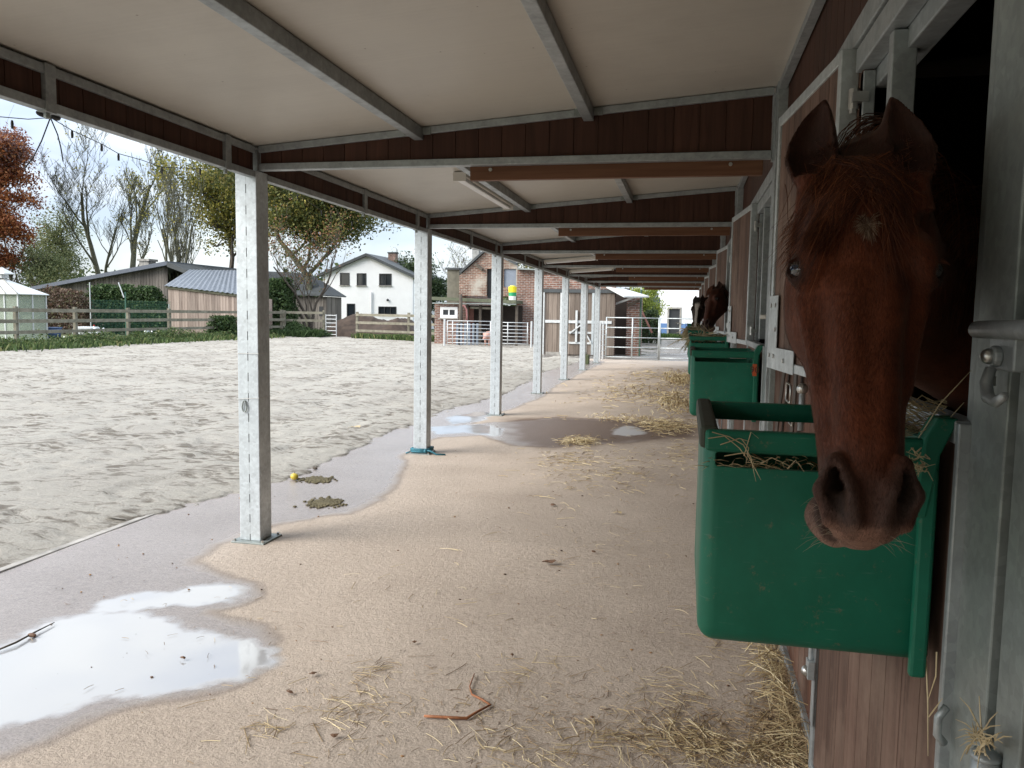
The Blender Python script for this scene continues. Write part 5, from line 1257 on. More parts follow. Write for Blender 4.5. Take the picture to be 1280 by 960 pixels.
rail_fence('timber rail fence along the left side of the arena', pl, 1.52, [(1.38, .14), (.97, .14), (.55, .13)])
def fp(x, Y): p = atY(x, 410, Y); return (p.x, Y)
rail_fence('timber rail fence right of the nearest post, ending at the white ladder', [fp(338, 44.2), fp(352, 44.2), fp(405, 44.3)], 1.55, [(1.40, .14), (.93, .14)])
rail_fence('timber rail fence in front of the dirt heap', [fp(446.5, 43.6), fp(511, 42.0), fp(554, 40.8)], 1.50, [(1.33, .14), (.88, .14), (.42, .13)])
MT['gatew'] = simple('white_grey_gate_tube', (.55, .57, .58), .45, .3, .12, 8, 0)
# white ladder gate
a = atY(407.5, 421, 43.9); b_ = atY(420.5, 421, 43.9)
t = thing('small_gate', 'narrow white ladder like gate between the two back fences', 'gate', (a.x, 43.9, 0))
for q in (a, b_): MB().tube([(q.x, 43.9, -.05), (q.x, 43.9, 1.32)], .03, 6).build('stile', MT['gatew'], t)
for i in range(6): z = .14+i*.225; MB().tube([(a.x, 43.9, z), (b_.x, 43.9, z)], .022, 6).build('rung', MT['gatew'], t)
# pig pen hurdles
def tube_gate(name, label, x0, x1, Y, z0, z1, nr, verts_, r=.022, mat='gatew', Yb=None, group=None):
    a = atY(x0, 430, Y).x; b_ = atY(x1, 430, Yb or Y).x; Yb = Yb or Y
    t = thing(name, label, 'gate', (a, Y, 0), group)
    f = lambda s: (a+(b_-a)*s, Y+(Yb-Y)*s)
    for i in range(nr):
        z = z0+(z1-z0)*i/(nr-1); MB().tube([(*f(0), z), (*f(1), z)], r*.85, 6).build('rail', MT[mat], t, True)
    for s in verts_:
        MB().tube([(*f(s), z0-.08), (*f(s), z1+.02)], r, 6).build('upright', MT[mat], t, True)
    return t
tube_gate('metal_gate', 'white seven bar metal gate of the pig pen, left panel', 559, 614, 36.2, .14, 1.16, 7, (0, .12, .46, .98), group='tubular metal gates')
tube_gate('metal_gate', 'white seven bar metal gate of the pig pen, right panel', 616, 660, 36.6, .14, 1.12, 7, (0.02, .42, .98), group='tubular metal gates')
q = atY(555.5, 430, 36.2); t = tag(MB().tube([(q.x, 36.2, -.1), (q.x, 36.2, 1.24)], .05, 8).build('gate_post', MT['gatew'], loc=(q.x, 36.2, 0)), 'white gate post at the left end of the pig pen gate', 'post')
q = atY(664, 430, 36.6); t = tag(MB().tube([(q.x, 36.6, -.1), (q.x, 36.6, 1.2)], .045, 8).build('gate_post', MT['gatew'], loc=(q.x, 36.6, 0)), 'pale gate post at the right end of the pig pen gate', 'post')
tube_gate('metal_gate', 'five bar metal gate closing the end of the walkway, left panel', 757.5, 823, 27.9, .10, 1.46, 5, (0, .5, 1), .024, 'galv_post', group='tubular metal gates')
tube_gate('metal_gate', 'five bar metal gate closing the end of the walkway, right panel', 824.5, 884, 27.9, .10, 1.46, 5, (0, 1), .024, 'galv_post', group='tubular metal gates')
t = thing('wire_panel', 'pale wire mesh side panel between the farthest post and the end gate', 'gate', (atY(750, 430, 27.3).x, 27.3, 0))
for x, y in ((750, 27.0), (753.5, 27.6)): q = atY(x, 430, y); MB().tube([(q.x, y, 0), (q.x, y, 1.3)], .03, 6).build('upright', MT['gatew'], t)
for i in range(7): z = .15+i*.18; MB().tube([(atY(750, 430, 27.0).x, 27.0, z), (atY(757, 430, 27.9).x, 27.9, z)], .008, 5).build('wire', MT['gatew'], t)

# ================================================================== BUILDINGS
def wpoly(name, pts, Y, th, mat, parent):       # wall polygon from photo points at depth Y, extruded away from the camera
    return MB().prism([atY(x, y, Y) for x, y in pts], (0, th, 0)).build(name, mat, parent)
def hole_wall(name, x0, x1, z0, ztop, Y, th, holes, mat, parent):
    """wall facing the camera between x0 and x1 with rectangular openings; ztop may be a function"""
    zf = ztop if callable(ztop) else (lambda x: ztop)
    xs_ = sorted({x0, x1, *[h[0] for h in holes], *[h[1] for h in holes], *[k for k in getattr(zf, 'knots', []) if x0 < k < x1]})
    mb = MB()
    for a, b_ in zip(xs_, xs_[1:]):
        if b_-a < 1e-4: continue
        hs = sorted([h for h in holes if h[0] <= a+1e-6 and h[1] >= b_-1e-6], key=lambda h: h[2]); z = z0
        for h in hs:
            if h[2] > z: mb.box((a, Y, z), (b_, Y+th, h[2]))
            z = h[3]
        mb.prism([(a, Y, z), (b_, Y, z), (b_, Y, zf(b_)), (a, Y, zf(a))], (0, th, 0))
    return mb.build(name, mat, parent)
def rectpx(x0, y0, x1, y1, Y): a = atY(x0, y0, Y); b_ = atY(x1, y1, Y); return (a.x, b_.x, b_.z, a.z)
m, n, b = newmat('window_glass'); b.inputs['Base Color'].default_value = (.02, .025, .03, 1); b.inputs['Roughness'].default_value = .06; b.inputs['Specular IOR Level'].default_value = .8; MT['glass'] = m
MT['frame'] = simple('dark_window_frame', (.03, .032, .035), .5, 0, .1)
def window(parent, rc, Y, frame='frame', bars=0, fw=.07, name='window'):
    x0, x1, z0, z1 = rc
    w = MB().box((x0, Y-.03, z0), (x1, Y+.07, z0+fw)).box((x0, Y-.03, z1-fw), (x1, Y+.07, z1)).box((x0, Y-.03, z0+fw), (x0+fw, Y+.07, z1-fw)).box((x1-fw, Y-.03, z0+fw), (x1, Y+.07, z1-fw)).build(name, MT[frame], parent)
    MB().box((x0+fw, Y+.05, z0+fw), (x1-fw, Y+.06, z1-fw)).build('pane', MT['glass'], w)
    MB().box((x0-.06, Y-.12, z0-.06), (x1+.06, Y-.031, z0-.002)).build('sill', MT['kerb'], w)
    for i in range(bars):
        x = x0+(x1-x0)*(i+1)/(bars+1); MB().box((x-.03, Y-.025, z0+fw), (x+.03, Y+.049, z1-fw)).build('mullion', MT[frame], w)
    return w
MT['render_white'] = simple('white_render', (.78, .79, .80), .85, 0, .04, 1.2, .15)
MT['slate'] = simple('dark_slate_roof', (.055, .062, .065), .7, 0, .3, 2, .4)
MT['slate_green'] = simple('mossy_slate_roof', (.085, .10, .075), .8, 0, .3, 2, .4)
brick = brickmat('red_brick', (.25, .125, .09), (.15, .075, .058), (.33, .30, .27))
# white house
Y = 70.0; L0 = atY(400, 345, Y); AP = atY(459, 319.5, Y); RR = atY(520, 347.5, Y)
t = thing('white_house', 'white rendered house with a grey gable roof and a brick chimney', 'house', (AP.x, Y, 0))
hs = {n_: rectpx(*r_, Y) for n_, r_ in dict(a=(425, 341, 437, 356.5), b=(446, 341.5, 458, 357), c=(474, 342, 489.5, 357), d=(433.5, 379.5, 444, 396), e=(473, 383, 495.5, 393.5)).items()}
def zf(x): return L0.z+(AP.z-L0.z)*(x-L0.x)/(AP.x-L0.x) if x < AP.x else AP.z+(RR.z-AP.z)*(x-AP.x)/(RR.x-AP.x)
zf.knots = [AP.x]
hole_wall('wall', L0.x+.25, RR.x-.25, -.2, lambda x: zf(x)-.05, Y, .3, list(hs.values()), MT['render_white'], t) if False else None
zz = lambda x: zf(x)-.05
zz.knots = [AP.x]
hole_wall('wall', L0.x+.3, RR.x-.3, -.2, zz, Y, .3, list(hs.values()), MT['render_white'], t)
MB().box((L0.x+.32, Y+.3, -.2), (L0.x+.55, Y+9, L0.z-.1)).box((RR.x-.55, Y+.3, -.2), (RR.x-.32, Y+9, RR.z-.1)).box((L0.x+.55, Y+.31, -.2), (RR.x-.55, Y+.45, .2)).build('side_wall', MT['render_white'], t)
for a, b_ in ((L0, AP), (AP, RR)):
    MB().prism([(a.x, Y-.35, a.z-.06), (b_.x, Y-.35, b_.z-.06), (b_.x, Y-.35, b_.z+.20), (a.x, Y-.35, a.z+.20)], (0, 9.8, 0)).build('roof', MT['slate'], t)
window(t, hs['a'], Y); window(t, hs['b'], Y); window(t, hs['c'], Y, bars=1); window(t, hs['d'], Y); window(t, hs['e'], Y, bars=2)
q = rectpx(487, 317, 496, 335, Y+4); ch = MB().box((q[0], Y+3.6, q[2]-1), (q[1], Y+4.3, q[3])).build('chimney', brick, t)
MB().box((q[0]-.06, Y+3.54, q[3]), (q[1]+.06, Y+4.36, q[3]+.12)).build('chimney_cap', MT['slate'], ch)
q1, q2 = atY(464, 365, Y-.1), atY(464, 395, Y-.1); MB().tube([(q1.x, Y-.1, q1.z), (q2.x, Y-.1, .0)], .07, 8).build('drainpipe', MT['render_white'], t)
q = atY(484.5, 375, Y-.12); MB().ball((q.x, Y-.12, q.z), .12).box((q.x-.03, Y-.1, q.z-.05), (q.x+.03, Y, q.z+.05)).build('wall_lamp', MT['frame'], t)
# far barn on the left: grey planks under a long dark roof
MT['grey_planks'] = wood('silvery_grey_planks', (.10, .088, .078), (.24, .215, .19), (9, 9, .6), .85, .35)
Y = 47.0
t = thing('barn', 'far grey plank barn with a long dark mono pitch roof behind the hedge', 'barn', (atY(130, 400, Y).x, Y, 0))
A1, A2 = atY(46, 360.5, Y), atY(211, 330, Y)
mb = MB(); x = A1.x+.4
while x < A2.x-.1:
    xe = min(x+.22, A2.x-.1); f_ = lambda q: A1.z+(A2.z-A1.z)*(q-A1.x)/(A2.x-A1.x)-.10; mb.prism([(x+.01, Y, -.1), (xe-.01, Y, -.1), (xe-.01, Y, f_(xe)), (x+.01, Y, f_(x))], (0, .05, 0)); x = xe
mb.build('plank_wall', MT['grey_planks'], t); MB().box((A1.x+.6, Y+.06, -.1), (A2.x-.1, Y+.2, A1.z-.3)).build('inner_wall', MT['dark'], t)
MB().prism([(A1.x, Y-.5, A1.z-.14), (A2.x+.2, Y-.5, A2.z-.10), (A2.x+.2, Y-.5, A2.z+.16), (A1.x, Y-.5, A1.z+.10)], (0, 9, 0)).build('roof', simple('blue_grey_roof', (.085, .10, .13), .6, 0, .2), t)
MB().prism([(A2.x+.21, Y-.5, A2.z-.2), (A2.x+3.2, Y-.5, A2.z-1.2), (A2.x+3.2, Y-.5, A2.z-1.0), (A2.x+.21, Y-.5, A2.z+.1)], (0, 9, 0)).build('roof', MT['slate'], t)
q = rectpx(177, 324, 192, 334, Y+3); MB().box((q[0]+.1, Y+2.6, q[2]-1.5), (q[1]-.1, Y+3.4, q[3]-.15)).box((q[0], Y+2.5, q[3]-.15), (q[1], Y+3.5, q[3])).build('chimney', MT['kerb'], t)
# wooden shed with a corrugated roof
Y = 40.0; MT['pale_planks'] = wood('pale_pinkish_planks', (.20, .15, .125), (.44, .36, .31), (9, 9, .5), .85, .3)
t = thing('shed', 'pale plank shed with a corrugated dark roof, left of the nearest post', 'shed', (atY(250, 415, Y).x, Y, 0))
S1, S2 = atY(210, 359, Y), atY(300, 370, Y); mb = MB(); x = S1.x
while x < S2.x-.02:
    xe = min(x+.17, S2.x); f_ = lambda q: S1.z+(S2.z-S1.z)*(q-S1.x)/(S2.x-S1.x)-.06; mb.prism([(x+.006, Y, -.1), (xe-.006, Y, -.1), (xe-.006, Y, f_(xe)), (x+.006, Y, f_(x))], (0, .03, 0)); x = xe
mb.build('plank_wall', MT['pale_planks'], t)
mb = MB(); planks_y(mb, Y+.03, Y+3.5, S2.x-.03, .03, -.1, S2.z-.1, .17); mb.build('side_wall', MT['pale_planks'], t)
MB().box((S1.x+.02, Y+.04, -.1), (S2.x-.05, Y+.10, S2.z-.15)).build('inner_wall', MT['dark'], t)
MB().bar((S1.x-.1, Y-.06, S1.z+.0), (S2.x+.1, Y-.06, S2.z+.0), .05, .12).build('eave_board', MT['bark_green'], t)
T1, T2 = atY(236, 337.5, Y+3.6), atY(300, 338.5, Y+3.6); mb = MB()
N_ = 15
for i in range(N_):
    a, c_ = i/N_, (i+.5)/N_; e_ = (i+1)/N_
    def rp2(s, q, dz): lo_ = Vector((S1.x-.15+(S2.x+.3-S1.x)*s, Y-.15, S1.z+(S2.z-S1.z)*s+.07+dz)); hi_ = Vector((T1.x+(T2.x-T1.x)*s, Y+3.6, T1.z+(T2.z-T1.z)*s+dz)); return lo_.lerp(hi_, q)
    mb.add([rp2(a, 0, 0), rp2(c_, 0, .05), rp2(c_, 1, .05), rp2(a, 1, 0)], [(0, 1, 2, 3)]); mb.add([rp2(c_, 0, .05), rp2(e_, 0, 0), rp2(e_, 1, 0), rp2(c_, 1, .05)], [(0, 1, 2, 3)])
rf = mb.build('roof', simple('corrugated_grey_roof', (.17, .19, .22), .4, .3, .3), t)
sm_ = rf.modifiers.new('thick', 'SOLIDIFY'); sm_.thickness = .02
# long shed right of the nearest post
Y = 52.0; t = thing('shed', 'long plank shed with a smooth dark roof, between the nearest post and the white house', 'shed', (atY(375, 412, Y).x, Y, 0))
B1, B2 = atY(325, 367, Y), atY(408, 370.5, Y); mb = MB(); x = B1.x
while x < B2.x-.02: xe = min(x+.22, B2.x); mb.box((x+.008, Y, -.1), (xe-.008, Y+.05, B1.z-.1 if x < B2.x-2 else B2.z-.02)); x = xe
mb.build('plank_wall', MT['grey_planks'], t); C1, C2 = atY(318, 340, Y+3), atY(388, 343.5, Y+3)
MB().prism([(B1.x-.3, Y-.35, B1.z-.02), (B2.x+.15, Y-.35, B2.z), (C2.x, Y+3, C2.z), (C1.x, Y+3, C1.z)], (0, 0, .10)).prism([(B2.x+.15, Y-.35, B2.z), (B2.x+.15, Y+3, B2.z), (C2.x+.02, Y+3, C2.z)], (0, 0, .08)).build('roof', MT['slate'], t)
mb = MB(); planks_y(mb, Y+.06, Y+2.5, B2.x-.05, .05, -.1, B2.z-.02, .22); mb.build('side_wall', MT['grey_planks'], t)
w_ = rectpx(399, 383, 404, 395, Y); MB().box((w_[0], Y-.02, w_[2]), (w_[1], Y-.003, w_[3])).build('hatch', MT['frame'], t); 
w_ = rectpx(410.5, 379, 416.5, 387, 60); 
# greenhouse
Y = 30.5; t = thing('greenhouse', 'white framed greenhouse with a pale roof at the left edge', 'greenhouse', (atY(25, 430, Y).x, Y, 0))
m, n, b = newmat('greenhouse_glass'); b.inputs['Base Color'].default_value = (.42, .48, .40, 1); b.inputs['Roughness'].default_value = .2; b.inputs['Alpha'].default_value = .38; MT['gglass'] = m
G0, G1 = atY(-60, 367, Y), atY(22, 368, Y); zE = (G0.z+G1.z)/2; R0, R1 = atY(-60, 347, Y+.8), atY(2, 348, Y+.8)
MB().box((G0.x, Y, 0), (G1.x, Y+.02, zE)).box((G1.x-.02, Y+.02, 0), (G1.x, Y+1.6, zE)).box((G0.x, Y+1.6, 0), (G1.x, Y+1.62, zE)).build('glazing', MT['gglass'], t)
for x in np.linspace(G0.x, G1.x, 6): MB().box((x-.03, Y-.03, 0), (x+.03, Y-.002, zE)).build('glazing_bar', MT['gatew'], t)
for y in (Y+.8, Y+1.6): MB().box((G1.x-.0, y-.03, 0), (G1.x+.04, y+.03, zE)).build('glazing_bar', MT['gatew'], t)
MT['pale_roof'] = simple('pale_polycarbonate', (.55, .57, .56), .35, 0, .05, 3, 0)
zR = zE+.75
MB().prism([(G0.x-.1, Y-.12, zE), (G1.x+.12, Y-.12, zE), (R1.x, Y+.8, zR), (R0.x, Y+.8, zR)], (0, 0, .03)).prism([(G1.x+.12, Y-.12, zE), (G1.x+.12, Y+1.7, zE), (R1.x, Y+.8, zR)], (0, 0, .03)).prism([(G1.x+.12, Y+1.7, zE), (G0.x-.1, Y+1.7, zE), (R0.x, Y+.8, zR), (R1.x, Y+.8, zR)], (0, 0, .03)).build('roof', MT['pale_roof'], t)
mb = MB()
for s in np.linspace(0, 1, 7): mb.bar(Vector((G0.x-.1, Y-.14, zE+.045)).lerp(Vector((G1.x+.12, Y-.14, zE+.045)), s), Vector((R0.x, Y+.78, zR+.045)).lerp(Vector((R1.x, Y+.78, zR+.045)), s), .04, .03)
mb.build('glazing_bars', MT['kerb'], t)
MB().box((R0.x, Y+.6, zR), (R1.x+.2, Y+1.0, zR+.18)).build('ridge_base', MT['gatew'], t)
MB().prism([(R0.x-.1, Y+.5, zR+.18), (R1.x+.45, Y+.5, zR+.18), (R1.x+.1, Y+.8, zR+.45), (R0.x-.1, Y+.8, zR+.45)], (0, 0, .03)).prism([(R1.x+.45, Y+.5, zR+.18), (R1.x+.45, Y+1.1, zR+.18), (R1.x+.1, Y+.8, zR+.45)], (0, 0, .03)).build('roof_vent', MT['pale_roof'], t)
# white house with blue base far beyond the gate
Y = 60.0; t = thing('far_house', 'white walled house with a blue base and dark door beyond the end gate', 'house', (atY(850, 413, Y).x, Y, 0))
d_ = rectpx(836.5, 386, 849, 416, Y); q = rectpx(824, 340, 900, 417, Y)
hole_wall('wall', q[0], q[1], -.1, 6.0, Y, .3, [(d_[0], d_[1], -.1, d_[3])], MT['render_white'], t)
MT['blue'] = simple('blue_painted_base', (.10, .19, .38), .8, 0, .15, 3, .1)
zb = atY(850, 404.5, Y).z; MB().box((q[0]-.02, Y-.03, -.1), (d_[0]-.1, Y-.003, zb)).box((d_[1]+.1, Y-.03, -.1), (q[1], Y-.003, zb)).build('painted_base', MT['blue'], t)
dr_ = MB().box((d_[0], Y+.1, -.1), (d_[1], Y+.16, d_[3])).build('door', MT['frame'], t); MB().box((d_[1]-.15, Y+.05, .95), (d_[1]-.08, Y+.09, 1.05)).build('handle', MT['steel'], dr_)
MB().box((d_[0]-.12, Y-.04, -.1), (d_[0]-.003, Y+.1, d_[3]+.12)).box((d_[1]+.003, Y-.04, -.1), (d_[1]+.12, Y+.1, d_[3]+.12)).box((d_[0]-.003, Y-.04, d_[3]), (d_[1]+.003, Y+.1, d_[3]+.12)).build('door_frame', MT['kerb'], t)
MB().prism([(q[0]-.4, Y-.5, 5.9), (q[1]+.4, Y-.5, 5.9), (q[1]+.4, Y+4, 8.5), (q[0]-.4, Y+4, 8.5)], (0, 0, .2)).build('roof', MT['slate'], t)
# dark timber wall left of it
t = thing('timber_wall', 'dark green grey timber wall between the brick pillar and the far white house', 'wall', (atY(812, 415, 52).x, 52, 0))
q = rectpx(792, 372, 824, 418, 52); mb = MB(); planks_x(mb, q[0], q[1], 52, .05, -.1, lambda x: q[3], .2, .02); mb.build('planks', simple('dark_green_timber', (.05, .075, .065), .8), t)
# brick barn with ruined gable
Y = 39.5; t = thing('brick_barn', 'old red brick barn with a patched gable and a grey window panel', 'barn', (atY(620, 400, Y).x, Y, 0))
brick2 = brickmat('old_patched_brick', (.27, .145, .105), (.17, .085, .065), (.36, .33, .28), stain=(.42, .39, .34))
E0, E1, E2, E3, E4 = atY(574, 345, Y), atY(589, 328, Y), atY(609, 313, Y), atY(646, 332, Y), atY(574, 405, Y)
def zb_(x):
    P_ = [(E0.x, E0.z), (atY(594, 327, Y).x, atY(594, 327, Y).z), (E2.x, E2.z), (E3.x, E3.z), (atY(647, 337, Y).x, atY(647, 337, Y).z), (atY(745, 341, Y).x, atY(745, 341, Y).z)]
    return float(np.interp(x, [p[0] for p in P_], [p[1] for p in P_]))
xr = atY(745, 341, Y).x
zb_.knots = [atY(594, 327, Y).x, E2.x, E3.x, atY(647, 337, Y).x]
op1 = rectpx(608.5, 336, 615, 372.6, Y); op2 = rectpx(630, 336, 645, 359, Y); xm = atY(646.5, 350, Y).x
hw1 = hole_wall('gable_wall', E0.x, xm, 2.4, zb_, Y, .35, [op1, op2], brick2, t)
hole_wall('wall', xm+.003, xr, -.1, zb_, Y-.0, .35, [], brick, t)
MB().box((op1[0], Y+.2, op1[2]), (op1[1], Y+.26, op1[3])).build('opening', MT['frame'], t)
MT['panel_grey'] = simple('blue_grey_panel', (.20, .23, .28), .5, 0, .1); MB().box((op2[0], Y+.08, op2[2]), (op2[1], Y+.14, op2[3])).build('window_panel', MT['panel_grey'], t)
rim_ = [(atY(576, 342, Y), atY(594, 326, Y)), (atY(594, 326, Y), atY(609, 312, Y)), (atY(609, 312, Y), atY(646, 331.5, Y))]
for a, b_ in rim_: MB().bar(a+Vector((0, .1, .06)), b_+Vector((0, .1, .06)), .5, .10).build('verge', MT['slate'], t)
a, b_, c_ = atY(594, 330, Y-.1), atY(603, 337, Y-.1), atY(609, 336, Y-.1)
MB().bar(a, b_, .15, .14).build('brick_ledge', MT['bark'], t)
q = rectpx(589, 308, 597, 333, Y); ch = MB().box((q[0], Y+.2, q[2]-.6), (q[1], Y+.6, q[3]-.12)).build('chimney', simple('grey_chimney', (.28, .28, .27), .8), t); MB().box((q[0]-.04, Y+.16, q[3]-.12), (q[1]+.04, Y+.64, q[3])).build('chimney_cap', MT['kerb'], ch)
MB().bar(atY(647, 336, Y-.15), atY(745, 340.3, Y-.15), .3, .07).build('wall_coping', MT['galv_dark'], t)
MB().box((E0.x, Y+.36, -.1), (E0.x+.3, Y+8, E0.z)).box((xr-.3, Y+.36, -.1), (xr, Y+8, 3.4)).build('side_wall', brick, t)
# ivy block left of gable
q = rectpx(559, 337, 573.5, 373, Y+.5); MT['ivywall'] = simple('mossy_grey_wall', (.14, .13, .10), .9, 0, .35, 2, .4)
t = thing('outbuilding', 'mossy grey block of wall left of the brick gable', 'building', ((q[0]+q[1])/2, Y+.5, 0)); MB().box((q[0], Y+.5, -.1), (q[1], Y+4, q[3])).build('wall', MT['ivywall'], t); MB().box((q[0]-.08, Y+.4, q[3]), (q[1]+.02, Y+4.1, q[3]+.1)).build('coping', MT['slate'], t)
# lean-to with a flat roof and dark inside
Y = 38.0; t = thing('lean_to', 'flat roofed open lean-to with a dark inside in front of the brick barn', 'shed', (atY(595, 420, Y).x, Y, 0))
MT['pinkish'] = simple('reddish_beam', (.20, .09, .07), .8)
a, b_ = atY(541, 374.5, Y), atY(646.5, 377, Y)
MB().prism([(a.x, Y-.3, a.z-.02), (b_.x, Y-.3, b_.z-.10), (b_.x, Y-.3, b_.z+.06), (a.x, Y-.3, a.z+.14)], (0, 1.7, 0)).build('roof', simple('mossy_roof_felt', (.10, .11, .07), .8), t)
MB().box((a.x+.05, Y-.28, a.z-.20), (b_.x, Y-.2, b_.z-.105)).build('fascia_board', MT['galv_dark'], t)
xw0, xw1 = a.x+.1, atY(576, 400, Y).x; wn_ = rectpx(550.5, 383.5, 572, 397.5, Y)
hole_wall('brick_wall', xw0, xw1, -.1, a.z-.21, Y, .25, [wn_], brick, t)
MT['wframe'] = MT['white']; MT['whitef'] = MT['white']; window(t, wn_, Y, 'whitef', 1, .14)
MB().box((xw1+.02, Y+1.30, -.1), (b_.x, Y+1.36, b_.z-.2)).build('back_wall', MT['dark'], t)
q = rectpx(584, 384, 592, 400, Y+.6); MB().box((q[0], Y+.6, 0), (q[1], Y+.66, q[3])).build('red_panel', MT['pinkish'], t)
MB().bar(atY(588, 384.5, Y+.1), atY(614, 385.5, Y+.1), .08, .10).build('cross_beam', MT['rail'], t)
for x in (583.5, 600, 626, 645.5): q = atY(x, 400, Y); MB().box((q.x-.06, Y, -.05), (q.x+.06, Y+.12, a.z-.22)).build('pole', MT['bark'], t)
q = atY(575.5, 400, Y-.6); t = tag(MB().tube([(q.x, Y-.6, -.1), (q.x+.02, Y-.6, 1.4), (q.x, Y-.6, atY(575.5, 368, Y-.6).z)], [.11, .10, .08], 8).build('wooden_pole', MT['bark'], loc=(q.x, Y-.6, 0), smooth=True), 'rough wooden pole beside the white window of the lean-to', 'pole')
P_ = [atY(x, y, Y-.4) for x, y in ((577, 382), (580.5, 382.5), (583, 387), (583.5, 396), (583, 404))]
tag(MB().tube(P_, .045, 7).build('hose', simple('faded_pink_hose', (.45, .20, .18), .6), loc=tuple(P_[-1]), smooth=True), 'faded pink hose arching beside the wooden pole', 'hose')
P_ = [atY(x, y, Y-.45) for x, y in ((560, 431), (600, 431), (655, 430))]
# blue and grey feed bins inside pen
t = thing('pallet_fence', 'dark blue grey slatted panels behind the pig pen gate', 'fence', (atY(580, 420, 37.2).x, 37.2, 0))
mb = MB()
for x in range(570, 600, 5): q = atY(x, 420, 37.2); mb.box((q.x, 37.2, 0), (q.x+.11, 37.23, 1.05))
mb.build('slats', simple('blue_grey_slats', (.13, .16, .20), .6), t)
# striped canister on the lean-to roof
q0 = atY(640.5, 377, 37.95); r_ = .205; zt = atY(640.5, 357, 37.95).z; H_ = zt-q0.z
t = thing('striped_churn', 'yellow, green and white striped can standing on the lean-to roof', 'can', (q0.x, 37.95, q0.z))
for (s0, s1, col, nm) in ((0, .34, (.75, .75, .70), 'white_band'), (.34, .57, (.02, .30, .12), 'green_band'), (.57, .93, (.75, .62, .02), 'yellow_band')):
    MB().tube([(q0.x, 37.95, q0.z+H_*s0+.001), (q0.x, 37.95, q0.z+H_*s1-.001)], [r_*(.82+.2*s0), r_*(.82+.2*s1)], 20).build(nm, simple(nm+'_paint', col, .5, 0, .08), t, False)
MB().tube([(q0.x, 37.95, zt-H_*.07), (q0.x, 37.95, zt)], [r_*.7, r_*.6], 16).build('lid', simple('yellow_lid', (.7, .62, .05), .5), t)
# plank barn doors at the end
Y = 30.4; t = thing('plank_barn', 'weathered plank barn front with white braced doors under a dark lintel', 'barn', (atY(720, 445, Y).x, Y, 0))
x0, x1 = atY(679, 445, Y).x, atY(767, 445, Y).x; zl = atY(720, 366, Y).z; zl2 = atY(720, 361.5, Y).z
MT['old_planks'] = wood('old_brown_grey_planks', (.13, .10, .08), (.29, .24, .20), (14, 14, .7), .85, .35)
MT['dull_white'] = simple('flaking_white_paint', (.52, .54, .54), .6, 0, .2, 12, .1)
mb = MB(); planks_x(mb, x0, x1, Y, .04, .02, lambda x: zl, .17, .012); dd_ = mb.build('barn_doors', MT['old_planks'], t)
MB().box((x0-.1, Y-.06, zl+.003), (x1+.1, Y+.04, zl2)).build('lintel', MT['slate'], t)
MB().box((x0-.1, Y+.05, zl2-.3), (x1+.0, Y+.35, atY(720, 344, Y).z)).box((x0+.0, Y+.06, 0), (x1, Y+.3, zl)).build('brick_wall', brick, t)
def zl_(y): return atY(720, y, Y-.04).z
def xl_(x): return atY(x, 420, Y-.04).x
mb = MB(); mb.box((x0+.05, Y-.035, zl_(404)), (xl_(764), Y-.003, zl_(400.5))); mb.build('white_rail', MT['dull_white'], dd_)
mb = MB(); mb.box((xl_(711), Y-.035, zl_(430)), (xl_(740), Y-.003, zl_(427.5))); mb.box((xl_(711), Y-.035, zl_(417)), (xl_(740), Y-.003, zl_(414.5))); mb.build('white_rail', MT['dull_white'], dd_)
MB().bar((xl_(712), Y-.06, zl_(417)), (xl_(726), Y-.06, zl_(406)), .05, .10, (0, 1, 0)).bar((xl_(726), Y-.06, zl_(406)), (xl_(739), Y-.06, zl_(428)), .05, .10, (0, 1, 0)).build('white_brace', MT['dull_white'], dd_)
MB().box((xl_(719), Y-.09, zl_(428)), (xl_(721.5), Y-.037, zl_(388))).build('white_upright', MT['dull_white'], dd_)
MB().box((x0-.08, Y-.06, 0), (x0+.02, Y-.005, zl)).box((xl_(699.5), Y-.05, 0), (xl_(702), Y-.037, zl)).build('door_edge', MT['dull_white'], dd_)
MB().box((xl_(739), Y-.05, .03), (xl_(742), Y-.037, zl)).build('door_edge', MT['galv_post'], dd_)
MB().box((x0+.1, Y-.05, -.02), (xl_(700), Y-.01, .10)).build('door_sill', MT['kerb'], t)
# dark doorway with canopy and brick pillar
Yc = 31.0; t = thing('brick_porch', 'dark doorway with a small white canopy beside a red brick pillar', 'porch', (atY(784, 445, Yc).x, Yc, 0))
q = rectpx(784, 366, 799.5, 440, Yc); MB().box((q[0], Yc, -.05), (q[1], Yc+1.2, q[3])).build('brick_pillar', brick, t)
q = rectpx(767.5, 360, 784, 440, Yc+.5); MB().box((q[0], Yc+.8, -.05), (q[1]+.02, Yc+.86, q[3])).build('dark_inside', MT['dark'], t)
MB().box((q[0]-.02, Yc-.02, -.05), (q[0]+.05, Yc+.1, q[3]-.0)).build('door_frame', MT['dull_white'], t)
a1, a2 = atY(771, 359.5, Yc-.2), atY(811, 371.5, Yc-1.0)
MB().prism([a1+Vector((0, .3, 0)), a2+Vector((0, .3, 0)), a2+Vector((-.9, -.1, -.02)), a1+Vector((-.35, -.5, -.03))], (0, 0, .05)).build('canopy', MT['dull_white'], t)
MB().bar(atY(763, 382, Yc-.15), atY(795, 371, Yc-.4), .07, .07).build('canopy_brace', MT['dull_white'], t)
MB().bar(atY(785, 382, Yc-.1), atY(800, 375.5, Yc-.4), .07, .08).build('timber_brace', MT['bark'], t)
q = rectpx(799.5, 362, 801.5, 442, Yc); MB().tube([((q[0]+q[1])/2, Yc-.06, 0), ((q[0]+q[1])/2, Yc-.06, q[3])], .035, 8).build('downpipe', simple('dark_green_pipe', (.04, .09, .06), .5), t)
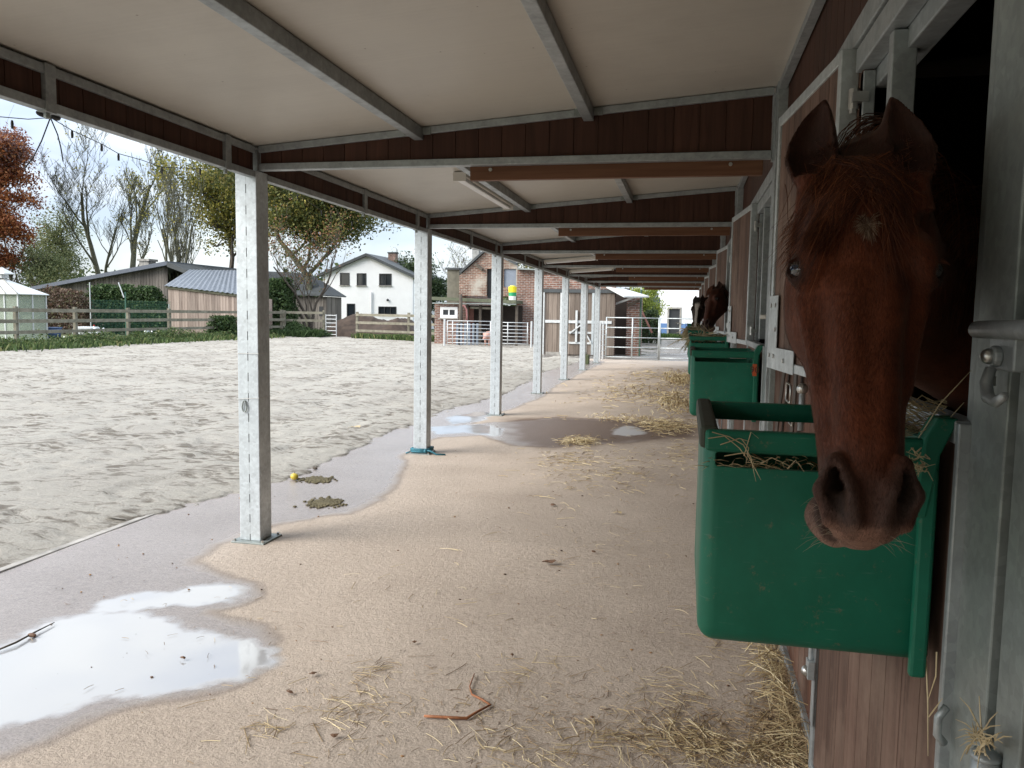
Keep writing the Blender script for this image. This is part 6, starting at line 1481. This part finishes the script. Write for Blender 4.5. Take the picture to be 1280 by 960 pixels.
# leaning plank in the yard
a, b_ = atY(800, 384, 45), atY(815, 416, 45); tag(MB().bar(a, b_, .12, .10).build('leaning_plank', MT['pinkish'], loc=tuple(b_)), 'reddish plank leaning in the yard beyond the end gate', 'plank')
# dirt heap behind the back fence
r2 = np.random.default_rng(3); xs = np.linspace(atY(404, 410, 47).x, atY(530, 410, 47).x, 90); ys = np.linspace(44.4, 50, 34)
def heap(X, Y_):
    s = (X-xs[0])/(xs[-1]-xs[0]); e = np.clip(np.minimum(s, 1-s)*5, 0, 1)*np.clip(np.minimum(Y_-44.4, 50-Y_)/1.6, 0, 1)
    return -.1+e**.7*(.65+.85*fbm(X*.55, Y_*.55, 4)*(.45+.9*sstep(.1, .45, s)))+(fbm(X*3, Y_*3, 3)-.5)*.14*e
hp_ = grid_mesh('dirt_heap', xs, ys, heap, simple('dark_brown_earth', (.055, .038, .028), .95, 0, .4, 3, .8)); tag(hp_, 'dark brown heap of earth behind the back fence', 'heap')
# chickens, barrels, hut on the left
def hen(label, px, py, Y, s, face):
    c = atY(px, py, Y); z0 = 0.02; rs = MB(); x, f = c.x, face
    t = thing('hen', label, 'chicken', (x, Y, z0), 'hens beyond the left fence')
    P_ = [(x-f*.24*s, Y, z0+.42*s), (x-f*.20*s, Y, z0+.34*s), (x-f*.10*s, Y, z0+.25*s), (x, Y, z0+.22*s), (x+f*.11*s, Y, z0+.26*s), (x+f*.17*s, Y, z0+.36*s), (x+f*.20*s, Y, z0+.44*s), (x+f*.235*s, Y, z0+.46*s)]
    MB().tube(P_, [.02*s, .055*s, .095*s, .12*s, .105*s, .06*s, .042*s, .018*s], 14).build('body', MT['white'], t, True)
    mb = MB(); mb.tube([(x+f*.23*s, Y, z0+.455*s), (x+f*.265*s, Y, z0+.445*s)], [.012*s, .002], 6); mb.build('beak', MT['straw'], t)
    MB().prism([(x+f*.17*s, Y-.006, z0+.48*s), (x+f*.22*s, Y-.006, z0+.48*s), (x+f*.225*s, Y-.006, z0+.52*s), (x+f*.19*s, Y-.006, z0+.53*s), (x+f*.165*s, Y-.006, z0+.515*s)], (0, .012, 0)).build('comb', simple('red_comb', (.5, .03, .02), .6), t)
    for dy in (-.04, .04): MB().tube([(x+f*.01, Y+dy*s, z0+.13*s), (x+f*.015, Y+dy*s, z0), (x+f*.05, Y+dy*s, z0-.01)], .009*s, 5).build('leg', MT['straw'], t)
hen('large white hen right of the small white hut', 123, 410, 33.5, 1.25, -1)
hen('small white hen near the wooden shed', 193, 410, 35.5, .8, -1)
hen('white hen low in the weeds, lower left of the small white hut', 83.5, 420, 29.5, .6, 1)
Yh = 34.0; q = rectpx(90, 405, 114.5, 416, Yh); t = thing('hen_hut', 'small white hen hut with a dark blue base behind the fence', 'hut', ((q[0]+q[1])/2, Yh, 0))
MB().box((q[0]+.02, Yh, 0), (q[1]-.02, Yh+.6, .17)).build('base', simple('navy_base', (.03, .045, .12), .5), t)
MB().prism([(q[0], Yh-.02, .175), (q[1], Yh-.02, .175), (q[1]-.03, Yh-.02, .50), (q[1]-.08, Yh-.02, .56), (q[0]+.16, Yh-.02, .56), (q[0]+.05, Yh-.02, .50)], (0, .64, 0)).build('shell', MT['white'], t, bevel=.02)
Yb_ = 33.0; q = rectpx(58, 405, 75, 416, Yb_); t = thing('tub', 'blue plastic tub beside the greenhouse', 'tub', ((q[0]+q[1])/2, Yb_, 0)); r_ = (q[1]-q[0])/2; cx_ = (q[0]+q[1])/2
MB().tube([(cx_, Yb_, 0), (cx_, Yb_, .50)], [r_*.8, r_], 18, cap=True).build('tub_body', simple('blue_plastic', (.05, .09, .20), .45), t, True); MB().tube([(cx_, Yb_, .50), (cx_, Yb_, .535)], [r_*1.05, r_*1.05], 18).build('tub_rim', simple('blue_rim', (.07, .12, .25), .45), t)
q = atY(183.5, 409, 35.5); t = thing('bucket', 'pale metal bucket beside the small hen', 'bucket', (q.x, 35.5, 0)); MB().tube([(q.x, 35.5, .0), (q.x, 35.5, .42)], [.10, .13], 16).build('bucket_body', MT['galv_post'], t, True); MB().tube([(q.x+.13*math.cos(a_), 35.5, .42+.10*math.sin(a_)) for a_ in np.linspace(0, math.pi, 9)], .008, 5).build('handle', MT['galv_dark'], t)
# netting poles and wires behind the left fence
for i, (x, yt, yb, lab) in enumerate(((112, 353, 400, 'thin pale netting pole left of the hedge'), (156.5, 365, 418, 'dark green netting pole in the middle of the hedge'), (211, 380, 418, 'pale netting pole at the left corner of the wooden shed'))):
    Yp = 37.5 if i == 0 else 33.5 if i == 1 else 38; a = atY(x, yt, Yp); tag(MB().tube([(a.x, Yp, -.1), (a.x, Yp, a.z)], .030, 6).build('netting_pole', (MT['galv_post'], simple('green_pole', (.04, .13, .09), .5), MT['gatew'])[i], loc=(a.x, Yp, 0)), lab, 'pole')
a, b_ = atY(155, 372, 33.4), atY(148, 353, 33.4); tag(MB().tube([a, b_], .025, 6).build('leaning_stick', MT['gatew'], loc=tuple(a)), 'pale stick leaning at the top of the green netting pole', 'stick')
m, n, b = newmat('green_netting'); c = coords(n, scale=(1, 1, 1)); b.inputs['Base Color'].default_value = (.03, .12, .08, 1)
net = MB(); A_, B_ = atY(116, 405, 34), atY(214, 405, 38)
for i in range(60):
    s = i/59; p = Vector((A_.x+(B_.x-A_.x)*s, 34+4*s, 0)); net.bar(p, p+Vector((0, 0, 1.9)), .006, .006)
for j in range(15): z = .1+j*.125; net.bar((A_.x, 34, z), (B_.x, 38, z), .006, .006)
tag(net.build('netting', m, loc=(A_.x, 34, 0)), 'green netting stretched in front of the hedge', 'netting')

# pig
def make_pig():
    c = atY(609.5, 427, 36.9); Yp = 36.9; z = 0.0
    P_ = np.array
    ax_ = [np.arange(c.x-.45, c.x+.45, .02, dtype=np.float32), np.arange(Yp-.35, Yp+.75, .02, dtype=np.float32), np.arange(-.02, .85, .02, dtype=np.float32)]
    G = np.meshgrid(*ax_, indexing='ij'); D = sd_caps(G, (c.x-.02, Yp+.05, .49), (c.x+.06, Yp+.50, .50), .185, .20)
    D = smin(D, sd_caps(G, (c.x-.05, Yp-.02, .45), (c.x-.10, Yp-.16, .38), .13, .09), .06)      # head, lowered
    D = smin(D, sd_caps(G, (c.x-.10, Yp-.16, .38), (c.x-.12, Yp-.25, .33), .06, .055), .03)
    for dx, dy in ((-.11, .02), (.07, .0), (.02, .48), (.20, .46)):
        D = smin(D, sd_caps(G, (c.x+dx, Yp+dy, .36), (c.x+dx, Yp+dy, .03), .065, .035), .04)
    for s in (-1, 1): D = smin(D, sd_ell(G, (c.x-.07+s*.10, Yp-.06, .55), (.06, .025, .07)), .02)
    V, F = surface_nets(D, *ax_)
    v0, v1, v2 = V[F[:, 0]]-V.mean(0), V[F[:, 1]]-V.mean(0), V[F[:, 2]]-V.mean(0)
    if np.einsum('ij,ij->i', v0, np.cross(v1, v2)).sum() < 0: F = F[:, ::-1].copy()
    m_ = simple('pink_pig_skin', (.52, .30, .24), .6, 0, .12, 6, .2); o = link_mesh('pig', V, F, m_, smooth=True, loc=(c.x, Yp, 0))
    tag(o, 'pink pig standing behind the white pen gate', 'pig')
    MB().tube([(c.x-.12, Yp-.245, .33), (c.x-.125, Yp-.27, .325)], [.058, .055], 14).build('snout', simple('dark_pink_snout', (.45, .22, .19), .5), o, True)
    MB().tube([(c.x+.12, Yp+.70, .52), (c.x+.16, Yp+.74, .50), (c.x+.13, Yp+.76, .46), (c.x+.10, Yp+.75, .49)], .01, 6).build('tail', m_, o, True)
make_pig()
# distant low hills line / treeline
r_ = random.Random(5); cs = []
for i in range(500): cs.append((r_.uniform(-190, 80), r_.uniform(120, 150), r_.uniform(0, 5.5)*(.5+vnoise2(np.array(i*.1), np.array(1.0)))))
tl = leaf_cloud(r_, cs, 30000, 1.6, .5, LM['dark'], 'distant_trees', None); tag(tl, 'far line of trees low on the horizon', 'trees', kind='stuff')
# ================================================================== STRAW, LEAVES AND SMALL THINGS ON THE WALKWAY
def straw_mesh(name, items, mat, parent=None):
    """items: (x, y, z, angle, length, width, bend, rise)"""
    V = []; F = []
    for (x, y, z, a, ln, w, bd, rise) in items:
        b0 = len(V); n_ = 4 if abs(bd) > .15 else 3
        ca, sa = math.cos(a), math.sin(a)
        for i in range(n_):
            t = i/(n_-1); s = (t-.5)*ln; o = bd*ln*(t-.5)**2
            px, py = x+ca*s-sa*o, y+sa*s+ca*o; pz = z+rise*(4*t*(1-t))+rise*.6*t
            for q in (-1, 1): V.append((px-sa*q*w/2, py+ca*q*w/2, pz))
            V.append((px, py, pz+w*.5))
        for i in range(n_-1):
            k = b0+3*i
            F += [(k, k+3, k+5, k+2), (k+2, k+5, k+4, k+1), (k, k+1, k+4, k+3)]
    return link_mesh(name, V, F, mat, parent)
sr = random.Random(12)
def scatter(n, cx, cy, sx, sy, lmin=.03, lmax=.16, w=.0026, rise=.003, box=None):
    o = []
    while len(o) < n:
        if box: x, y = sr.uniform(box[0], box[1]), sr.uniform(box[2], box[3])
        else: x, y = sr.gauss(cx, sx), sr.gauss(cy, sy)
        if x > .485 or x < -3.8: continue
        zb_ = .004
        o.append((x, y, zb_+abs(sr.gauss(0, rise)), sr.uniform(0, 6.28), sr.uniform(lmin, lmax)*(.6 if sr.random() < .5 else 1), w*sr.uniform(.5, 1.3), sr.gauss(0, .16)*(4 if sr.random() < .12 else 1), abs(sr.gauss(0, rise))))
    return o
def ctr(px, py): q = atZ(px, py); return q.x, q.y
def patch(px, py, rx, ry, n, **k):
    c0 = atZ(px, py); c1 = atZ(px+rx, py); c2 = atZ(px, py-ry); return scatter(n, c0.x, c0.y, abs(c1.x-c0.x)*.5, abs(c2.y-c0.y)*.5, **k)
near = patch(988, 900, 20, 60, 320, rise=.006)+patch(975, 945, 45, 26, 200, rise=.003)+patch(980, 840, 24, 36, 220, rise=.008)+patch(880, 935, 80, 28, 260)+patch(760, 930, 120, 40, 170)+patch(640, 940, 90, 30, 60)+patch(440, 890, 60, 45, 70)+patch(470, 840, 30, 20, 26)+patch(330, 915, 30, 30, 26)+patch(840, 870, 60, 50, 120)+patch(640, 845, 60, 25, 30)+patch(560, 760, 200, 120, 46, w=.003)+patch(760, 700, 160, 70, 60)+patch(900, 800, 40, 60, 90)
s1 = straw_mesh('scattered_straw', near, MT['straw']); tag(s1, 'loose straw strewn on the walkway near the camera and along the wall foot', 'straw', kind='stuff')
dull = patch(975, 915, 50, 50, 900, rise=.004, lmax=.06)+patch(870, 920, 100, 45, 500, lmax=.07)+patch(700, 900, 200, 60, 260, lmax=.06)+patch(450, 880, 140, 60, 120, lmax=.06)+patch(300, 780, 200, 60, 40, lmax=.06)+patch(760, 760, 220, 120, 160, lmax=.05)+patch(1000, 890, 14, 60, 300, rise=.02)
s2 = straw_mesh('chaff', dull, MT['straw_dull']); tag(s2, 'dull brown chaff and broken straw lying over the walkway', 'straw', kind='stuff')
mid = patch(755, 588, 85, 28, 420, rise=.006, lmax=.16, w=.005)+patch(700, 573, 40, 12, 120, w=.005)+patch(725, 553, 26, 6, 360, rise=.012, lmax=.20, w=.005)+patch(835, 534, 40, 9, 600, rise=.012, lmax=.22, w=.006)+patch(790, 526, 60, 5, 260, rise=.02, w=.008)+patch(850, 570, 24, 20, 160, w=.005)
far = patch(800, 490, 70, 14, 420, lmax=.3, w=.012, rise=.02)+patch(845, 505, 30, 12, 420, lmax=.3, w=.012, rise=.03)+patch(850, 477, 18, 6, 420, lmax=.3, w=.014, rise=.05)+patch(820, 468, 50, 8, 240, lmax=.3, w=.014)+patch(750, 500, 60, 14, 60, lmax=.25, w=.010)
s3 = straw_mesh('straw_patches', mid+far, MT['straw']); tag(s3, 'golden straw patches along the middle and far part of the walkway', 'straw', kind='stuff')
# straw heaped against the foot of the wall
mb_items = []
for i in range(170):
    x, y = .44-abs(sr.gauss(0, .05)), sr.uniform(2.9, 4.3); mb_items.append((x, y, abs(sr.gauss(0, .05)), sr.gauss(1.57, .9), sr.uniform(.08, .26), sr.uniform(.002, .0045), sr.gauss(0, .15), abs(sr.gauss(0, .02))))
s4 = straw_mesh('straw_heap', mb_items, MT['straw']); tag(s4, 'small heap of yellow straw against the wall foot under the nearest trough', 'straw', kind='stuff')
# hay in the troughs and hanging out of them
def hay_in(trx, y0, y1, z, n, seed, label, spill=None, lmax=.16):
    h = random.Random(seed); it = []
    for i in range(n):
        it.append((h.uniform(trx[0], trx[1]), h.uniform(y0, y1), z+abs(h.gauss(0, .03)), h.uniform(0, 6.28), h.uniform(.04, lmax), h.uniform(.002, .004), h.gauss(0, .7), h.uniform(0, .04)))
    o = straw_mesh('hay', it, MT['straw'] if seed != 5 else MT['straw_dull']); 
    return tag(o, label, 'hay', kind='stuff')
hay_in((.14, .34), 1.60, 1.90, 1.12, 900, 4, 'hay lying in the nearest green trough')
def strand(mb, pts, r=.0016): mb.tube(pts, [r]*(len(pts)-1)+[r*.4], 4)
MT['straw_big'] = simple('pale_straw', (.46, .37, .22), .5, 0, .3, 14)
def yp(x, y, Y=1.485): return atY(x, y, Y)
mb = MB(); hs_ = random.Random(9)
for pts in ([(890, 540), (912, 546), (930, 556), (938, 572), (946, 602)], [(885, 548), (905, 545), (925, 560), (935, 575)], [(900, 556), (925, 548), (937, 552)], [(926, 548), (936, 560), (932, 580)], [(934, 566), (944, 585), (952, 600)], [(930, 570), (938, 540), (948, 548)], [(950, 580), (965, 572), (990, 584)], [(985, 586), (995, 575), (1005, 590)], [(905, 570), (930, 566), (960, 578)]):
    strand(mb, [yp(x+hs_.uniform(-1, 1), y, 1.488-.004*i) for i, (x, y) in enumerate(pts)], .0009)
for i in range(46):
    x0 = hs_.uniform(885, 1010); y0 = hs_.uniform(572, 584); a = hs_.uniform(0, 6.28); L_ = hs_.uniform(8, 26)
    strand(mb, [yp(x0, y0, 1.52), yp(x0+L_*.5*math.cos(a), y0+3*math.sin(a), 1.505), yp(x0+L_*math.cos(a), y0+6*math.sin(a)+2, 1.50)], .0007)
tag(mb.build('hay_strands', MT['straw_big'], loc=tuple(yp(930, 560))), 'few hay strands hanging over the near rim of the nearest green trough', 'hay', kind='stuff')
mb = MB()
for i in range(60):
    x0 = hs_.uniform(1140, 1185); y0 = hs_.uniform(500, 545); a = hs_.uniform(2.2, 3.6); L_ = hs_.uniform(15, 60); Yq = 1.56
    strand(mb, [yp(x0, y0, Yq), yp(x0+L_*.5*math.cos(a)+2, y0-L_*.2*hs_.uniform(-1, 1.6), Yq), yp(x0+L_*math.cos(a), y0-L_*.3*hs_.uniform(-1.2, 1.8), Yq-.03)], .0011)
for pts in ([(1148, 548), (1175, 505), (1215, 462)], [(1150, 540), (1185, 525), (1205, 503)], [(1158, 590), (1150, 600), (1146, 592)]):
    strand(mb, [yp(x, y, 1.50) for x, y in pts], .0012)
for i in range(26):
    x0 = hs_.uniform(1140, 1158); y0 = hs_.uniform(565, 592); strand(mb, [yp(x0, y0, 1.47), yp(x0+hs_.uniform(-12, 12), y0+hs_.uniform(-10, 10), 1.465), yp(x0+hs_.uniform(-18, 18), y0+hs_.uniform(-6, 14), 1.46)], .0010)
tag(mb.build('hay_strands', MT['straw_big'], loc=tuple(yp(1160, 540))), 'tuft of hay between the chestnut muzzle and the trough hook', 'hay', kind='stuff')
mb = MB()
for pts in ([(1156, 798), (1158, 830), (1160, 880), (1160, 945)], [(1171, 815), (1170, 845), (1160, 875)], [(1152, 812), (1149, 806), (1156, 800)], [(1161, 896), (1170, 884), (1178, 873)]):
    strand(mb, [atX(x, y, .435) for x, y in pts], .0014)
tag(mb.build('hay_strands', MT['straw_big'], loc=tuple(atX(1158, 850, .435))), 'long straw stalks dangling from the foot of the nearest trough flange', 'hay', kind='stuff')
mb = MB()
for i in range(44):
    x0 = hs_.gauss(1226, 9); y0 = hs_.gauss(925, 7); a = hs_.uniform(0, 6.28); L_ = hs_.uniform(10, 34)
    strand(mb, [atX(x0, y0, .44), atX(x0+L_*.5*math.cos(a), y0+L_*.5*math.sin(a)-3, .435), atX(x0+L_*math.cos(a), y0+L_*math.sin(a), .44)], .0011)
for pts in ([(1232, 945), (1226, 905), (1224, 870)], [(1222, 905), (1212, 885), (1200, 872)], [(1208, 942), (1216, 925), (1222, 905)]): strand(mb, [atX(x, y, .44) for x, y in pts], .0014)
tag(mb.build('hay_strands', MT['straw_big'], loc=tuple(atX(1226, 925, .44))), 'small clump of straw caught on the hinge at the foot of the near frame', 'hay', kind='stuff')
# hay heaped over the far troughs under the two horses
def haypile(label, c, sx, sy, sz, n, seed):
    h = random.Random(seed); mb = MB()
    for i in range(n):
        p = Vector((c[0]+h.gauss(0, sx), c[1]+h.gauss(0, sy), c[2]+abs(h.gauss(0, sz)))); d = Vector((h.gauss(0, 1), h.gauss(0, 1), h.gauss(-.3, .6))).normalized(); L_ = h.uniform(.08, .22)
        if h.random() < .25: p.x = c[0]-sx*2; d = Vector((h.gauss(-.3, .4), h.gauss(0, .5), -1)).normalized()
        mb.tube([p, p+d*L_*.5+Vector((0, 0, .01)), p+d*L_], [.005, .005, .002], 3)
    tag(mb.build('hay', MT['straw_big'], loc=tuple(c)), label, 'hay', kind='stuff')
haypile('hay heaped in the third trough under the brown horse', (.22, 8.85, 1.32), .08, .12, .02, 150, 1)
haypile('hay hanging from the fourth trough under the dark horse', (.16, 12.35, 1.33), .07, .12, .03, 170, 2)
# dead leaves, clods, twigs
MT['leaf'] = islandmat('dead_leaves', [(0, (.05, .03, .02)), (.6, (.14, .08, .05)), (1, (.30, .17, .07))], .7)
lr = random.Random(31)
def leaf(label, px, py, s, seed, mat=None):
    h = random.Random(seed); c = atZ(px, py); mb = MB()
    pts = []; n_ = 9; a0 = h.uniform(0, 6.28)
    for i in range(n_):
        a = 2*math.pi*i/n_; r_ = s*(.55+.45*abs(math.cos(a)))*(1+.25*h.uniform(-1, 1)); pts.append((c.x+r_*math.cos(a+a0), c.y+r_*math.sin(a+a0)*.8, .012+h.uniform(0, .018)*s/.04))
    ctr_ = (c.x, c.y, .022); vs = [ctr_]+pts; fs = [(0, 1+i, 1+(i+1) % n_) for i in range(n_)]; mb.add(vs, fs)
    mb.tube([(pts[0][0], pts[0][1], pts[0][2]), (pts[0][0]+s*.6*math.cos(a0), pts[0][1]+s*.6*math.sin(a0), .008)], [s*.035, s*.02], 4)
    o = mb.build('dead_leaf', mat or MT['leaf'], loc=(c.x, c.y, .012)); sol = o.modifiers.new('thick', 'SOLIDIFY'); sol.thickness = .0015
    return tag(o, label, 'leaf', 'curled dead leaves on the walkway')
leaf('curled dark leaf in the middle of the walkway, level with the nearest post', 685, 706, .045, 1)
leaf('dark brown leaf at the edge of the large near puddle', 362, 869, .016, 2)
leaf('small grey brown leaf near the right tip of the large puddle', 391, 846, .020, 3)
leaf('rusty leaf near the bottom edge of the photo', 418, 924, .018, 4)
leaf('tiny dark leaf left of the orange bark strip', 518, 806, .014, 5)
leaf('tiny dark leaf above the orange bark strip', 640, 822, .011, 6)
leaf('small dark leaf between the curled dark leaf and the third post', 691, 633, .030, 7)
leaf('little leaf lying right of the curled dark leaf', 742, 692, .022, 8)
leaf('yellow leaf on the dry floor beside the nearest trough', 772, 643, .035, 9, MT['straw_big'])
leaf('yellow leaf on the sand between the nearest and second posts', 444, 536, .07, 10, MT['straw_big'])
leaf('dark leaf floating in the large near puddle', 229, 826, .013, 11)
# bark strip
P1 = [atZ(x, y, .012) for x, y in ((530, 895), (545, 896), (562, 897), (583, 898), (596, 890), (613, 881))]; P2 = [atZ(x, y, .014) for x, y in ((613, 881), (602, 874), (590, 868), (587, 858), (593, 842))]
t = thing('bark_strip', 'bent strip of orange brown bark lying near the bottom of the photo', 'bark strip', tuple(P1[3]))
MT['barkstrip'] = simple('orange_bark', (.28, .11, .045), .6, 0, .4, 30, .3)
MB().tube(P1, [.005, .006, .006, .006, .005, .004], 5).build('long_piece', MT['barkstrip'], t, True); MB().tube(P2, [.004, .005, .004, .003, .002], 5).build('curled_piece', MT['barkstrip'], t, True)
# twig at the left
t = thing('twig', 'thin brown twig with a dead leaf on it, at the left edge by the puddle', 'twig', tuple(atZ(35, 797)))
MB().tube([atZ(-4, 813, .010), atZ(20, 803, .014), atZ(44, 790, .012), atZ(68, 778, .010)], [.004, .005, .004, .002], 6).build('stem', MT['bark'], t, True); MB().ball(tuple(atZ(40, 794, .012)), (.025, .012, .010), 8, 5).build('leaf', MT['leaf'], t)
# yellow apple and manure patches
q = atZ(368, 600); t = thing('apple', 'small yellow apple lying in the wet strip right of the nearest post', 'apple', (q.x, q.y, 0))
MB().ball((q.x, q.y, .032), (.036, .036, .032), 16, 10).build('fruit', simple('yellow_apple', (.55, .42, .05), .35, 0, .25, 12, 0), t, True); MB().tube([(q.x, q.y, .06), (q.x+.006, q.y, .078)], .003, 5).build('stalk', MT['bark'], t)
q = atZ(394, 587); tag(MB().ball((q.x, q.y, .014), (.026, .018, .014), 9, 6).build('pebble', MT['bark'], loc=(q.x, q.y, 0)), 'dark pebble behind the small yellow apple', 'pebble')
def clods(label, px, py, rx, ry, n, seed):
    h = random.Random(seed); c0 = atZ(px, py); wx = abs(atZ(px+rx, py).x-c0.x); wy = abs(atZ(px, py-ry).y-c0.y); mb = MB()
    for i in range(n):
        x, y = c0.x+h.gauss(0, wx*.42), c0.y+h.gauss(0, wy*.42); s = h.uniform(.003, .012); mb.ball((x, y, s*.5), (s*1.6, s*1.2, s*.7), 5, 4)
    tag(mb.build('droppings', simple('olive_brown_dung', (.10, .085, .045), .9, 0, .3), loc=(c0.x, c0.y, 0)), label, 'droppings', kind='stuff')
clods('patch of crumbly brown droppings right of the small yellow apple', 396, 600, 22, 4, 420, 1)
clods('patch of crumbly brown droppings below the small yellow apple', 407, 629, 24, 6, 620, 2)
# crumbs of soil and grit spread over the floor
it = MB(); h = random.Random(77)
for i in range(420):
    x, y = h.uniform(-3.7, .4), 2.1+abs(h.gauss(0, 4)); s = .001+.005*h.random()**3*(1+y*.06); it.ball((x, y, s*.4), (s*1.4, s, s*.7), 4, 3)
tag(it.build('grit', MT['leaf'], loc=(0, 0, 0)), 'dark crumbs of soil and grit over the walkway', 'grit', kind='stuff')
